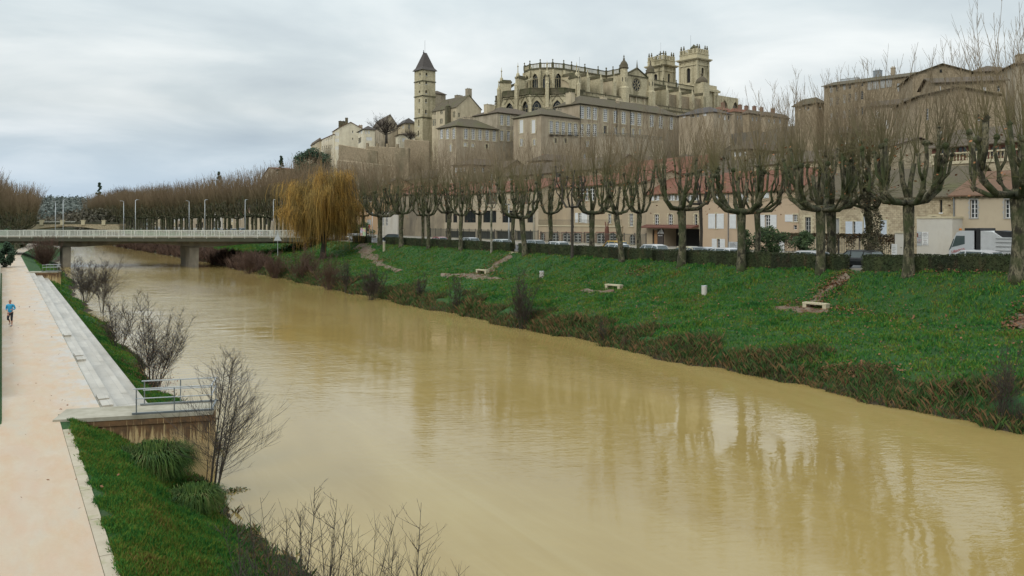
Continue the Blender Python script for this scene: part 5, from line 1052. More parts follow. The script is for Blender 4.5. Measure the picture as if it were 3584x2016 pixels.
M['browntwig'] = mat('red_brown_twigs', (.11, .06, .04), (.075, .045, .03), 5)
M['willow'] = mat('willow_strands', (.35, .19, .032), (.19, .14, .038), .35, island=.6)
M['dryleaf'] = mat('dry_leaves', (.30, .13, .05), (.18, .08, .035), 2, island=.4)
M['conifer'] = mat('conifer_needles', (.018, .04, .018), (.03, .06, .025), 1.5, island=.4)
M['bushgreen'] = mat('bush_leaves', (.03, .06, .015), (.05, .08, .02), 1.5, island=.5)
M['hedge'] = mat('hedge_leaves', (.022, .036, .010), (.04, .048, .014), .8, c3=(.07, .04, .018), s3=1.2, f3=(.55, .72), island=.55)
def vdir(a, el): return Vector((math.cos(a)*math.cos(el), math.sin(a)*math.cos(el), math.sin(el)))
def grow(p, d, L, n, wob, up, r):
    P = [p.copy()]; d = d.copy()
    for i in range(n):
        d = (d+Vector((r.gauss(0, wob), r.gauss(0, wob), r.gauss(0, wob)*.6+up))).normalized(); p = p+d*(L/n); P.append(p.copy())
    return P, d
def pollard(seed, H=16.5, th=5.4, tr=.42, nl=7, spread=2.3, dens=1.0, tw=1.0, mat_t='bark', mat_s='shoots', leaves=60, lean=(0, 0), ls=1.0, nsh=6.2):
    r = random.Random(seed); t = MB(); s = MB(); lf = MB(); root = empty('plane_tree', (0, 0, 0))
    top = Vector((lean[0], lean[1], th)); mid = Vector((lean[0]*.4+r.uniform(-.15, .15), lean[1]*.4+r.uniform(-.15, .15), th*.5))
    t.tube([(0, 0, -.5), (0, 0, .15), (mid.x*.4, mid.y*.4, th*.22), mid, top-Vector((0, 0, .5)), top+Vector((0, 0, .25))], [tr*1.4, tr*1.05, tr*.86, tr*.78, tr*.92, tr*.75], 10)
    for i in range(4): q = mid.lerp(top, r.random()); t.lathe([(.0, -.2), (tr*.3, 0), (0, .2)], 6, (q.x+r.uniform(-1, 1)*tr*.85, q.y+r.uniform(-1, 1)*tr*.85, q.z))
    knobs = []
    a0 = r.random()*6.28
    for i in range(nl):
        a = a0+i*6.283/nl+r.uniform(-.35, .35); out = spread*r.uniform(.55, 1.15); rb = tr*r.uniform(.3, .46)*ls
        st = top+Vector((math.cos(a), math.sin(a), 0))*tr*.4+Vector((0, 0, -.15))
        e = st+Vector((math.cos(a)*out*.6, math.sin(a)*out*.6, r.uniform(.0, .35))); e2 = e+Vector((math.cos(a)*out*.4, math.sin(a)*out*.4, r.uniform(.5, 1.0)))
        hh = th+r.uniform(2.9, 4.5)*H/16.5
        k = Vector((e2.x+math.cos(a)*r.uniform(.1, .8), e2.y+math.sin(a)*r.uniform(.1, .8), hh)); m1 = e2.lerp(k, .5)+Vector((r.uniform(-.25, .25), r.uniform(-.25, .25), 0))
        t.tube([st, e, e2, e2.lerp(m1, .5)+Vector((r.uniform(-.12, .12), r.uniform(-.12, .12), 0)), m1, m1.lerp(k, .5)+Vector((r.uniform(-.14, .14), r.uniform(-.14, .14), 0)), k], [rb*1.2, rb*1.1, rb*1.0, rb*.82, rb*.74, rb*.66, rb*.72], 7); knobs.append((k, a, rb)); knobs.append((e2+Vector((0, 0, .1)), a, rb*.9))
        t.lathe([(0, -.3), (rb*1.35, -.05), (rb*1.2, .15), (0, .32)], 7, tuple(k)); t.lathe([(0, -.3), (rb*1.4, 0), (0, .3)], 7, tuple(e2))
        for j in range(r.choice((1, 2, 2))):     # forks
            a2 = a+r.choice((-1, 1))*r.uniform(.5, 1.2); f0 = e2.lerp(k, r.uniform(.0, .4)); k2 = f0+Vector((math.cos(a2)*r.uniform(.4, 1.1), math.sin(a2)*r.uniform(.4, 1.1), r.uniform(1.6, 3.2)))
            t.tube([f0, f0.lerp(k2, .4)+Vector((math.cos(a2)*.3, math.sin(a2)*.3, -.1)), k2], [rb*.7, rb*.55, rb*.6], 6); t.lathe([(0, -.25), (rb*.95, 0), (0, .25)], 6, tuple(k2)); knobs.append((k2, a2, rb*.6))
    for k in range(r.choice((1, 2))):
        k2 = top+Vector((r.uniform(-.6, .6), r.uniform(-.6, .6), r.uniform(2.4, 3.6))); t.tube([top, top.lerp(k2, .5)+Vector((r.uniform(-.2, .2), r.uniform(-.2, .2), 0)), k2], [tr*.55, tr*.4, tr*.42], 7); knobs.append((k2, r.random()*6.28, tr*.35))
    for ki, (k, a, rb) in enumerate(knobs):
        low = k.z < th+2
        n = max(2, int(nsh*dens*r.uniform(.7, 1.3)*(.5 if low else 1)))
        for j in range(n):
            an = r.random()*6.28; sp_ = r.random()**.9*R(24 if not low else 45); d = vdir(an, R(90)-sp_); d = (d+Vector((math.cos(a), math.sin(a), 0))*r.uniform(0, .28)).normalized()
            L = (H-k.z)*r.uniform(.35, 1.05) if not low else r.uniform(1.5, 4.5)*H/16.5
            P, d2 = grow(k, d, L, 4, .06, .05, r); r0 = r.uniform(.02, .042)*tw; s.tube(P, [r0, r0*.8, r0*.6, r0*.42, r0*.25], 3, False)
            for m_ in range(int(L*1.8*dens)):
                q = r.uniform(.12, .95)*4; i = int(q); p = P[i].lerp(P[i+1], q-i); dd = (d2+vdir(r.random()*6.28, R(r.uniform(0, 50)))*r.uniform(.5, 1.0)).normalized()
                Pt, _ = grow(p, dd, r.uniform(.3, 1.1), 2, .12, .12, r); s.tube(Pt, [.011*tw, .009*tw, .006*tw], 3, False)
        for j in range(int(7*dens)):      # fine spray around every knob
            Pt, _ = grow(k, vdir(r.random()*6.28, R(r.uniform(-12, 45))), r.uniform(.8, 2.2), 3, .16, .03, r); s.tube(Pt, [.016*tw, .013*tw, .010*tw, .006*tw], 3, False)
            if j < 3 and leaves:
                p = Pt[-1]
    for j in range(leaves):
        k, a, rb = r.choice(knobs); p = k+Vector((r.gauss(0, .9), r.gauss(0, .9), r.gauss(-.1, .8))); u = vdir(r.random()*6.28, r.uniform(-.8, .8))*r.uniform(.07, .13); v = u.orthogonal().normalized()*.09; lf.quad(tuple(p-u), tuple(p-v), tuple(p+u), tuple(p+v))
    t.build('trunk', mat_t, root, True); s.build('crown', mat_s, root)
    if leaves: lf.build('dry_leaves', 'dryleaf', root)
    reg(root); return root
PROT = [pollard(11, nl=8, tr=.44, H=16.5), pollard(23, nl=6, spread=2.7, H=17), pollard(37, nl=6, spread=1.9, H=17, tr=.36), pollard(41, nl=9, spread=3.0, H=17, tr=.5), pollard(59, nl=5, spread=2.2, H=16.5, tr=.34), pollard(71, nl=5, spread=1.6, H=17.5, tr=.36, lean=(.7, .1)), pollard(73, nl=7, spread=2.6, H=16, th=5.0, tr=.42, lean=(-.35, .4)), pollard(79, nl=4, spread=2.9, H=16.5, th=6.0, tr=.38, lean=(.9, -.2)), pollard(83, nl=6, spread=2.1, H=17, th=5.8, tr=.46, nsh=6)]
THIN = pollard(61, H=15.5, th=6.5, tr=.17, nl=3, spread=1.5, mat_t='birch', leaves=40, ls=1.3, nsh=6)
DARKT = pollard(67, H=14.5, th=6.4, tr=.21, nl=4, spread=1.8, mat_t='darkbark', leaves=30, ls=1.4, nsh=6)
for p in PROT+[THIN, DARKT]: p.location = (0, -300, -100)
used = set()
def place(proto, x, y, rz, label, s=1.0, sz=None, group='pollarded plane trees along the street', dz=0):
    if proto.name in used: c = copy_tree(proto)
    else: c = proto; used.add(proto.name)
    c.location = (x, y, tz(x, y)+dz); c.rotation_euler = (0, 0, rz); c.scale = (s, s, sz or s); tag(c, label, 'tree', group); return c
XF, XB = 56.0, 63.5
# (pixel column, line, prototype, scale, turn, label)
TR = [
 (3562, XF, 3, 1.02, .4, 'stout plane tree cut by the right frame edge, its limb reaching over the truck'),
 (3180, XF, 0, 1.0, 2.0, 'big plane tree with a straight mottled trunk in front of the pale annexe wall'),
 (3053, XB, 4, .95, 1.0, 'ivy-wrapped plane tree behind the black car, against the blue shutters'),
 (2872, XF, 3, .97, 3.9, 'broad plane tree with a leaning trunk, left of the black car in the hedge gap'),
 (2908, XB, 1, 1.0, .9, 'plane tree standing directly behind the broad leaning one'),
 (2595, XF, 2, .95, 5.2, 'slender pale-barked plane tree in front of the pink house, left of its pair'),
 (2650, XB, 1, .98, 2.4, 'darker plane tree right behind the slender pale one at the pink house'),
 (2386, XF, 0, .97, 4.4, 'plane tree with a thick burr-covered trunk in front of the dark entrance'),
 (2176, XF, 1, .93, 1.7, 'reddish-trunked plane tree with low hooked limbs beside the arcade end'),
 (2238, XB, 2, .95, 3.0, 'upright plane tree in front of the narrow beige house with one window'),
 (2072, XB, 4, .95, 5.6, 'pale mottled plane tree in front of the brick arcade'),
 (1925, XB, 1, .97, .3, 'plane tree in front of the arcade balcony left of the crooked dark tree'),
 (1838, XF, 0, .93, 5.9, 'leaning plane tree at the right end of the band of dark windows'),
 (1797, XB, 2, .95, 1.2, 'plane tree beside the grey street pole at the hedge gap'),
 (1680, XB, 4, .95, 2.8, 'plane tree in front of the middle dark window, between the birch-like ones'),
 (1612, XF, 2, .92, .8, 'pale-streaked plane tree near the left end of the dark windows'),
 (1572, XB, 0, .92, 2.2, 'plane tree at the left corner of the cream service building'),
 (1500, XF, 1, .9, 4.0, 'leaning plane tree in front of the blank rendered wall, right of a pair'),
 (1480, XB, 4, .95, 5.0, 'plane tree hidden behind the leaning one at the blank wall'),
 (1405, XF, 3, .86, 1.1, 'gnarled plane tree in front of the small white building'),
 (1330, XF, 2, .88, 2.7, 'plane tree leaning left beside the dark car at the street corner'),
]
for ti, (px, X, k, s, rz, lb) in enumerate(TR): Y, d = onX(px, X); k = (k+ti*5) % 9 if ti > 1 else k; place(PROT[k], X, Y, rz, lb, max(s, .97))
Y, d = onX(1720, XF); place(THIN, XF, Y, .5, 'thin white-barked young tree in front of the service building', .95, group='young trees along the hedge')
Y, d = onX(2003, XF); place(DARKT, XF, Y, 1.4, 'crooked dark thin tree in front of the brick arcade', .95, group='young trees along the hedge')
Y, d = onX(2452, 62); place(DARKT, 62, Y, 3.8, 'thin leaning grey tree at the right end of the red awning', .95, group='young trees along the hedge')
for p_ in PROT:
    if p_.name not in used:
        for ch in [c for c in bpy.data.objects if c.parent == p_]: bpy.data.objects.remove(ch)
        bpy.data.objects.remove(p_)
# far rows: lighter prototypes
FP = [pollard(101+i, H=17.5, nl=6, spread=2.6, dens=.75, tw=1.7, mat_s='farshoots', leaves=0, nsh=10) for i in range(4)]
for p in FP: p.location = (0, -300, -100)
k = 0; Y = 151.0
while Y < 620:
    for X in (55.5, 64.0):
        if X < 60 and Y < 158: continue
        xx = X+float(shR(Y))+rnd.uniform(-.5, .5); yy = Y+rnd.uniform(-1, 1)
        p = FP[k % 4]; k += 1
        place(p, xx, yy, rnd.random()*6.28, 'bare pollarded plane tree in the long double row beyond the weeping willow', rnd.uniform(.95, 1.08)*(1+.25*float(sm((Y-250)/350))), group='far plane trees of the right bank')
    Y += 7.6+max(0, (Y-330))*.02
Y = 232.
while Y < 520:
    for X in (-5.5, 2.5):
        xx = X+float(shL(Y))*.75+rnd.uniform(-.5, .5)
        p = FP[k % 4]; k += 1
        place(p, xx-1.5, Y+rnd.uniform(-1, 1), rnd.random()*6.28, 'bare plane tree in the grove on the left bank beyond the bridge', rnd.uniform(.95, 1.05), group='plane trees of the left bank')
    Y += 8.5
# ------------------------------------------------------------------ weeping willow
def willow():
    r = random.Random(5); root = empty('weeping_willow', (0, 0, 0)); t = MB(); s = MB()
    t.tube([(0, 0, -.6), (.1, 0, 1.6), (.5, .1, 4), (.3, .3, 7.2), (.2, .2, 9.5)], [.75, .5, .42, .36, .24], 9)
    tips = []
    for i in range(22):
        a = r.random()*6.28; z = r.uniform(2.8, 8.6); p = Vector((.3, .2, z)); P, d = grow(p, vdir(a, R(r.uniform(5, 78))), r.uniform(3.4, 7.2)*(.75+.35*math.cos(a-3.4)**2), 6, .15, .0, r)
        t.tube(P, [.2, .17, .14, .11, .08, .06, .035], 6)
        for j in range(12):
            q = r.uniform(.25, 1)*6; i_ = min(5, int(q)); pp = P[i_].lerp(P[i_+1], q-i_); Q, _ = grow(pp, vdir(a+r.uniform(-1.5, 1.5), R(r.uniform(5, 60))), r.uniform(1, 3.4), 3, .14, .02, r); t.tube(Q, [.06, .045, .03, .015], 4, False); tips += [Q[1], Q[2], Q[3], Q[3]]
    for i in range(15000):
        p = r.choice(tips)+Vector((r.gauss(0, .75), r.gauss(0, .75), r.gauss(0, .35))); rad = math.hypot(p.x, p.y)
        L = min(max(1.0, p.z-r.uniform(-.3, 5.0 if rad < 4.5 else 2.5)), 11)*(r.uniform(.06, .36) if r.random() < .84 else r.uniform(.3, .85)); a = math.atan2(p.y, p.x)+r.gauss(0, .4); o_ = r.uniform(.1, .8)
        P = [p, p+Vector((math.cos(a)*o_*.6, math.sin(a)*o_*.6, .12-L*.08))]
        for k in (.35, .65, 1): P.append(p+Vector((math.cos(a)*o_*(1+k*.5)+r.gauss(0, .16), math.sin(a)*o_*(1+k*.5)+r.gauss(0, .16), -L*k)))
        w_ = r.uniform(.014, .03); s.tube(P, [w_*.6, w_, w_, w_, w_*.4], 3, False)
    t.build('trunk', 'darkbark', root, True); s.build('crown', 'willow', root); return root
wv = willow(); Y, d = onX(1130, 48.5); wv.location = (48.5, Y, tz(48.5, Y)); wv.scale = (1.0, 1.0, 1.14); tag(wv, 'large golden weeping willow with hanging strands beside the bridge end', 'tree')
# ------------------------------------------------------------------ hilltop trees
def bare_round(seed, H, Rr, m='twig', tw=1.0):
    r = random.Random(seed); root = empty('bare_tree', (0, 0, 0)); t = MB(); s = MB(); t.tube([(0, 0, -1), (0, 0, H*.2), (.1, .1, H*.35)], [H*.035, H*.028, H*.022], 7)
    for i in range(13):
        P, d = grow(Vector((0, 0, H*r.uniform(.18, .36))), vdir(r.random()*6.28, R(r.uniform(15, 85))), H*r.uniform(.3, .42), 4, .12, .08, r); t.tube(P, [H*.013, H*.01, H*.008, H*.006, H*.004], 5)
        for j in range(17):
            q = r.uniform(.2, 1)*4; k = min(3, int(q)); p = P[k].lerp(P[k+1], q-k); Q, d2 = grow(p, (d+vdir(r.random()*6.28, R(r.uniform(-20, 70)))*.9).normalized(), H*r.uniform(.12, .27), 3, .12, .06, r); s.tube(Q, [.04*tw, .03*tw, .02*tw, .014*tw], 3, False)
            for l in range(3): p = Q[r.randint(1, 3)]; W_, _ = grow(p, (d2+vdir(r.random()*6.28, R(r.uniform(-10, 80)))).normalized(), H*r.uniform(.05, .12), 2, .15, .05, r); s.tube(W_, [.026*tw, .022*tw, .016*tw], 3, False)
    t.build('trunk', 'darkbark', root, True); s.build('crown', m, root); reg(root); return root
bt_ = bare_round(9, 13.5, 6); p = at(1352, 506, 290); bt_.scale = (1.25, 1.25, .95); bt_.location = (p.x, p.y, p.z); tag(bt_, 'round-crowned bare tree on the hilltop terrace left of the slender tower', 'tree')
b2 = copy_tree(bt_); p = at(1438, 500, 286); b2.location = (p.x, p.y, p.z-1); b2.scale = (.6, .6, .55); tag(b2, 'small bare tree at the foot of the slender tower', 'tree')
b2 = copy_tree(bt_); p = at(430, 690, 620); b2.location = (p.x, p.y, p.z-6); b2.scale = (1.6, 1.6, 1.3); tag(b2, 'rounded bare tree rising above the far left tree line', 'tree')
def leafy(seed, H, Rx, n, m, sz, name='evergreen_tree', shape='round'):
    r = random.Random(seed); root = empty(name, (0, 0, 0)); t = MB(); s = MB(); t.tube([(0, 0, -2), (0, 0, H*.75)], [H*.03, H*.012], 6)
    cl = []
    for i in range(26):
        z = r.random(); rr = Rx*(math.sin(math.pi*min(1, z*.95+.1))**.6 if shape == 'round' else (1.02-z))*r.uniform(.35, 1); a = r.random()*6.28; cl.append(Vector((math.cos(a)*rr, math.sin(a)*rr, H*(.12+.85*z))))
    for i in range(n):
        c = r.choice(cl); v = vdir(r.random()*6.28, r.uniform(-1.4, 1.4))*(r.random()**.5)*(Rx*.38 if shape == 'round' else Rx*.26); p = c+Vector((v.x, v.y, v.z*.75)); u = vdir(r.random()*6.28, r.uniform(-.6, .9))*sz*r.uniform(.6, 1.3); w_ = u.orthogonal().normalized()*sz*.6; s.quad(tuple(p-u), tuple(p-w_), tuple(p+u), tuple(p+w_))
    t.build('trunk', 'darkbark', root); s.build('crown', m, root); return root
def put(o, px, py, d, label, cat='tree', dz=0): p = at(px, py, d); o.location = (p.x, p.y, p.z+dz); tag(o, label, cat); return o
put(leafy(1, 9.5, 6.2, 5200, 'conifer', .38), 1098, 615, 285, 'wide dark evergreen tree below the left end of the upper town')
put(leafy(2, 7, 4, 2600, 'conifer', .35), 1060, 640, 275, 'second dark evergreen beneath the wide one, nearer the willow')
put(leafy(3, 9, 1.8, 1800, 'conifer', .35, 'conifer', 'cone'), 984, 620, 330, 'narrow dark conifer standing up beside the reddish gable at left')
put(leafy(4, 8, 2.4, 800, 'conifer', .4, 'conifer', 'cone'), 766, 655, 420, 'sparse spiky conifer poking above the tree line at left')
put(leafy(5, 14, 3.4, 1500, 'conifer', .6, 'conifer', 'cone'), 348, 700, 640, 'dark conifer tip above the far tree line')
put(leafy(6, 5, 3.0, 3000, 'bushgreen', .22, 'evergreen_bush'), 1262, 845, 200, 'rounded dark green bush between the willow and the white car', 'bush')
put(leafy(7, 3.6, 2.0, 3500, 'bushgreen', .13, 'evergreen_bush'), 2690, 905, 88, 'dark leafy bush in front of the pink house between the plane trunks', 'bush')
put(leafy(8, 3.0, 1.4, 2200, 'bushgreen', .12, 'evergreen_bush'), 2610, 905, 90, 'smaller dark bush left of the pale plane trunk at the pink house', 'bush')
put(leafy(9, 2.6, 1.5, 2600, 'bushgreen', .12, 'climber'), 2818, 900, 86, 'climbing shrub on the fence at the corner of the stone house', 'bush')
# ivy on the plane trunk in front of the blue shutters
Y, d = onX(3053, XB); r_ = random.Random(12); s = MB()
for i in range(2600):
    z = r_.uniform(0, 7.2); a = r_.random()*6.28; rr = .5+.25*math.sin(z*2.3+a)+r_.uniform(-.05, .22); p = Vector((rr*math.cos(a), rr*math.sin(a), z)); u = vdir(r_.random()*6.28, r_.uniform(-.7, .7))*.09; w_ = u.orthogonal().normalized()*.07; s.quad(tuple(p-u), tuple(p-w_), tuple(p+u), tuple(p+w_))
o = s.build('ivy', mat('ivy_leaves', (.05, .055, .02), (.08, .06, .03), 2, island=.5)); o.location = (XB, Y, tz(XB, Y)); tag(o, 'ivy mantle wrapped round the plane trunk by the blue shutters', 'ivy')
# ------------------------------------------------------------------ hedges
def hedge(x0, x1, px0, px1, label, h=1.22):
    Ya, _ = onX(px0, x0); Yb, _ = onX(px1, x0); Y0, Y1 = min(Ya, Yb), max(Ya, Yb); L = Y1-Y0; z0 = tz(57, Y1)-.1; z1 = tz(57, Y0)-.1
    r = np.random.default_rng(int(px0)); root = empty('hedge', (x0, Y0, 0), 0, label, 'hedge', 'clipped hedges along the street')
    zb = lambda y: z1+(z0-z1)*y/L
    o = MB(); n = max(2, int(L/1.0))
    for i in range(n): y0, y1 = L*i/n, L*(i+1)/n; a, c = zb(y0), zb(y1); hh = h+.1-.09; o.v += [(.08, y0+.06*(i == 0), a), (x1-x0-.08, y0+.06*(i == 0), a), (x1-x0-.08, y1-.06*(i == n-1), c), (.08, y1-.06*(i == n-1), c), (.08, y0+.06*(i == 0), a+hh), (x1-x0-.08, y0+.06*(i == 0), a+hh), (x1-x0-.08, y1-.06*(i == n-1), c+hh), (.08, y1-.06*(i == n-1), c+hh)]; b = len(o.v)-8; [(o.f.append(tuple(b+j for j in f)), o.mi.append(0)) for f in ((4, 5, 6, 7), (0, 1, 5, 4), (1, 2, 6, 5), (2, 3, 7, 6), (3, 0, 4, 7))]
    o.build('body', 'hedge', root)
    N_ = int(L*420); y = r.uniform(0, L, N_); side = r.random(N_); X = np.where(side < .55, r.uniform(-.04, .1, N_), r.uniform(0, x1-x0, N_)); Z = np.where(side < .55, r.uniform(0, h+.1, N_), h+.1+r.uniform(-.1, .05, N_)+.03*np.sin(y*1.7))
    y = np.where(side > .97, r.choice([0., L], N_)+r.uniform(-.05, .05, N_), y); Z = np.where(side > .97, r.uniform(0, h+.1, N_), Z)
    C = np.stack([X, y, Z+zb(y)], -1); U = r.normal(0, 1, (N_, 3)); U /= np.linalg.norm(U, axis=1)[:, None]; W_ = np.cross(U, r.normal(0, 1, (N_, 3))); W_ /= np.linalg.norm(W_, axis=1)[:, None]
    s_ = r.uniform(.03, .075, (N_, 1)); V = np.stack([C-U*s_, C-W_*s_*.7, C+U*s_, C+W_*s_*.7], 1).reshape(-1, 3); npmesh('leaves', V, np.arange(4*N_).reshape(-1, 4), 'hedge', root)
HX0, HX1 = 56.7, 57.55
for a, c, lb in ((3014, 3640, 'clipped hedge at right, running in front of the truck and annexe'), (2294, 2955, 'long clipped hedge left of the black car, in front of the pink house'), (1812, 2281, 'clipped hedge in front of the brick arcade, left of the white van gap'), (1347, 1784, 'long clipped hedge in front of the cream service building')): hedge(HX0, HX1, a, c, lb)
hedge(56.2, 57.2, 1232, 1284, 'short clipped hedge stub by the willow and the white car')
# ------------------------------------------------------------------ ground cover (nobody could count it)
def gmat(name, stops, isl=.35, sc=.5):
    m, t, b = nodes(name); v = coords(t, kind='World'); g = t.nodes.new('ShaderNodeNewGeometry')
    mx_ = t.nodes.new('ShaderNodeMath'); mx_.operation = 'MULTIPLY_ADD'; t.links.new(g.outputs['Random Per Island'], mx_.inputs[0]); mx_.inputs[1].default_value = isl; t.links.new(noise(t, v, sc, 5, .65), mx_.inputs[2])
    t.links.new(rampn(t, mx_.outputs[0], stops), b.inputs['Base Color']); b.inputs['Roughness'].default_value = .8; b.inputs['Specular IOR Level'].default_value = .25; return m
M['grassblades'] = gmat('grass_blades', [(.40, (.013, .072, .017)), (.54, (.024, .125, .022)), (.68, (.052, .17, .022)), (.83, (.13, .185, .02)), (.97, (.18, .13, .035))], .38, .45)
M['brush'] = gmat('bank_brush', [(.38, (.06, .045, .025)), (.52, (.10, .07, .035)), (.62, (.03, .085, .02)), (.75, (.05, .11, .025)), (.9, (.17, .10, .045))], .5, .6)
M['litter'] = gmat('fallen_leaves', [(.4, (.10, .045, .025)), (.6, (.17, .07, .035)), (.85, (.22, .11, .055))], .5, 1)
def zb(X, Y): return terrain(X, Y)+.10*np.sin(X*2.1+Y*1.3)*np.sin(Y*1.7-X)+.07*np.sin(X*4.7+1)*np.sin(Y*3.9+X)
def tufts(name, X, Y, hgt, wid, m, label, cat, seed=1, blades=3, lean=.6, z=None):
    r = np.random.default_rng(seed); n = len(X); X = np.repeat(X, blades)+r.normal(0, .04, n*blades); Y = np.repeat(Y, blades)+r.normal(0, .04, n*blades); H_ = np.repeat(hgt, blades)*r.uniform(.5, 1.2, n*blades)
    Z = zb(X, Y)-.015 if z is None else np.repeat(z, blades); a = r.uniform(0, 6.28, n*blades); b = r.uniform(0, 6.28, n*blades); l = H_*lean*r.uniform(.2, 1, n*blades); w_ = wid*r.uniform(.6, 1.3, n*blades)
    P0 = np.stack([X-np.cos(a)*w_, Y-np.sin(a)*w_, Z], -1); P1 = np.stack([X+np.cos(a)*w_, Y+np.sin(a)*w_, Z], -1)
    P2 = np.stack([X+np.cos(b)*l*.4+np.cos(a)*w_*.7, Y+np.sin(b)*l*.4+np.sin(a)*w_*.7, Z+H_*.6], -1); P3 = np.stack([X+np.cos(b)*l, Y+np.sin(b)*l, Z+H_*.95], -1)
    V = np.stack([P0, P1, P2, P3], 1).reshape(-1, 3); return tag(npmesh(name, V, np.arange(len(V)).reshape(-1, 4), m), label, cat, kind='stuff')
def sample(n, x0, x1, y0, y1, seed, f=None):
    r = np.random.default_rng(seed); X = r.uniform(x0, x1, n); Y = r.uniform(y0, y1, n); k = np.ones(n, bool) if f is None else f(X, Y, r); return X[k], Y[k]
pn = lambda X, Y, s=1., o=0: np.sin(X*1.3*s+o)*np.sin(Y*.9*s+o*2)+.6*np.sin(X*2.7*s+Y*1.9*s+o)
# left bank, near
fl = lambda X, Y, r: (zb(X, Y) > .12+.1*pn(X, Y, 1.4)) & ~(Y > 33.45-.327*(X-1.55)) & (r.random(len(X)) < np.clip((np.where(X < 4.3, 1.0, 1.0-.33*(X-4.3))+.25*pn(X, Y, .8)), .05, 1))
X, Y = sample(2600, 2.03, 2.2, 13, 32, 41); tufts('kerb_grass', X, Y, np.full(len(X), .09), .012, 'grassblades', 'thin fringe of grass creeping over the path kerb', 'grass', 41, 3, 1.0)
X, Y = sample(72000, 2.08, 7.4, 13, 33.3, 1, fl); tufts('near_bank_grass', X, Y, .10+.06*np.random.default_rng(1).random(len(X)), .012, 'grassblades', 'short wet green grass on the near left bank', 'grass', 1, 4)
X, Y = sample(30000, 5.5, 9.2, 33.6, 80, 2, lambda X, Y, r: (zb(X, Y) > .2) & (r.random(len(X)) < np.clip(1.25-.36*(X-5.5), .1, 1))); tufts('left_bank_grass', X, Y, np.full(len(X), .14), .02, 'grassblades', 'strip of green grass between the terrace and the water', 'grass', 2, 3)
X, Y = sample(9000, 5.5, 9.5, 80, 190, 3, lambda X, Y, r: zb(X, Y) > .25); tufts('left_bank_grass', X, Y, np.full(len(X), .2), .04, 'grassblades', 'far strip of green grass on the left bank near the bridge', 'grass', 3, 3)
X, Y = sample(14000, 4.6, 8.2, 13, 90, 4, lambda X, Y, r: (zb(X, Y) > -.05) & (zb(X, Y) < .45+.25*pn(X, Y)) & (r.random(len(X)) < .6)); tufts('left_bank_brush', X, Y, .12+.2*np.random.default_rng(4).random(len(X)), .018, 'brush', 'brown low brush and debris at the left waterline', 'undergrowth', 4, 3, 1.1)
# right bank
X, Y = sample(95000, 41.3, 56.6, 16, 150, 5, lambda X, Y, r: (r.random(len(X)) < np.where(Y < 75, 1, .55)) & (zb(X, Y) > .4+.4*pn(X, Y, .6))); tufts('right_bank_grass', X, Y, .16+.14*np.clip(pn(X, Y, .7), 0, 1.5), .03, 'grassblades', 'lush dark green grass sloping up the right bank to the hedge', 'grass', 5, 3, .7)
X, Y = sample(16000, 38, 56, 150, 260, 6, lambda X, Y, r: zb(X, Y) > .5); tufts('right_bank_grass', X, Y, np.full(len(X), .3), .07, 'grassblades', 'distant green grass on the right bank by the bridge', 'grass', 6, 3)
X, Y = sample(70000, 39.2, 44.6, 14, 160, 7, lambda X, Y, r: (zb(X, Y) > -.08) & (zb(X, Y) < 1.25+.5*pn(X, Y, .5, 1)) & (r.random(len(X)) < .85)); tufts('right_bank_brush', X, Y, .2+.35*np.random.default_rng(7).random(len(X))*(1+np.clip(pn(X, Y, .4, 2), 0, 2)), .015, 'brush', 'brown and olive brush along the right waterline', 'undergrowth', 7, 3, .9)
X, Y = sample(24000, 34, 43, 150, 420, 8, lambda X, Y, r: (zb(X, Y) > -.1) & (zb(X, Y) < 3.0)); tufts('far_bank_brush', X, Y, .8+1.4*np.random.default_rng(8).random(len(X)), .06, 'browntwig', 'dark brown brushwood along the right bank before and behind the bridge', 'undergrowth', 8, 4, .6)
# fallen leaves
def leaves(name, X, Y, s, label, seed, dz=.06):
    r = np.random.default_rng(seed); n = len(X); C = np.stack([X, Y, zb(X, Y)+dz+r.uniform(0, .12, n)], -1); U = r.normal(0, 1, (n, 3)); U[:, 2] *= .5; U /= np.linalg.norm(U, axis=1)[:, None]; W_ = np.cross(U, np.array([0, 0, 1.])+r.normal(0, .3, (n, 3))); W_ /= np.linalg.norm(W_, axis=1)[:, None]
    q = s*r.uniform(.6, 1.3, (n, 1)); V = np.stack([C-U*q, C-W_*q*.8, C+U*q, C+W_*q*.8], 1).reshape(-1, 3); return tag(npmesh(name, V, np.arange(4*n).reshape(-1, 4), 'litter'), label, 'leaves', kind='stuff')
X, Y = sample(3600, 42, 56.4, 18, 130, 9); leaves('scattered_leaves', X, Y, .075, 'brown plane leaves scattered over the right bank grass', 9, .1)
def blob(cx, cy, rx, ry, n, seed): r = np.random.default_rng(seed); return cx+r.normal(0, rx, n), cy+r.normal(0, ry, n)
XX, YY_ = [], []
def gpt(px, py, zg=3.2):          # point on the bank seen at this pixel (march the ray to the terrain)
    q = (px-1792)/F; s = (py-HY)/F; d = 20.
    while d < 400:
        x, y = W2(q*d, d); z = CAMZ-s*d
        if z < tz(x, y): return x, y
        d += .1
    return x, y
for px, py, rx, ry, n in ((2850, 1075, .5, 2.2, 420), (2900, 1020, .9, .7, 420), (2930, 985, .6, .5, 260), (1700, 960, .8, 1.8, 300), (1740, 915, 1, .8, 200), (2240, 950, .5, 1.2, 200), (1600, 965, .7, 2.0, 160), (3010, 1300, .35, 1.3, 420), (3575, 1130, .7, .6, 300), (1330, 915, .9, 1.5, 240), (2420, 1215, .4, 2.5, 120), (1900, 1130, .4, 2.5, 120), (3060, 1110, .6, 3, 120), (2760, 930, .2, 3, 150), (3380, 957, .25, 3, 150)):
    gx, gy = gpt(px, py); a, c = blob(gx, gy, rx, ry, n, px); XX.append(a); YY_.append(c)
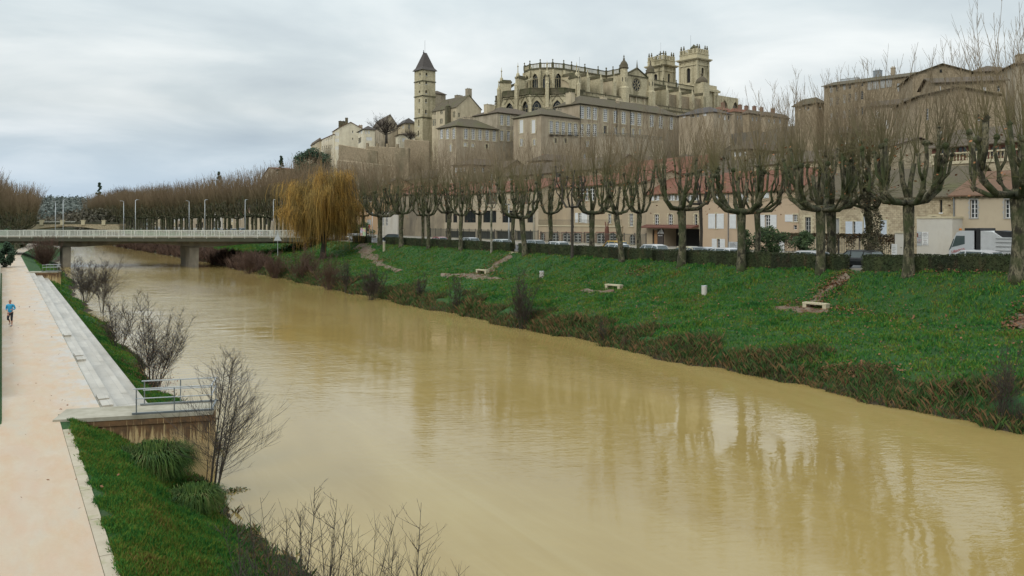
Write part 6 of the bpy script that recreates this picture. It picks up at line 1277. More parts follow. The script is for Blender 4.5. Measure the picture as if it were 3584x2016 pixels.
X, Y = np.concatenate(XX), np.concatenate(YY_); k = (X > 40.8) & (X < 56.6); leaves('leaf_drifts', X[k], Y[k], .085, 'drifts of rust-brown leaves around the benches and worn tracks', 10)
# worn dirt tracks on the bank
M['dirt'] = mat('worn_dirt', (.15, .115, .08), (.2, .16, .11), 1.4, c3=(.12, .06, .035), s3=1.2, f3=(.45, .65), kind='World', bp=.01)
def track(pxs, w_, label, name='dirt_track'):
    P = [gpt(*p) for p in pxs]; V = []; Fq = []; m = 14; n = 0; r = random.Random(3); S = []
    for (x0, y0), (x1, y1) in zip(P[:-1], P[1:]):
        for k in range(m): S.append((x0+(x1-x0)*k/m, y0+(y1-y0)*k/m))
    S.append(P[-1]); K = 6; nS = len(S)
    for i, (x, y) in enumerate(S):
        a = S[max(0, i-1)]; c = S[min(nS-1, i+1)]; tx, ty = c[0]-a[0], c[1]-a[1]; l = math.hypot(tx, ty) or 1; nx_, ny_ = -ty/l, tx/l; t_ = i/(nS-1); ww = (w_(t_) if callable(w_) else w_)*(1+.25*math.sin(i*1.1)+r.uniform(-.15, .15))
        for j in range(K+1): o_ = (j/K-.5)*2*ww; X_, Y__ = x+nx_*o_, y+ny_*o_; V.append((X_, Y__, float(zb(X_, Y__))+.13-.11*abs(j/K-.5)*2))
    for i in range(nS-1):
        for j in range(K): a = i*(K+1)+j; Fq.append((a, a+1, a+K+2, a+K+1))
    o = MB(); o.v = V; o.f = Fq; o.mi = [0]*len(Fq); return tag(o.build(name, 'dirt', smooth=True), kind='structure')
track([(2960, 968), (2900, 1015), (2850, 1055), (2830, 1078)], .5, ''); track([(2690, 1074), (2780, 1084), (2900, 1094)], lambda t: .15+.75*math.sin(math.pi*t), '')
track([(1785, 895), (1740, 925), (1700, 955)], .8, ''); track([(1545, 962), (1640, 966), (1760, 978)], lambda t: .3+1.1*math.sin(math.pi*t), '')
track([(2035, 1018), (2090, 1022), (2150, 1020)], lambda t: .2+.6*math.sin(math.pi*t), ''); track([(1262, 855), (1290, 890), (1330, 925), (1400, 950)], lambda t: 1.3-.8*t, '')
track([(3600, 1115), (3545, 1150)], .7, '')
# ------------------------------------------------------------------ benches, bins, marker posts
def bench(px, py, L, label, rz=R(90)):
    x, y = gpt(px, py); z = tz(x, y); r = empty('stone_bench', (x, y, z), rz, label, 'bench', 'stone benches on the right bank')
    MB().box(-L/2, L/2, -.3, .3, .36, .48).build('seat', 'trim', r)
    for s in (-1, 1): MB().box(s*(L/2-.16)-.14, s*(L/2-.16)+.14, -.28, .28, -.2, .359).build('leg', 'trim', r)
bench(2856, 1082, 1.9, 'pale stone bench at right at the foot of the leaf-covered track', R(98)); bench(2149, 1013, 1.9, 'pale stone bench in the middle of the bank between the two bins', R(100)); bench(1689, 957, 2.0, 'stone bench at left beside the worn gravel patch', R(100))
def bin_(px, py, h, rr, label):
    x, y = gpt(px, py); r = empty('litter_bin', (x, y, tz(x, y)-.1), 0, label, 'litter bin', 'litter bins on the right bank'); MB().lathe([(rr, 0), (rr*1.02, h*.9), (rr*1.02, h*.93)], 16).build('drum', 'whiterender', r, True); MB().lathe([(rr*1.06, h*.94), (rr*1.06, h), (rr*.8, h), (rr*.78, h*.85)], 16, cap=True).build('rim', 'galv', r, True); MB().lathe([(rr*.75, 0), (0, .001)], 12, (0, 0, h*.96)).build('opening', 'dark', r)
bin_(2465, 1030, .85, .24, 'white cylindrical litter bin left of the right-hand bench'); bin_(1896, 972, .85, .26, 'pale cylindrical litter bin between the left and middle benches')
x, y = gpt(1344, 880); r = empty('marker_post', (x, y, tz(x, y)-.1), 0, 'pale weathered marker post standing beside the corner plane tree', 'post'); MB().box(-.16, .16, -.12, .12, 0, 1.75).build('shaft', 'trim', r); MB().box(-.17, .17, -.13, .13, 1.75, 1.85).build('cap', 'wframe', r)
x, y = gpt(1263, 846); r = empty('utility_box', (x, y, tz(x, y)-.1), 0, 'small brown utility box in front of the short hedge stub', 'box'); MB().box(-.45, .45, -.2, .2, 0, .85).build('body', 'wood', r); MB().box(-.5, .5, -.25, .25, .85, .95).build('lid', 'concrete', r)
Y, d = onX(1797, 56.6); r = empty('steps', (56.2, Y, tz(56.2, Y)-.5), 0, 'short stone steps in the gap between two hedges', 'steps'); [MB().box(-.4+i*.35, .0+i*.35, -.9, .9, 0, .35+i*.16).build('step', 'trim', r) for i in range(3)]
# street furniture
def pole(px, X, top, label, m='galv', rr=.07):
    Y, d = onX(px, X); z = tz(X, Y); h = CAMZ-(top-HY)/F*d-z; r = empty('street_pole', (X, Y, z), 0, label, 'pole'); MB().tube([(0, 0, 0), (0, 0, h)], [rr, rr*.7], 8).build('shaft', m, r, True); MB().lathe([(rr*2, 0), (rr*2, .1), (rr*1.1, .5)], 8).build('base', m, r); return r, h
r, h = pole(1781, 59, 715, 'tall light grey street pole in front of the service building', rr=.1); MB().box(-.5, .2, -.1, .1, h-.05, h+.05).build('lamp_head', 'galv', r)
r, h = pole(1303, 60, 742, 'slim grey pole at the street corner by the white building')
Y, d = onX(1294, 60); z = tz(60, Y); r = empty('stop_sign', (60, Y, z), R(-125), 'red octagonal stop sign on a pole at the street corner', 'sign'); MB().tube([(0, 0, 0), (0, 0, 3.0)], .04, 6).build('pole', 'galv', r)
M['textwhite'] = M['wframe']
o = MB(); o.prism([(.45*math.cos(R(22.5+45*i)), .45*math.sin(R(22.5+45*i))) for i in range(8)], -.02, .02, tf=lambda p: Vector((p.x, p.z-.07, p.y+2.9))); o.build('face', 'red', r); MB().box(-.28, .28, -.105, -.095, 2.82, 2.98).build('lettering_band', 'wframe', r)
Y, d = onX(1271, 60.5); z = tz(60.5, Y); r = empty('poster_stand', (60.5, Y, z), R(-60), 'black framed poster stand beside the dark bush at the corner', 'poster stand')
o = MB(); [o.box(a, b, -.09, .09, c, e_) for a, b, c, e_ in ((-.85, -.7, 0, 2.9), (.7, .85, 0, 2.9), (-.7, .7, 2.72, 2.9), (-.7, .7, .3, .5))]; o.build('frame', 'iron', r)
pm_, t, b = nodes('poster_print'); g = t.nodes.new('ShaderNodeTexVoronoi'); g.inputs['Scale'].default_value = 1.5; t.links.new(coords(t), g.inputs[0]); t.links.new(mixc(t, .45, g.outputs['Color'], (.5, .45, .38)), b.inputs['Base Color']); M['poster'] = pm_
MB().box(-.7, .7, -.05, .05, .5, 2.72).build('poster', 'poster', r)
# warning triangle and direction signs at the bridge end
p = at(972, 828, 160); r = empty('warning_sign', (p.x, p.y, tz(p.x, p.y)+.3), math.atan2(W2(1, 0)[1], W2(1, 0)[0]), 'grey-backed triangular road sign at the bridge end left of the willow', 'sign'); h = 3.0; MB().tube([(0, 0, -1), (0, 0, h+2)], .06, 6).build('pole', 'galv', r); MB().prism([(-.8, 0), (.8, 0), (0, 1.5)], -.02, .02, tf=lambda p: Vector((p.x, p.z-.09, p.y+h))).build('triangle', 'galv', r)
r, h = pole(1396, 62, 800, 'thin dark pole before the weathered wall', 'iron', .05)
# fences along the street front
def fence(px0, px1, X, h, label, m='ironfence', step=.22, wall=.35, name='iron_fence', top=True):
    Ya, _ = onX(px0, X); Yb, _ = onX(px1, X); Y0, Y1 = min(Ya, Yb), max(Ya, Yb); z = float(street((Y0+Y1)/2)); r = empty(name, (X, Y0, z), R(90), label, 'fence'); L = Y1-Y0
    o = MB(); o.box(0, L, -.12, .12, -.2, wall); o.build('plinth', 'concrete', r)
    rl = MB(); rl.box(0, L, -.02, .02, wall+.12, wall+.17); rl.box(0, L, -.02, .02, h-.2, h-.15); rl.build('rail', m, r)
    o = MB(); x = 0
    while x < L: o.box(x, x+.035, -.015, .015, wall, h); x += step
    o.build('bars', m, r)
    for x in np.arange(0, L, 2.6): MB().box(x, x+.09, -.05, .05, 0, h+.12).build('post', 'iron', r)
    return r, L
fence(1500, 1884, 84, 2.3, 'grey iron fence on a low plinth in front of the service building'); fence(1890, 2262, 84, 2.1, 'dark iron fence in front of the brick arcade')
fr_, L = fence(2706, 3165, 80, 2.7, 'dark creeper-covered iron fence in front of the stone house'); s = MB(); r_ = random.Random(4)
for i in range(5200):
    x = r_.uniform(0, L); z = 2.7-abs(r_.gauss(0, .8 if (math.sin(x*.9)+math.sin(x*2.3)) > -.2 else .2)); 
    if z < .1: continue
    p = Vector((x, r_.gauss(0, .12), z)); u = vdir(r_.random()*6.28, r_.uniform(-1, 1))*.1; w_ = u.orthogonal().normalized()*.07; s.quad(tuple(p-u), tuple(p-w_), tuple(p+u), tuple(p+w_))
s.build('creeper', mat('creeper', (.06, .055, .02), (.09, .05, .025), 1.2, island=.5), fr_)
def panel(px0, py0, px1, py1, X, label, lines=True, m='wframe'):
    Ya, d = onX(px0, X); Yb, _ = onX(px1, X); z1 = CAMZ-(py0-HY)/F*d; z0 = CAMZ-(py1-HY)/F*d; r = empty('display_panel', (X, Ya, z0), R(-90), label, 'panel'); L = abs(Ya-Yb); MB().box(0, L, -.04, .0, 0, z1-z0).build('board', m, r)
    g = MB(); [g.box(L*.15, L*(.6+.25*((i*7) % 3)/2), -.05, -.041, (z1-z0)*(.85-.13*i)-.03, (z1-z0)*(.85-.13*i)+.02) for i in range(5)]; g.build('print_lines', 'gshutter', r); return r
panel(2727, 842, 2745, 882, 79.6, 'white notice panel on the fence in front of the pink house end'); panel(3121, 854, 3140, 897, 79.6, 'white notice panel at the right end of the creeper-covered fence')
panel(2551, 846, 2583, 878, 66, 'large white information board behind the white hatchback')
Y, d = onX(3157, 80); r = empty('gate_pillar', (80, Y, 5.6), 0, 'short rendered gate pillar left of the annexe', 'pillar'); MB().box(-.4, .4, -.55, .55, 0, 2.9).build('shaft', 'whiterender', r); MB().box(-.47, .47, -.62, .62, 2.9, 3.05).build('cap', 'trim', r)
Y, d = onX(2124, 85); r = empty('garden_sculpture', (85, Y, 5.7), R(90), 'dark reddish upright sculpture in front of the arcade', 'sculpture'); o = MB(); o.tube([(0, 0, 0), (0, 0, 2.6), (-.1, 0, 3.1)], [.42, .36, .25], 8); o.tube([(-.2, 0, 2.9), (-.35, 0, 3.9)], [.12, .08], 6); o.tube([(.2, 0, 2.9), (.4, 0, 3.9)], [.12, .08], 6); o.build('figure', 'rustred', r)
# ------------------------------------------------------------------ vehicles
def paintmat(c, name='car_paint'):
    m, t, b = nodes(name); b.inputs['Base Color'].default_value = (*c, 1); b.inputs['Roughness'].default_value = .3; b.inputs['Coat Weight'].default_value = .5; b.inputs['Coat Roughness'].default_value = .08; return m
def make_car(style='hatch'):
    r = empty('parked_car', (0, 0, 0)); L = 4.1 if style != 'van' else 4.6; W = .86
    top = {'hatch': 1.47, 'wagon': 1.55, 'van': 1.85}[style]; xe = {'hatch': .96, 'wagon': .99, 'van': .99}[style]
    prof = [(0, .45), (0, .62), (.1, .75), (.9, .93), (1.2, .96), (L*xe, .98), (L, .9), (L, .4)]; wb = [(.78, .0), (L-.78, .0)]
    low = [(L, .32)]
    for cx, _ in wb[::-1]: low += [(cx+.36*math.cos(a), .30+.36*math.sin(a)) for a in np.linspace(0.05, math.pi-.05, 8)]
    low += [(0, .32)]
    o = MB(); outl = prof+low
    secs = [(-W, .0), (-W*.98, 1), (W*.98, 1), (W, 0)]
    o.prism(outl, -W, W, tf=lambda p: Vector((p.x, -p.z*(1-.05*max(0, p.y-.7)/.3), p.y))); body = o.build('body', 'wframe', r)
    gh = [(.95, .94), (1.62, top-.03), (1.9, top), (L*.75, top), (L*.93, top-.12), (L*xe, .97)] if style != 'van' else [(.75, .94), (1.35, top-.06), (1.6, top), (L*.9, top), (L*.98, top-.1), (L*.99, .97)]
    g = MB(); n = len(gh); ins = lambda z: W*(.97-.2*(z-.95)/(top-.95))
    g.v = [(x, -ins(z), z) for x, z in gh]+[(x, ins(z), z) for x, z in gh]; g.f = [tuple(range(n))[::-1], tuple(range(n, 2*n))]+[(i, i+1, n+i+1, n+i) for i in range(n-1)]; g.mi = [0]*len(g.f); g.build('windows', 'carglass', r)
    rf = MB()     # roof skin and pillars stand a little proud of the glass
    P = gh[1:n-1]; e_ = .02
    for (x0, z0), (x1, z1) in zip(P[:-1], P[1:]): rf.quad((x0, -ins(z0)-e_, z0+e_), (x1, -ins(z1)-e_, z1+e_), (x1, ins(z1)+e_, z1+e_), (x0, ins(z0)+e_, z0+e_)); [rf.quad((x0, s*(ins(z0)+e_), z0+e_), (x1, s*(ins(z1)+e_), z1+e_), (x1, s*(ins(z1-.08)+e_), z1-.08), (x0, s*(ins(z0-.08)+e_), z0-.08)) for s in (-1, 1)]
    for s in (-1, 1):
        for (xa, za), (xb, zb_) in (((.97, .95), gh[1]), ((L*.48, .96), (L*.47, top)), ((L*.73, .96), (L*.77, top-.02)), ((L*xe-.03, .97), gh[n-2])):
            rf.tube([(xa, s*(ins(za)+.0), za), (xb, s*(ins(zb_)+.0), zb_)], .045, 4)
    rf.build('roof', 'wframe', r)
    for cx, _ in wb:
        for s in (-1, 1): w_ = MB(); w_.lathe([(.2, -.1), (.31, -.1), (.31, .1), (.2, .1)], 14); wo = w_.build('wheel', 'tyre', r, loc=(cx, s*(W-.1), .31), rot=(R(90), 0, 0)); q = MB(); q.lathe([(.21, -.04), (.21, .04)], 10); q.v = [(x, y, z+(-s)*.075) for x, y, z in q.v]; q.build('rim', 'galv', wo)
    for s in (-1, 1): MB().box(-.02, .12, s*.62-.2, s*.62+.2, .6, .72).build('headlight', 'galv', r); MB().box(L-.06, L+.015, s*.68-.14, s*.68+.14, .72, .95).build('tail_light', 'red', r); MB().box(1.28, 1.42, s*(W+.08)-.08, s*(W+.08)+.08, .95, 1.07).build('mirror', 'iron', r)
    MB().box(L+.0, L+.02, -.26, .26, .5, .62).build('number_plate', 'wframe', r); MB().box(-.03, .0, -.3, .3, .36, .46).build('grille', 'iron', r)
    return r
cars = {k: make_car(k) for k in ('hatch', 'wagon', 'van')}
for c in cars.values(): reg(c)
ucar = set()
def car(px, X, style, col, label, flip=False, cz=0, rz=None):
    p = cars[style]
    if style in ucar: c = copy_tree(p)
    else: c = p; ucar.add(style)
    Y, d = onX(px, X); L = 4.6 if style == 'van' else 4.1
    # length along Y; flip: nose points away from the camera
    c.location = (X, Y+(L/2 if not flip else -L/2), float(street(Y))+.02); c.rotation_euler = (0, 0, rz if rz is not None else (R(-90) if not flip else R(90))); tag(c, label, 'car', 'cars parked or driving along the street')
    pm2 = paintmat(col); bpy.context.view_layer.update()
    for ch in bpy.data.objects:
        if ch.parent == c and ch.name.split('.')[0] in ('body', 'roof'): ch.material_slots[0].link = 'OBJECT'; ch.material_slots[0].material = pm2
    return c
WH, SV, BK, DB = (.62, .63, .63), (.33, .35, .36), (.012, .014, .016), (.03, .045, .06)
car(1284, 61.5, 'hatch', WH, 'white hatchback seen from behind at the street corner by the willow', rz=R(112)); car(1350, 61, 'wagon', DB, 'dark blue-grey car half hidden by the corner plane tree', rz=R(-50))
car(1534, 60.3, 'hatch', (.35, .12, .12), 'dull red car roof behind the hedge by the blank wall'); car(1640, 60.3, 'wagon', SV, 'silver car behind the hedge between two planes of the service building'); car(1750, 60.3, 'hatch', (.45, .5, .5), 'pale silver car with a large windscreen, left of the grey street pole')
car(1863, 60.3, 'wagon', SV, 'grey car behind the hedge at the right end of the service building'); car(1945, 60.3, 'hatch', WH, 'white car roof just showing before the left arches'); car(2148, 66.5, 'wagon', (.62, .38, .03), 'yellow car in front of the arcade'); car(2150, 60.3, 'hatch', WH, 'white car in front of the yellow one')
car(2277, 60.3, 'wagon', WH, 'white car with a tall roof at the hedge gap near the awning'); car(2450, 60.3, 'hatch', SV, 'grey hatchback below the dark entrance, left of the white one'); car(2524, 60.3, 'hatch', WH, 'white hatchback in front of the pink house door'); car(2822, 60.3, 'hatch', WH, 'white car behind the hedge in front of the creeper fence'); car(3000, 60.8, 'wagon', BK, 'black estate car seen through the hedge gap'); car(3402, 60.3, 'hatch', WH, 'white car roof low behind the hedge beneath the truck'); car(2398, 60.3, 'hatch', (.5, .45, .3), 'cream car front peeping out beside the thick burr-covered tree'); car(1246, 60.3, 'hatch', (.4, .42, .42), 'pale car behind the short hedge stub and willow strands')
for px, X, st_, c_, lb in ((845, 60.5, 'van', WH, 'white van parked under the planes beyond the bridge'), (783, 60.5, 'hatch', WH, 'leftmost white car beyond the bridge railing'), (757, 60.5, 'hatch', (.3, .42, .42), 'teal-grey car beyond the bridge railing'), (815, 60.5, 'wagon', SV, 'silver car between the white car and the van beyond the bridge'), (900, 60.5, 'hatch', SV, 'grey car beyond the bridge right of the van'), (918, 60.5, 'hatch', WH, 'small white car beside the willow beyond the bridge railing')): car(px, X, st_, c_, lb)
# tipper truck
Yt, dt = onX(3345, 69); tk = empty('tipper_truck', (69, Yt, float(street(Yt))+.02), R(-90), 'white tipper truck with black cab edge and red lettering driving left behind the hedge', 'truck')
zt = lambda py: CAMZ-(py-HY)/F*dt-tk.location.z
ks = (Yt-onX(3445, 69)[0])/100; kx = lambda px: (Yt-onX(px, 69)[0])
o = MB(); cab = [(0, .55), (.12, 1.6), (.62, 2.85), (.85, 3.35), (1.3, 3.6), (2.9, 3.62), (2.9, .55)]; s_ = kx(3443)/2.9; sx = s_
hcab = zt(806)/3.62; o.prism([(x*sx, z*hcab) for x, z in cab], -1.2, 1.2, tf=lambda p: Vector((p.x, -p.z, p.y))); cb_ = o.build('cab', paintmat(WH, 'truck_paint'), tk)
wn = MB(); wn.prism([(.42*sx, 1.95*hcab), (1.75*sx, 2.3*hcab), (1.75*sx, 3.1*hcab), (.85*sx, 3.1*hcab)], 1.2, 1.215, tf=lambda p: Vector((p.x, -p.z, p.y))); wn.build('side_window', 'carglass', cb_)
wn = MB(); wn.prism([(.1*sx, 1.62*hcab), (.36*sx, 1.85*hcab), (.68*sx, 2.75*hcab), (.6*sx, 2.8*hcab)], -1.1, 1.21, tf=lambda p: Vector((p.x-.02, -p.z, p.y))); wn.build('windscreen', 'carglass', cb_)
o = MB(); o.box(1.7*sx, 3.0*sx, -1.15, 1.23, 3.4*hcab, 3.86*hcab); o.box(2.72*sx, 3.3*sx, -1.2, 1.25, .6, 3.86*hcab); o.build('black_air_deflector', 'iron', tk)
o = MB(); o.lathe([(.12, 0), (.12, .15), (0, .2)], 8, (1.1*sx, -.9, 3.62*hcab)); o.build('beacon', mat('orange_plastic', (.6, .2, .03)), tk)
o = MB(); x0, x1 = 3.32*sx, 8.4*sx; o.prism([(x0, 1.2), (x0, 3.6*hcab), (x0+.9, 3.55*hcab), (x0+1.6, 3.0*hcab), (x1, 3.0*hcab), (x1, 1.4), (x0+1.5, 1.15)], -1.15, 1.15, tf=lambda p: Vector((p.x, -p.z, p.y))); tb_ = o.build('tipper_body', 'wframe', tk)
o = MB()
for z in (1.7, 2.1, 2.5, 2.85): o.box(x0+1.2, x1, -1.2, -1.151, z*hcab, z*hcab+.07)
o.build('body_ribs', 'gshutter', tb_)
o = MB(); o.prism([(x0+.8, 3.0*hcab), (x0+1.0, 3.65*hcab), (x0+2.2, 3.55*hcab), (x0+2.6, 3.95*hcab), (x0+4.4, 3.6*hcab), (x0+4.6, 3.02*hcab)], -.9, .9, tf=lambda p: Vector((p.x, -p.z, p.y))); o.build('tarpaulin', 'iron', tk)
o = MB(); o.box(.3, x1, -.9, .9, .55, 1.1); o.build('chassis', 'iron', tk)
for cx in (1.1*sx, 4.3*sx, 6.6*sx):
    for s in (-1, 1): w_ = MB(); w_.lathe([(.3, -.15), (.5, -.15), (.5, .15), (.3, .15)], 16); w_.build('wheel', 'tyre', tk, loc=(cx, s*1.0, .5), rot=(R(90), 0, 0))
cu = bpy.data.curves.new('txt', 'FONT'); cu.body = 'LIBAROS'; cu.size = .3; cu.extrude = .004; ob = bpy.data.objects.new('txt', cu); COL.objects.link(ob); dg = bpy.context.evaluated_depsgraph_get(); me = bpy.data.meshes.new_from_object(ob.evaluated_get(dg)); bpy.data.objects.remove(ob); me.materials.append(M['red']); ob = bpy.data.objects.new('lettering', me); COL.objects.link(ob); ob.parent = cb_; ob.location = (.4*sx, -1.215, 1.35*hcab); ob.rotation_euler = (R(90), R(-14), 0)
# ------------------------------------------------------------------ bare shrubs and saplings
def shrub(seed, H, n, spread, m='twig', rb=.03, tw=1.0, side=1.0, lean=(0, 0), name='bare_shrub', fork=True, leafn=0, sl=.35, droop=.0):
    r = random.Random(seed); o = MB(); lf = MB(); root = empty(name, (0, 0, 0)); tk_ = MB()
    for i in range(n):
        a = r.random()*6.28; rr = spread*.25*r.random(); h = H*r.uniform(.6, 1.02); d = vdir(a, R(90-r.uniform(2, 26)*spread/1.2)); d = (d+Vector((lean[0], lean[1], 0))).normalized()
        P, d2 = grow(Vector((math.cos(a)*rr, math.sin(a)*rr, -.15)), d, h, 7, .03, .05, r); r0 = rb*r.uniform(.6, 1.15); tk_.tube(P, [r0, r0*.85, r0*.72, r0*.6, r0*.48, r0*.36, r0*.26, r0*.14], 5, False)
        for j in range(int(h*7*side)):
            q = r.uniform(.2, .99)*7; k = min(6, int(q)); p = P[k].lerp(P[k+1], q-k); frac = q/7; dd = (vdir(r.random()*6.28, R(r.uniform(22, 66)))+Vector((lean[0], lean[1], -droop))*1.5).normalized(); L = h*sl*(1.12-frac)*r.uniform(.5, 1.1)+.15
            Q, d3 = grow(p, dd, L, 4, .045, .06, r); r1 = max(.0035, r0*.28)*tw; o.tube(Q, [r1, r1*.85, r1*.65, r1*.5, r1*.3], 3, False)
            for l in range(int(L*4.5)):
                q2 = r.uniform(.15, .95)*4; k2 = min(3, int(q2)); p2 = Q[k2].lerp(Q[k2+1], q2-k2); W_, _ = grow(p2, (d3+vdir(r.random()*6.28, R(r.uniform(-10, 60)))*.8).normalized(), L*r.uniform(.15, .4), 2, .1, .06, r); o.tube(W_, [r1*.6, r1*.5, r1*.3], 3, False)
    for i in range(leafn): p = Vector((r.gauss(0, spread*.4), r.gauss(0, spread*.4), abs(r.gauss(0, H*.3)))); u = vdir(r.random()*6.28, r.uniform(-.8, .8))*.035; w_ = u.orthogonal().normalized()*.03; lf.quad(tuple(p-u), tuple(p-w_), tuple(p+u), tuple(p+w_))
    tk_.build('stems', 'darkbark' if n <= 20 else m, root, True); o.build('twigs', m, root)
    if leafn: lf.build('leaves', 'litter', root)
    return root
def wp(px, py, z=.15):         # plan point at a given height seen at this pixel
    d = (CAMZ-z)*F/(py-HY); return W2((px-1792)/F*d, d)
def setsh(o, px, py, label, z=.2, cat='shrub', group=None):
    x, y = wp(px, py, z); o.location = (x, y, z-.1); tag(o, label, cat, group); return o
GL = 'bare shrubs along the left waterline'
setsh(shrub(201, 5.3, 5, .6, rb=.045, lean=(.14, 0), sl=.6, side=1.7, tw=.62, droop=.12), 745, 1740, 'tall bare alder sapling with sideways branches next to the viewing platform', .3, 'sapling')
setsh(shrub(202, 3.4, 2, .6, rb=.022, lean=(.12, 0), sl=.4), 730, 1710, 'thin bare stem leaning beside the tall alder sapling', .3, 'sapling')
setsh(shrub(203, 5.6, 17, 1.7, rb=.026, sl=.36, leafn=260, lean=(.08, 0), tw=1.5, side=1.3), 535, 1345, 'dense multi-stemmed bare bush above the platform rails', .3, group=GL)
setsh(shrub(204, 5.0, 9, 1.0, rb=.026, sl=.36, tw=1.5, side=1.2), 415, 1240, 'open bare bush with a few stems, next up the bank from the dense one', .3, group=GL)
setsh(shrub(205, 6.8, 6, .9, rb=.034, sl=.36, tw=1.8, side=1.2), 360, 1088, 'tallest slender bare sapling of the left bank, in front of the water glare', .4, group=GL)
setsh(shrub(206, 5.8, 20, 1.9, rb=.026, sl=.34, tw=1.9, side=1.2), 300, 1052, 'bushy bare clump left of the tallest slender sapling', .5, group=GL)
setsh(shrub(207, 4.8, 4, .6, rb=.03, sl=.34, tw=1.7), 262, 1015, 'sparse bare stem in front of the bridge pier', .6, group=GL)
setsh(shrub(214, 5.2, 4, .7, rb=.035, sl=.34, tw=1.7), 212, 995, 'leaning thin bare stem left of the bridge pier', .7, group=GL)
setsh(shrub(208, 6.6, 130, 1.9, m='browntwig', rb=.03, sl=.22, tw=2.2, side=.7), 155, 930, 'large dense red-brown thicket in front of the bridge at left', 1.2, group=GL)
setsh(shrub(209, 2.2, 9, 1.4, rb=.02, sl=.4, leafn=200), 560, 1390, 'low brown shrub right behind the platform rails', .3, group=GL)
# foreground saplings rising from below the frame
GF = 'bare saplings rising from below the frame'; EXTRA = 1
for sd, px, d, top, n, sp_, lb in ((220, 990, 13.5, 1718, 6, 1.0, 'bare foreground sapling, tallest of the row along the bottom edge'), (221, 1090, 14.2, 1745, 5, 1.0, 'bare foreground sapling just right of the tallest one'), (222, 1215, 13.8, 1790, 6, 1.1, 'bare foreground sapling in the middle of the bottom row'),
  (223, 1330, 14.0, 1832, 5, 1.2, 'bare foreground sapling right of the middle of the bottom row'), (224, 1420, 13.4, 1868, 5, 1.5, 'bare foreground sapling spreading to the right'), (225, 880, 14.5, 1800, 2, .5, 'thin bare foreground stem beside the brown tuft at left'), (252, 1400, 12.8, 1840, 5, 1.0, 'bare foreground sapling with crossing twigs towards the right'), (226, 1490, 13.2, 1880, 5, 1.3, 'rightmost low bare twigs on the bottom edge'), (227, 1040, 12.6, 1770, 6, 1.0, 'bare foreground sapling close behind the tallest one'), (228, 1160, 13.0, 1800, 6, 1.0, 'bare foreground sapling left of the middle of the bottom row'), (251, 1280, 12.8, 1850, 6, 1.0, 'low bare foreground sapling just right of the middle one')):
    u = (px-1792)/F*d; x, y = W2(u, d); z0 = max(-.3, tz(x, y)); H = CAMZ-(top-HY)/F*d-z0; o = shrub(sd, H*1.05, n+3, sp_*.85, rb=.022, tw=.75, sl=.34, side=1.15); o.location = (x, y, z0); tag(o, lb, 'sapling', GF)
# right bank
GR = 'bare shrubs along the right waterline'
for sd, px, py, H, n, sp_, m_, lb, tw in (
  (230, 1060, 985, 6.0, 40, 2.4, 'browntwig', 'dense brown brushwood below the weeping willow', 1.8), (231, 960, 970, 5.0, 40, 2.2, 'browntwig', 'dark brushwood between the bridge pier and the willow', 1.8), (232, 1150, 1010, 5.5, 34, 2.0, 'browntwig', 'reddish bare brushwood under the right side of the willow', 1.6), (240, 870, 955, 4.5, 36, 2.2, 'browntwig', 'brown brushwood just right of the second bridge pier', 1.8),
  (233, 1210, 1022, 5.2, 6, .9, 'twig', 'slim bare saplings right of the willow brushwood', 1.3), (234, 1300, 1045, 4.2, 18, 1.6, 'twig', 'spreading bare bush at the waterline below the curved track', 1.3), (235, 1472, 1062, 4.4, 6, 1.0, 'twig', 'bare sapling clump at the waterline left of the left bench', 1.3),
  (236, 1600, 1090, 4.0, 6, 1.0, 'twig', 'bare sapling at the waterline below the left bench', 1.2), (237, 1830, 1145, 5.6, 9, 1.2, 'twig', 'tallest bare sapling of the right waterline, below the left bin', 1.1), (238, 1860, 1140, 1.8, 50, 1.8, 'twig', 'dark twiggy tangle at the foot of the tallest right-bank sapling', 1.5), (239, 2110, 1200, 2.4, 5, .8, 'twig', 'small bare sapling at the waterline below the middle bench', 1.0),
  (241, 3480, 1480, 4.6, 4, 1.1, 'twig', 'bare alder sapling with long side branches near the lower right edge', .8), (242, 3550, 1490, 1.6, 30, 1.4, 'twig', 'dark root tangle at the waterline at the right edge', 1.0), (243, 2620, 1240, 1.2, 26, 1.3, 'twig', 'low dark brambles at the waterline, middle right', 1.0), (244, 3080, 1385, 1.1, 40, 1.0, 'twig', 'dark hollow of twigs under the brown leaf heap', 1.2), (245, 2200, 1215, 1.3, 24, 1.4, 'browntwig', 'low brown brambles below the middle bench', 1.0)):
    setsh(shrub(sd, H*1.08, n, sp_, m=m_, rb=.034, tw=tw*(1.6 if n < 20 else 1), sl=.34, side=.75 if n > 20 else 1.25), px, py, lb, .15, 'shrub' if n > 8 else 'sapling', GR)
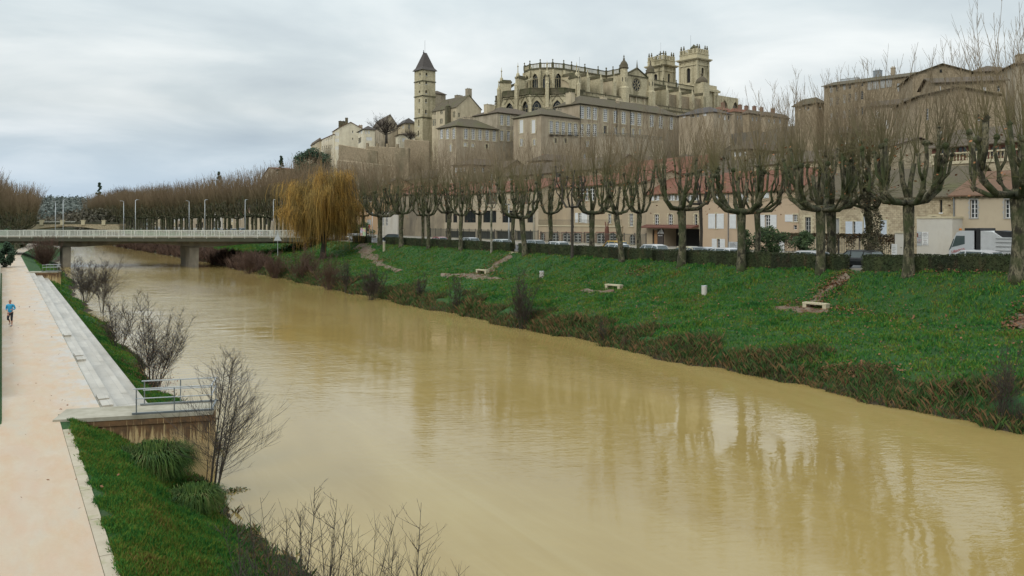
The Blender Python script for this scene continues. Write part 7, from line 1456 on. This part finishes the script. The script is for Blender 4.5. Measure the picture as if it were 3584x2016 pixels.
# reed tufts on the near bank
def reed(px, py, z, H, Rr, n, label, sd):
    x, y = wp(px, py, z); r = np.random.default_rng(sd); V = []; Fq = []
    a = r.uniform(0, 6.283, n); rr = Rr*.45*np.sqrt(r.random(n)); h = H*r.uniform(.55, 1.05, n); out = Rr*r.uniform(.25, 1.0, n); X0, Y0 = np.cos(a)*rr, np.sin(a)*rr; a2 = a+r.normal(0, .5, n); w_ = r.uniform(.007, .014, n); pa = a2+1.57
    pts = [(0, 0), (.35, .62), (.68, .92), (.9, .86), (1.08, .62)]; S = 5
    for f, g in pts: q = w_*(1 if f < .9 else (.6 if f < 1 else .1)); cx, cy, cz = X0+np.cos(a2)*out*f, Y0+np.sin(a2)*out*f, h*g; V.append(np.stack([cx-np.cos(pa)*q, cy-np.sin(pa)*q, cz], -1)); V.append(np.stack([cx+np.cos(pa)*q, cy+np.sin(pa)*q, cz], -1))
    V = np.stack(V, 1).reshape(-1, 3); b = np.arange(n)*10; Fq = np.concatenate([np.stack([b+2*k, b+2*k+1, b+2*k+3, b+2*k+2], -1) for k in range(4)]); o = npmesh('sedge_tuft', V, Fq, 'reed'); o.location = (x, y, z-.05); return tag(o, label, 'sedge', 'sedge tufts on the near bank')
M['reed'] = gmat('sedge_leaves', [(.35, (.012, .035, .007)), (.6, (.026, .062, .010)), (.88, (.06, .10, .014)), (.99, (.12, .12, .04))], .45, .8)
reed(535, 1705, .75, 1.5, 1.25, 5200, 'large drooping sedge tuft below the rust-streaked platform wall', 1); reed(675, 1820, .45, 1.1, .85, 3000, 'smaller bright green sedge tuft nearer the water', 2); reed(600, 1760, .55, .6, .5, 900, 'low bluish sedge clump between the two larger tufts', 3)
o = reed(3130, 1365, .25, .9, .6, 500, 'bright green iris-like tuft at the right waterline beside the dark hollow', 4)
# brown islet tuft at the near waterline
def heap(px, py, z, rx, ry, H, n, m, label, name, sd, sz=.05):
    x, y = wp(px, py, z); r = np.random.default_rng(sd); a = r.uniform(0, 6.28, n); q = np.sqrt(r.random(n)); C = np.stack([np.cos(a)*q*rx, np.sin(a)*q*ry, H*(1-q**2)*r.uniform(.3, 1.05, n)], -1)+r.normal(0, .04, (n, 3)); U = r.normal(0, 1, (n, 3)); U /= np.linalg.norm(U, axis=1)[:, None]; W_ = np.cross(U, r.normal(0, 1, (n, 3))); W_ /= np.linalg.norm(W_, axis=1)[:, None]; s_ = sz*r.uniform(.5, 1.4, (n, 1))
    o = npmesh(name, np.stack([C-U*s_, C-W_*s_*.5, C+U*s_, C+W_*s_*.5], 1).reshape(-1, 3), np.arange(4*n).reshape(-1, 4), m); o.location = (x, y, z-.12); return tag(o, label, name.replace('_', ' '))
heap(850, 1905, .05, .75, .55, .45, 5000, 'brush', 'brown and green tuft of debris jutting into the water at the bottom left', 'debris_tuft', 1, .04)
heap(800, 1720, .02, .9, .4, .15, 1500, 'brush', 'dark floating debris beside the tall alder sapling', 'debris_tuft', 2, .035)
heap(3030, 1290, 1.15, 1.2, .5, .5, 2200, 'litter', 'heap of rust-brown leaves above the dark hollow on the right bank', 'leaf_heap', 3, .08)
for i, (px, py, lb) in enumerate(((2330, 1225, 'left of three'), (2640, 1270, 'middle of three'), (3300, 1420, 'rightmost of three'))): heap(px, py, .15, 1.0, 1.2, .9, 2600, 'bushgreen', 'leafy green bramble mound at the right waterline, '+lb, 'bramble_mound', 10+i, .07)
# evergreen block beside the path under the bridge, and ivy hedge on the far left bank
o = leafy(31, 3.2, 1.6, 3500, 'conifer', .16, 'evergreen_bush'); p = at(4, 905, 152); o.location = (.6, 147, 2.5); o.scale = (.8, 1.2, 1.15); tag(o, 'dark clipped evergreen at the left edge of the path before the bridge', 'bush')
r_ = empty('far_hedge', (2.5, 240, 5.5), R(78), 'dark green hedge under the trees of the far left bank', 'hedge'); MB().box(0, 90, -1, 1, -2, 1.6).build('body', 'hedge', r_)
# ------------------------------------------------------------------ wooded far hills
X, Y = sample(5000, -700, 400, 1150, 1900, 77); r_ = np.random.default_rng(8); n = len(X); m_ = 22
C = np.repeat(np.stack([X, Y, terrain(X, Y)], -1), m_, 0)+r_.normal(0, 1, (n*m_, 3))*np.array([6, 6, 3])+np.array([0, 0, 4]); U = r_.normal(0, 1, C.shape); U /= np.linalg.norm(U, axis=1)[:, None]; W_ = np.cross(U, r_.normal(0, 1, C.shape)); W_ /= np.linalg.norm(W_, axis=1)[:, None]
M['farwood'] = mat('far_wood', (.115, .135, .12), (.135, .15, .13), .01, kind='World', island=.06)  # pale bluish tone carries the slight distance haze in the colour itself
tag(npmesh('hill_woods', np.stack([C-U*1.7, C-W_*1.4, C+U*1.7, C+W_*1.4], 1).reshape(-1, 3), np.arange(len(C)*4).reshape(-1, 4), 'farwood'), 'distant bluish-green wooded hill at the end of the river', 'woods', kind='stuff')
X, Y = sample(900, -20, 70, 480, 900, 78, lambda X, Y, r: (X < 12) | (X > 30)); n = len(X); m_ = 60; r_ = np.random.default_rng(9)
C = np.repeat(np.stack([X, Y, terrain(X, Y)], -1), m_, 0)+r_.normal(0, 1, (n*m_, 3))*np.array([4, 4, 3])+np.array([0, 0, 5]); U = r_.normal(0, 1, C.shape); U /= np.linalg.norm(U, axis=1)[:, None]; W_ = np.cross(U, r_.normal(0, 1, C.shape)); W_ /= np.linalg.norm(W_, axis=1)[:, None]
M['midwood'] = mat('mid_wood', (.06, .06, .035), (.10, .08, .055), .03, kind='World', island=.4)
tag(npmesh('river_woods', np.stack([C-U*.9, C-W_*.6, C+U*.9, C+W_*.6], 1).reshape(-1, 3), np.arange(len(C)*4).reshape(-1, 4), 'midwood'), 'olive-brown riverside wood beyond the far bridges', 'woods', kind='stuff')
# ------------------------------------------------------------------ the jogger
def skinned(name, P, E, m, parent, sub=2, root=0):
    me = bpy.data.meshes.new(name); me.from_pydata([p[:3] for p in P], E, []); o = bpy.data.objects.new(name, me); COL.objects.link(o); md = o.modifiers.new('s', 'SKIN'); md.use_smooth_shade = True
    for i, p in enumerate(P): v = me.skin_vertices[0].data[i]; rr = p[3]; v.radius = rr if isinstance(rr, tuple) else (rr, rr); v.use_root = (i == root)
    ss = o.modifiers.new('u', 'SUBSURF'); ss.levels = sub; dg = bpy.context.evaluated_depsgraph_get(); ev = o.evaluated_get(dg); nm = bpy.data.meshes.new_from_object(ev); bpy.data.objects.remove(o)
    nm.materials.clear(); nm.materials.append(m); nm.polygons.foreach_set('use_smooth', [True]*len(nm.polygons)); ob = bpy.data.objects.new(name, nm); COL.objects.link(ob); ob.parent = parent; return ob
SK, BL, TG = mat('skin', (.42, .22, .15), (.38, .19, .13), 5, rough=.6), mat('blue_shirt', (.03, .30, .50), (.025, .25, .43), 6), mat('black_tights', (.015, .015, .02), (.01, .01, .014), 5)
# faces -Y (towards the camera), running; left knee lifted behind
jg = empty('person', (0, 0, 0)); x, y = wp(36, 1141, 2.575); jg.location = (x, y, 2.575); jg.rotation_euler = (0, 0, R(-22)); jg.scale = (1.03, 1.03, 1.02); tag(jg, 'bald man in a bright blue top and black tights jogging on the path', 'person')
LEG = [(.09, 0, .92), (.105, -.06, .50), (.10, -.0, .09), (.10, -.13, .045)]; LG2 = [(-.09, .0, .92), (-.09, -.16, .52), (-.08, .16, .22), (-.08, .09, .13)]
def sk(scale=0.0):
    P = [(0, 0, .96, (.15, .10)), (0, -.01, 1.12, (.135, .095)), (0, -.02, 1.30, (.165, .11)), (0, -.01, 1.42, (.12, .085)), (0, -.02, 1.50, .052), (0, -.03, 1.58, .06), (0, -.035, 1.665, (.085, .10)), (0, -.03, 1.74, (.088, .10)), (0, -.028, 1.80, (.06, .07))]
    E = [(i, i+1) for i in range(8)]; n = len(P)
    for L_, s in ((LEG, 1), (LG2, -1)):
        P += [(*L_[0], .095), (*L_[1], .06), (L_[1][0], (L_[1][1]+L_[2][1])/2+.02, (L_[1][2]+L_[2][2])/2+.05, .056), (*L_[2], .036), (*L_[3], (.038, .028)), (L_[3][0], L_[3][1]-.09, L_[3][2]-.02, (.035, .02))]
        E += [(0, n), (n, n+1), (n+1, n+2), (n+2, n+3), (n+3, n+4), (n+4, n+5)]; n += 6
    for s, ey, hz_ in ((1, .05, 1.10), (-1, .10, 1.07)):
        P += [(s*.19, -.01, 1.415, .055), (s*.275, ey, 1.18, .042), (s*.2, ey-.2, hz_, .030), (s*.16, ey-.27, hz_+.03, (.034, .02))]; E += [(3, n), (n, n+1), (n+1, n+2), (n+2, n+3)]
        h = n+3; n += 4
        for f in range(4): P += [(s*(.165-.022*f+.01), ey-.31-.003*(f % 2), hz_+.035-.004*f, .0105), (s*(.155-.02*f), ey-.335+.006*f, hz_+.01, .009)]; E += [(h, n), (n, n+1)]; n += 2
        P += [(s*.19, ey-.27, hz_+.075, .011), (s*.175, ey-.295, hz_+.09, .009)]; E += [(h, n), (n, n+1)]; n += 2
    return P, E
P, E = sk(); body = skinned('body', P, E, SK, jg)
sh = [(0, 0, .84, (.175, .13)), (0, -.01, 1.10, (.155, .115)), (0, -.02, 1.30, (.185, .125)), (0, -.01, 1.43, (.13, .095)), (0, -.012, 1.475, (.062, .06))]; E2 = [(0, 1), (1, 2), (2, 3), (3, 4)]; n = 5
for s, ey, hz_ in ((1, .05, 1.10), (-1, .10, 1.07)): sh += [(s*.195, -.01, 1.42, .072), (s*.28, ey, 1.18, .058), (s*.205, ey-.18, hz_+.004, .044)]; E2 += [(3, n), (n, n+1), (n+1, n+2)]; n += 3
skinned('shirt', sh, E2, BL, jg, root=0)
tg = [(0, 0, .98, (.160, .110))]; E3 = []; n = 1
for L_ in (LEG, LG2): q = 0.62; tg += [(*L_[0][:2], L_[0][2]-.06, .105), (*L_[1], .07), (L_[1][0]+(L_[2][0]-L_[1][0])*q*.7, L_[1][1]+(L_[2][1]-L_[1][1])*q*.5, L_[1][2]+(L_[2][2]-L_[1][2])*q*.6, .062)]; E3 += [(0, n), (n, n+1), (n+1, n+2)]; n += 3
skinned('tights', tg, E3, TG, jg)
for L_ in (LEG, LG2): skinned('shoe', [(L_[2][0], L_[2][1]+.03, L_[2][2]-.02, (.045, .045)), (L_[3][0], L_[3][1]+.02, L_[3][2]-.005, (.048, .036)), (L_[3][0], L_[3][1]-.10, L_[3][2]-.012, (.042, .028))], [(0, 1), (1, 2)], mat('running_shoe', (.25, .25, .27), (.12, .12, .14), 20), jg)
f_ = MB(); [f_.lathe([(0, -.009), (.012, 0), (0, .009)], 6, (s*.03, -.122, 1.672)) for s in (-1, 1)]; f_.build('eyes', 'iron', jg); f_ = MB(); f_.box(-.026, .026, -.122, -.112, 1.603, 1.611); f_.build('mouth', 'rustred', jg)
f_ = MB(); f_.poly([(-.012, -.118, 1.64), (.012, -.118, 1.64), (0, -.145, 1.636)]); f_.poly([(-.012, -.118, 1.64), (0, -.145, 1.636), (0, -.118, 1.69)]); f_.poly([(.012, -.118, 1.64), (0, -.118, 1.69), (0, -.145, 1.636)]); [f_.lathe([(0, -.03), (.014, -.01), (.016, .015), (0, .03)], 6, (s*.08, -.035, 1.655)) for s in (-1, 1)]; f_.build('nose_and_ears', SK, jg)
# a few gulls-high specks are left out; small leaves lying on the path
X, Y = sample(70, .3, 3.0, 22, 95, 55); leaves("path_leaves", X, Y, .045, "a few brown leaves lying on the gravel path", 55, .12)
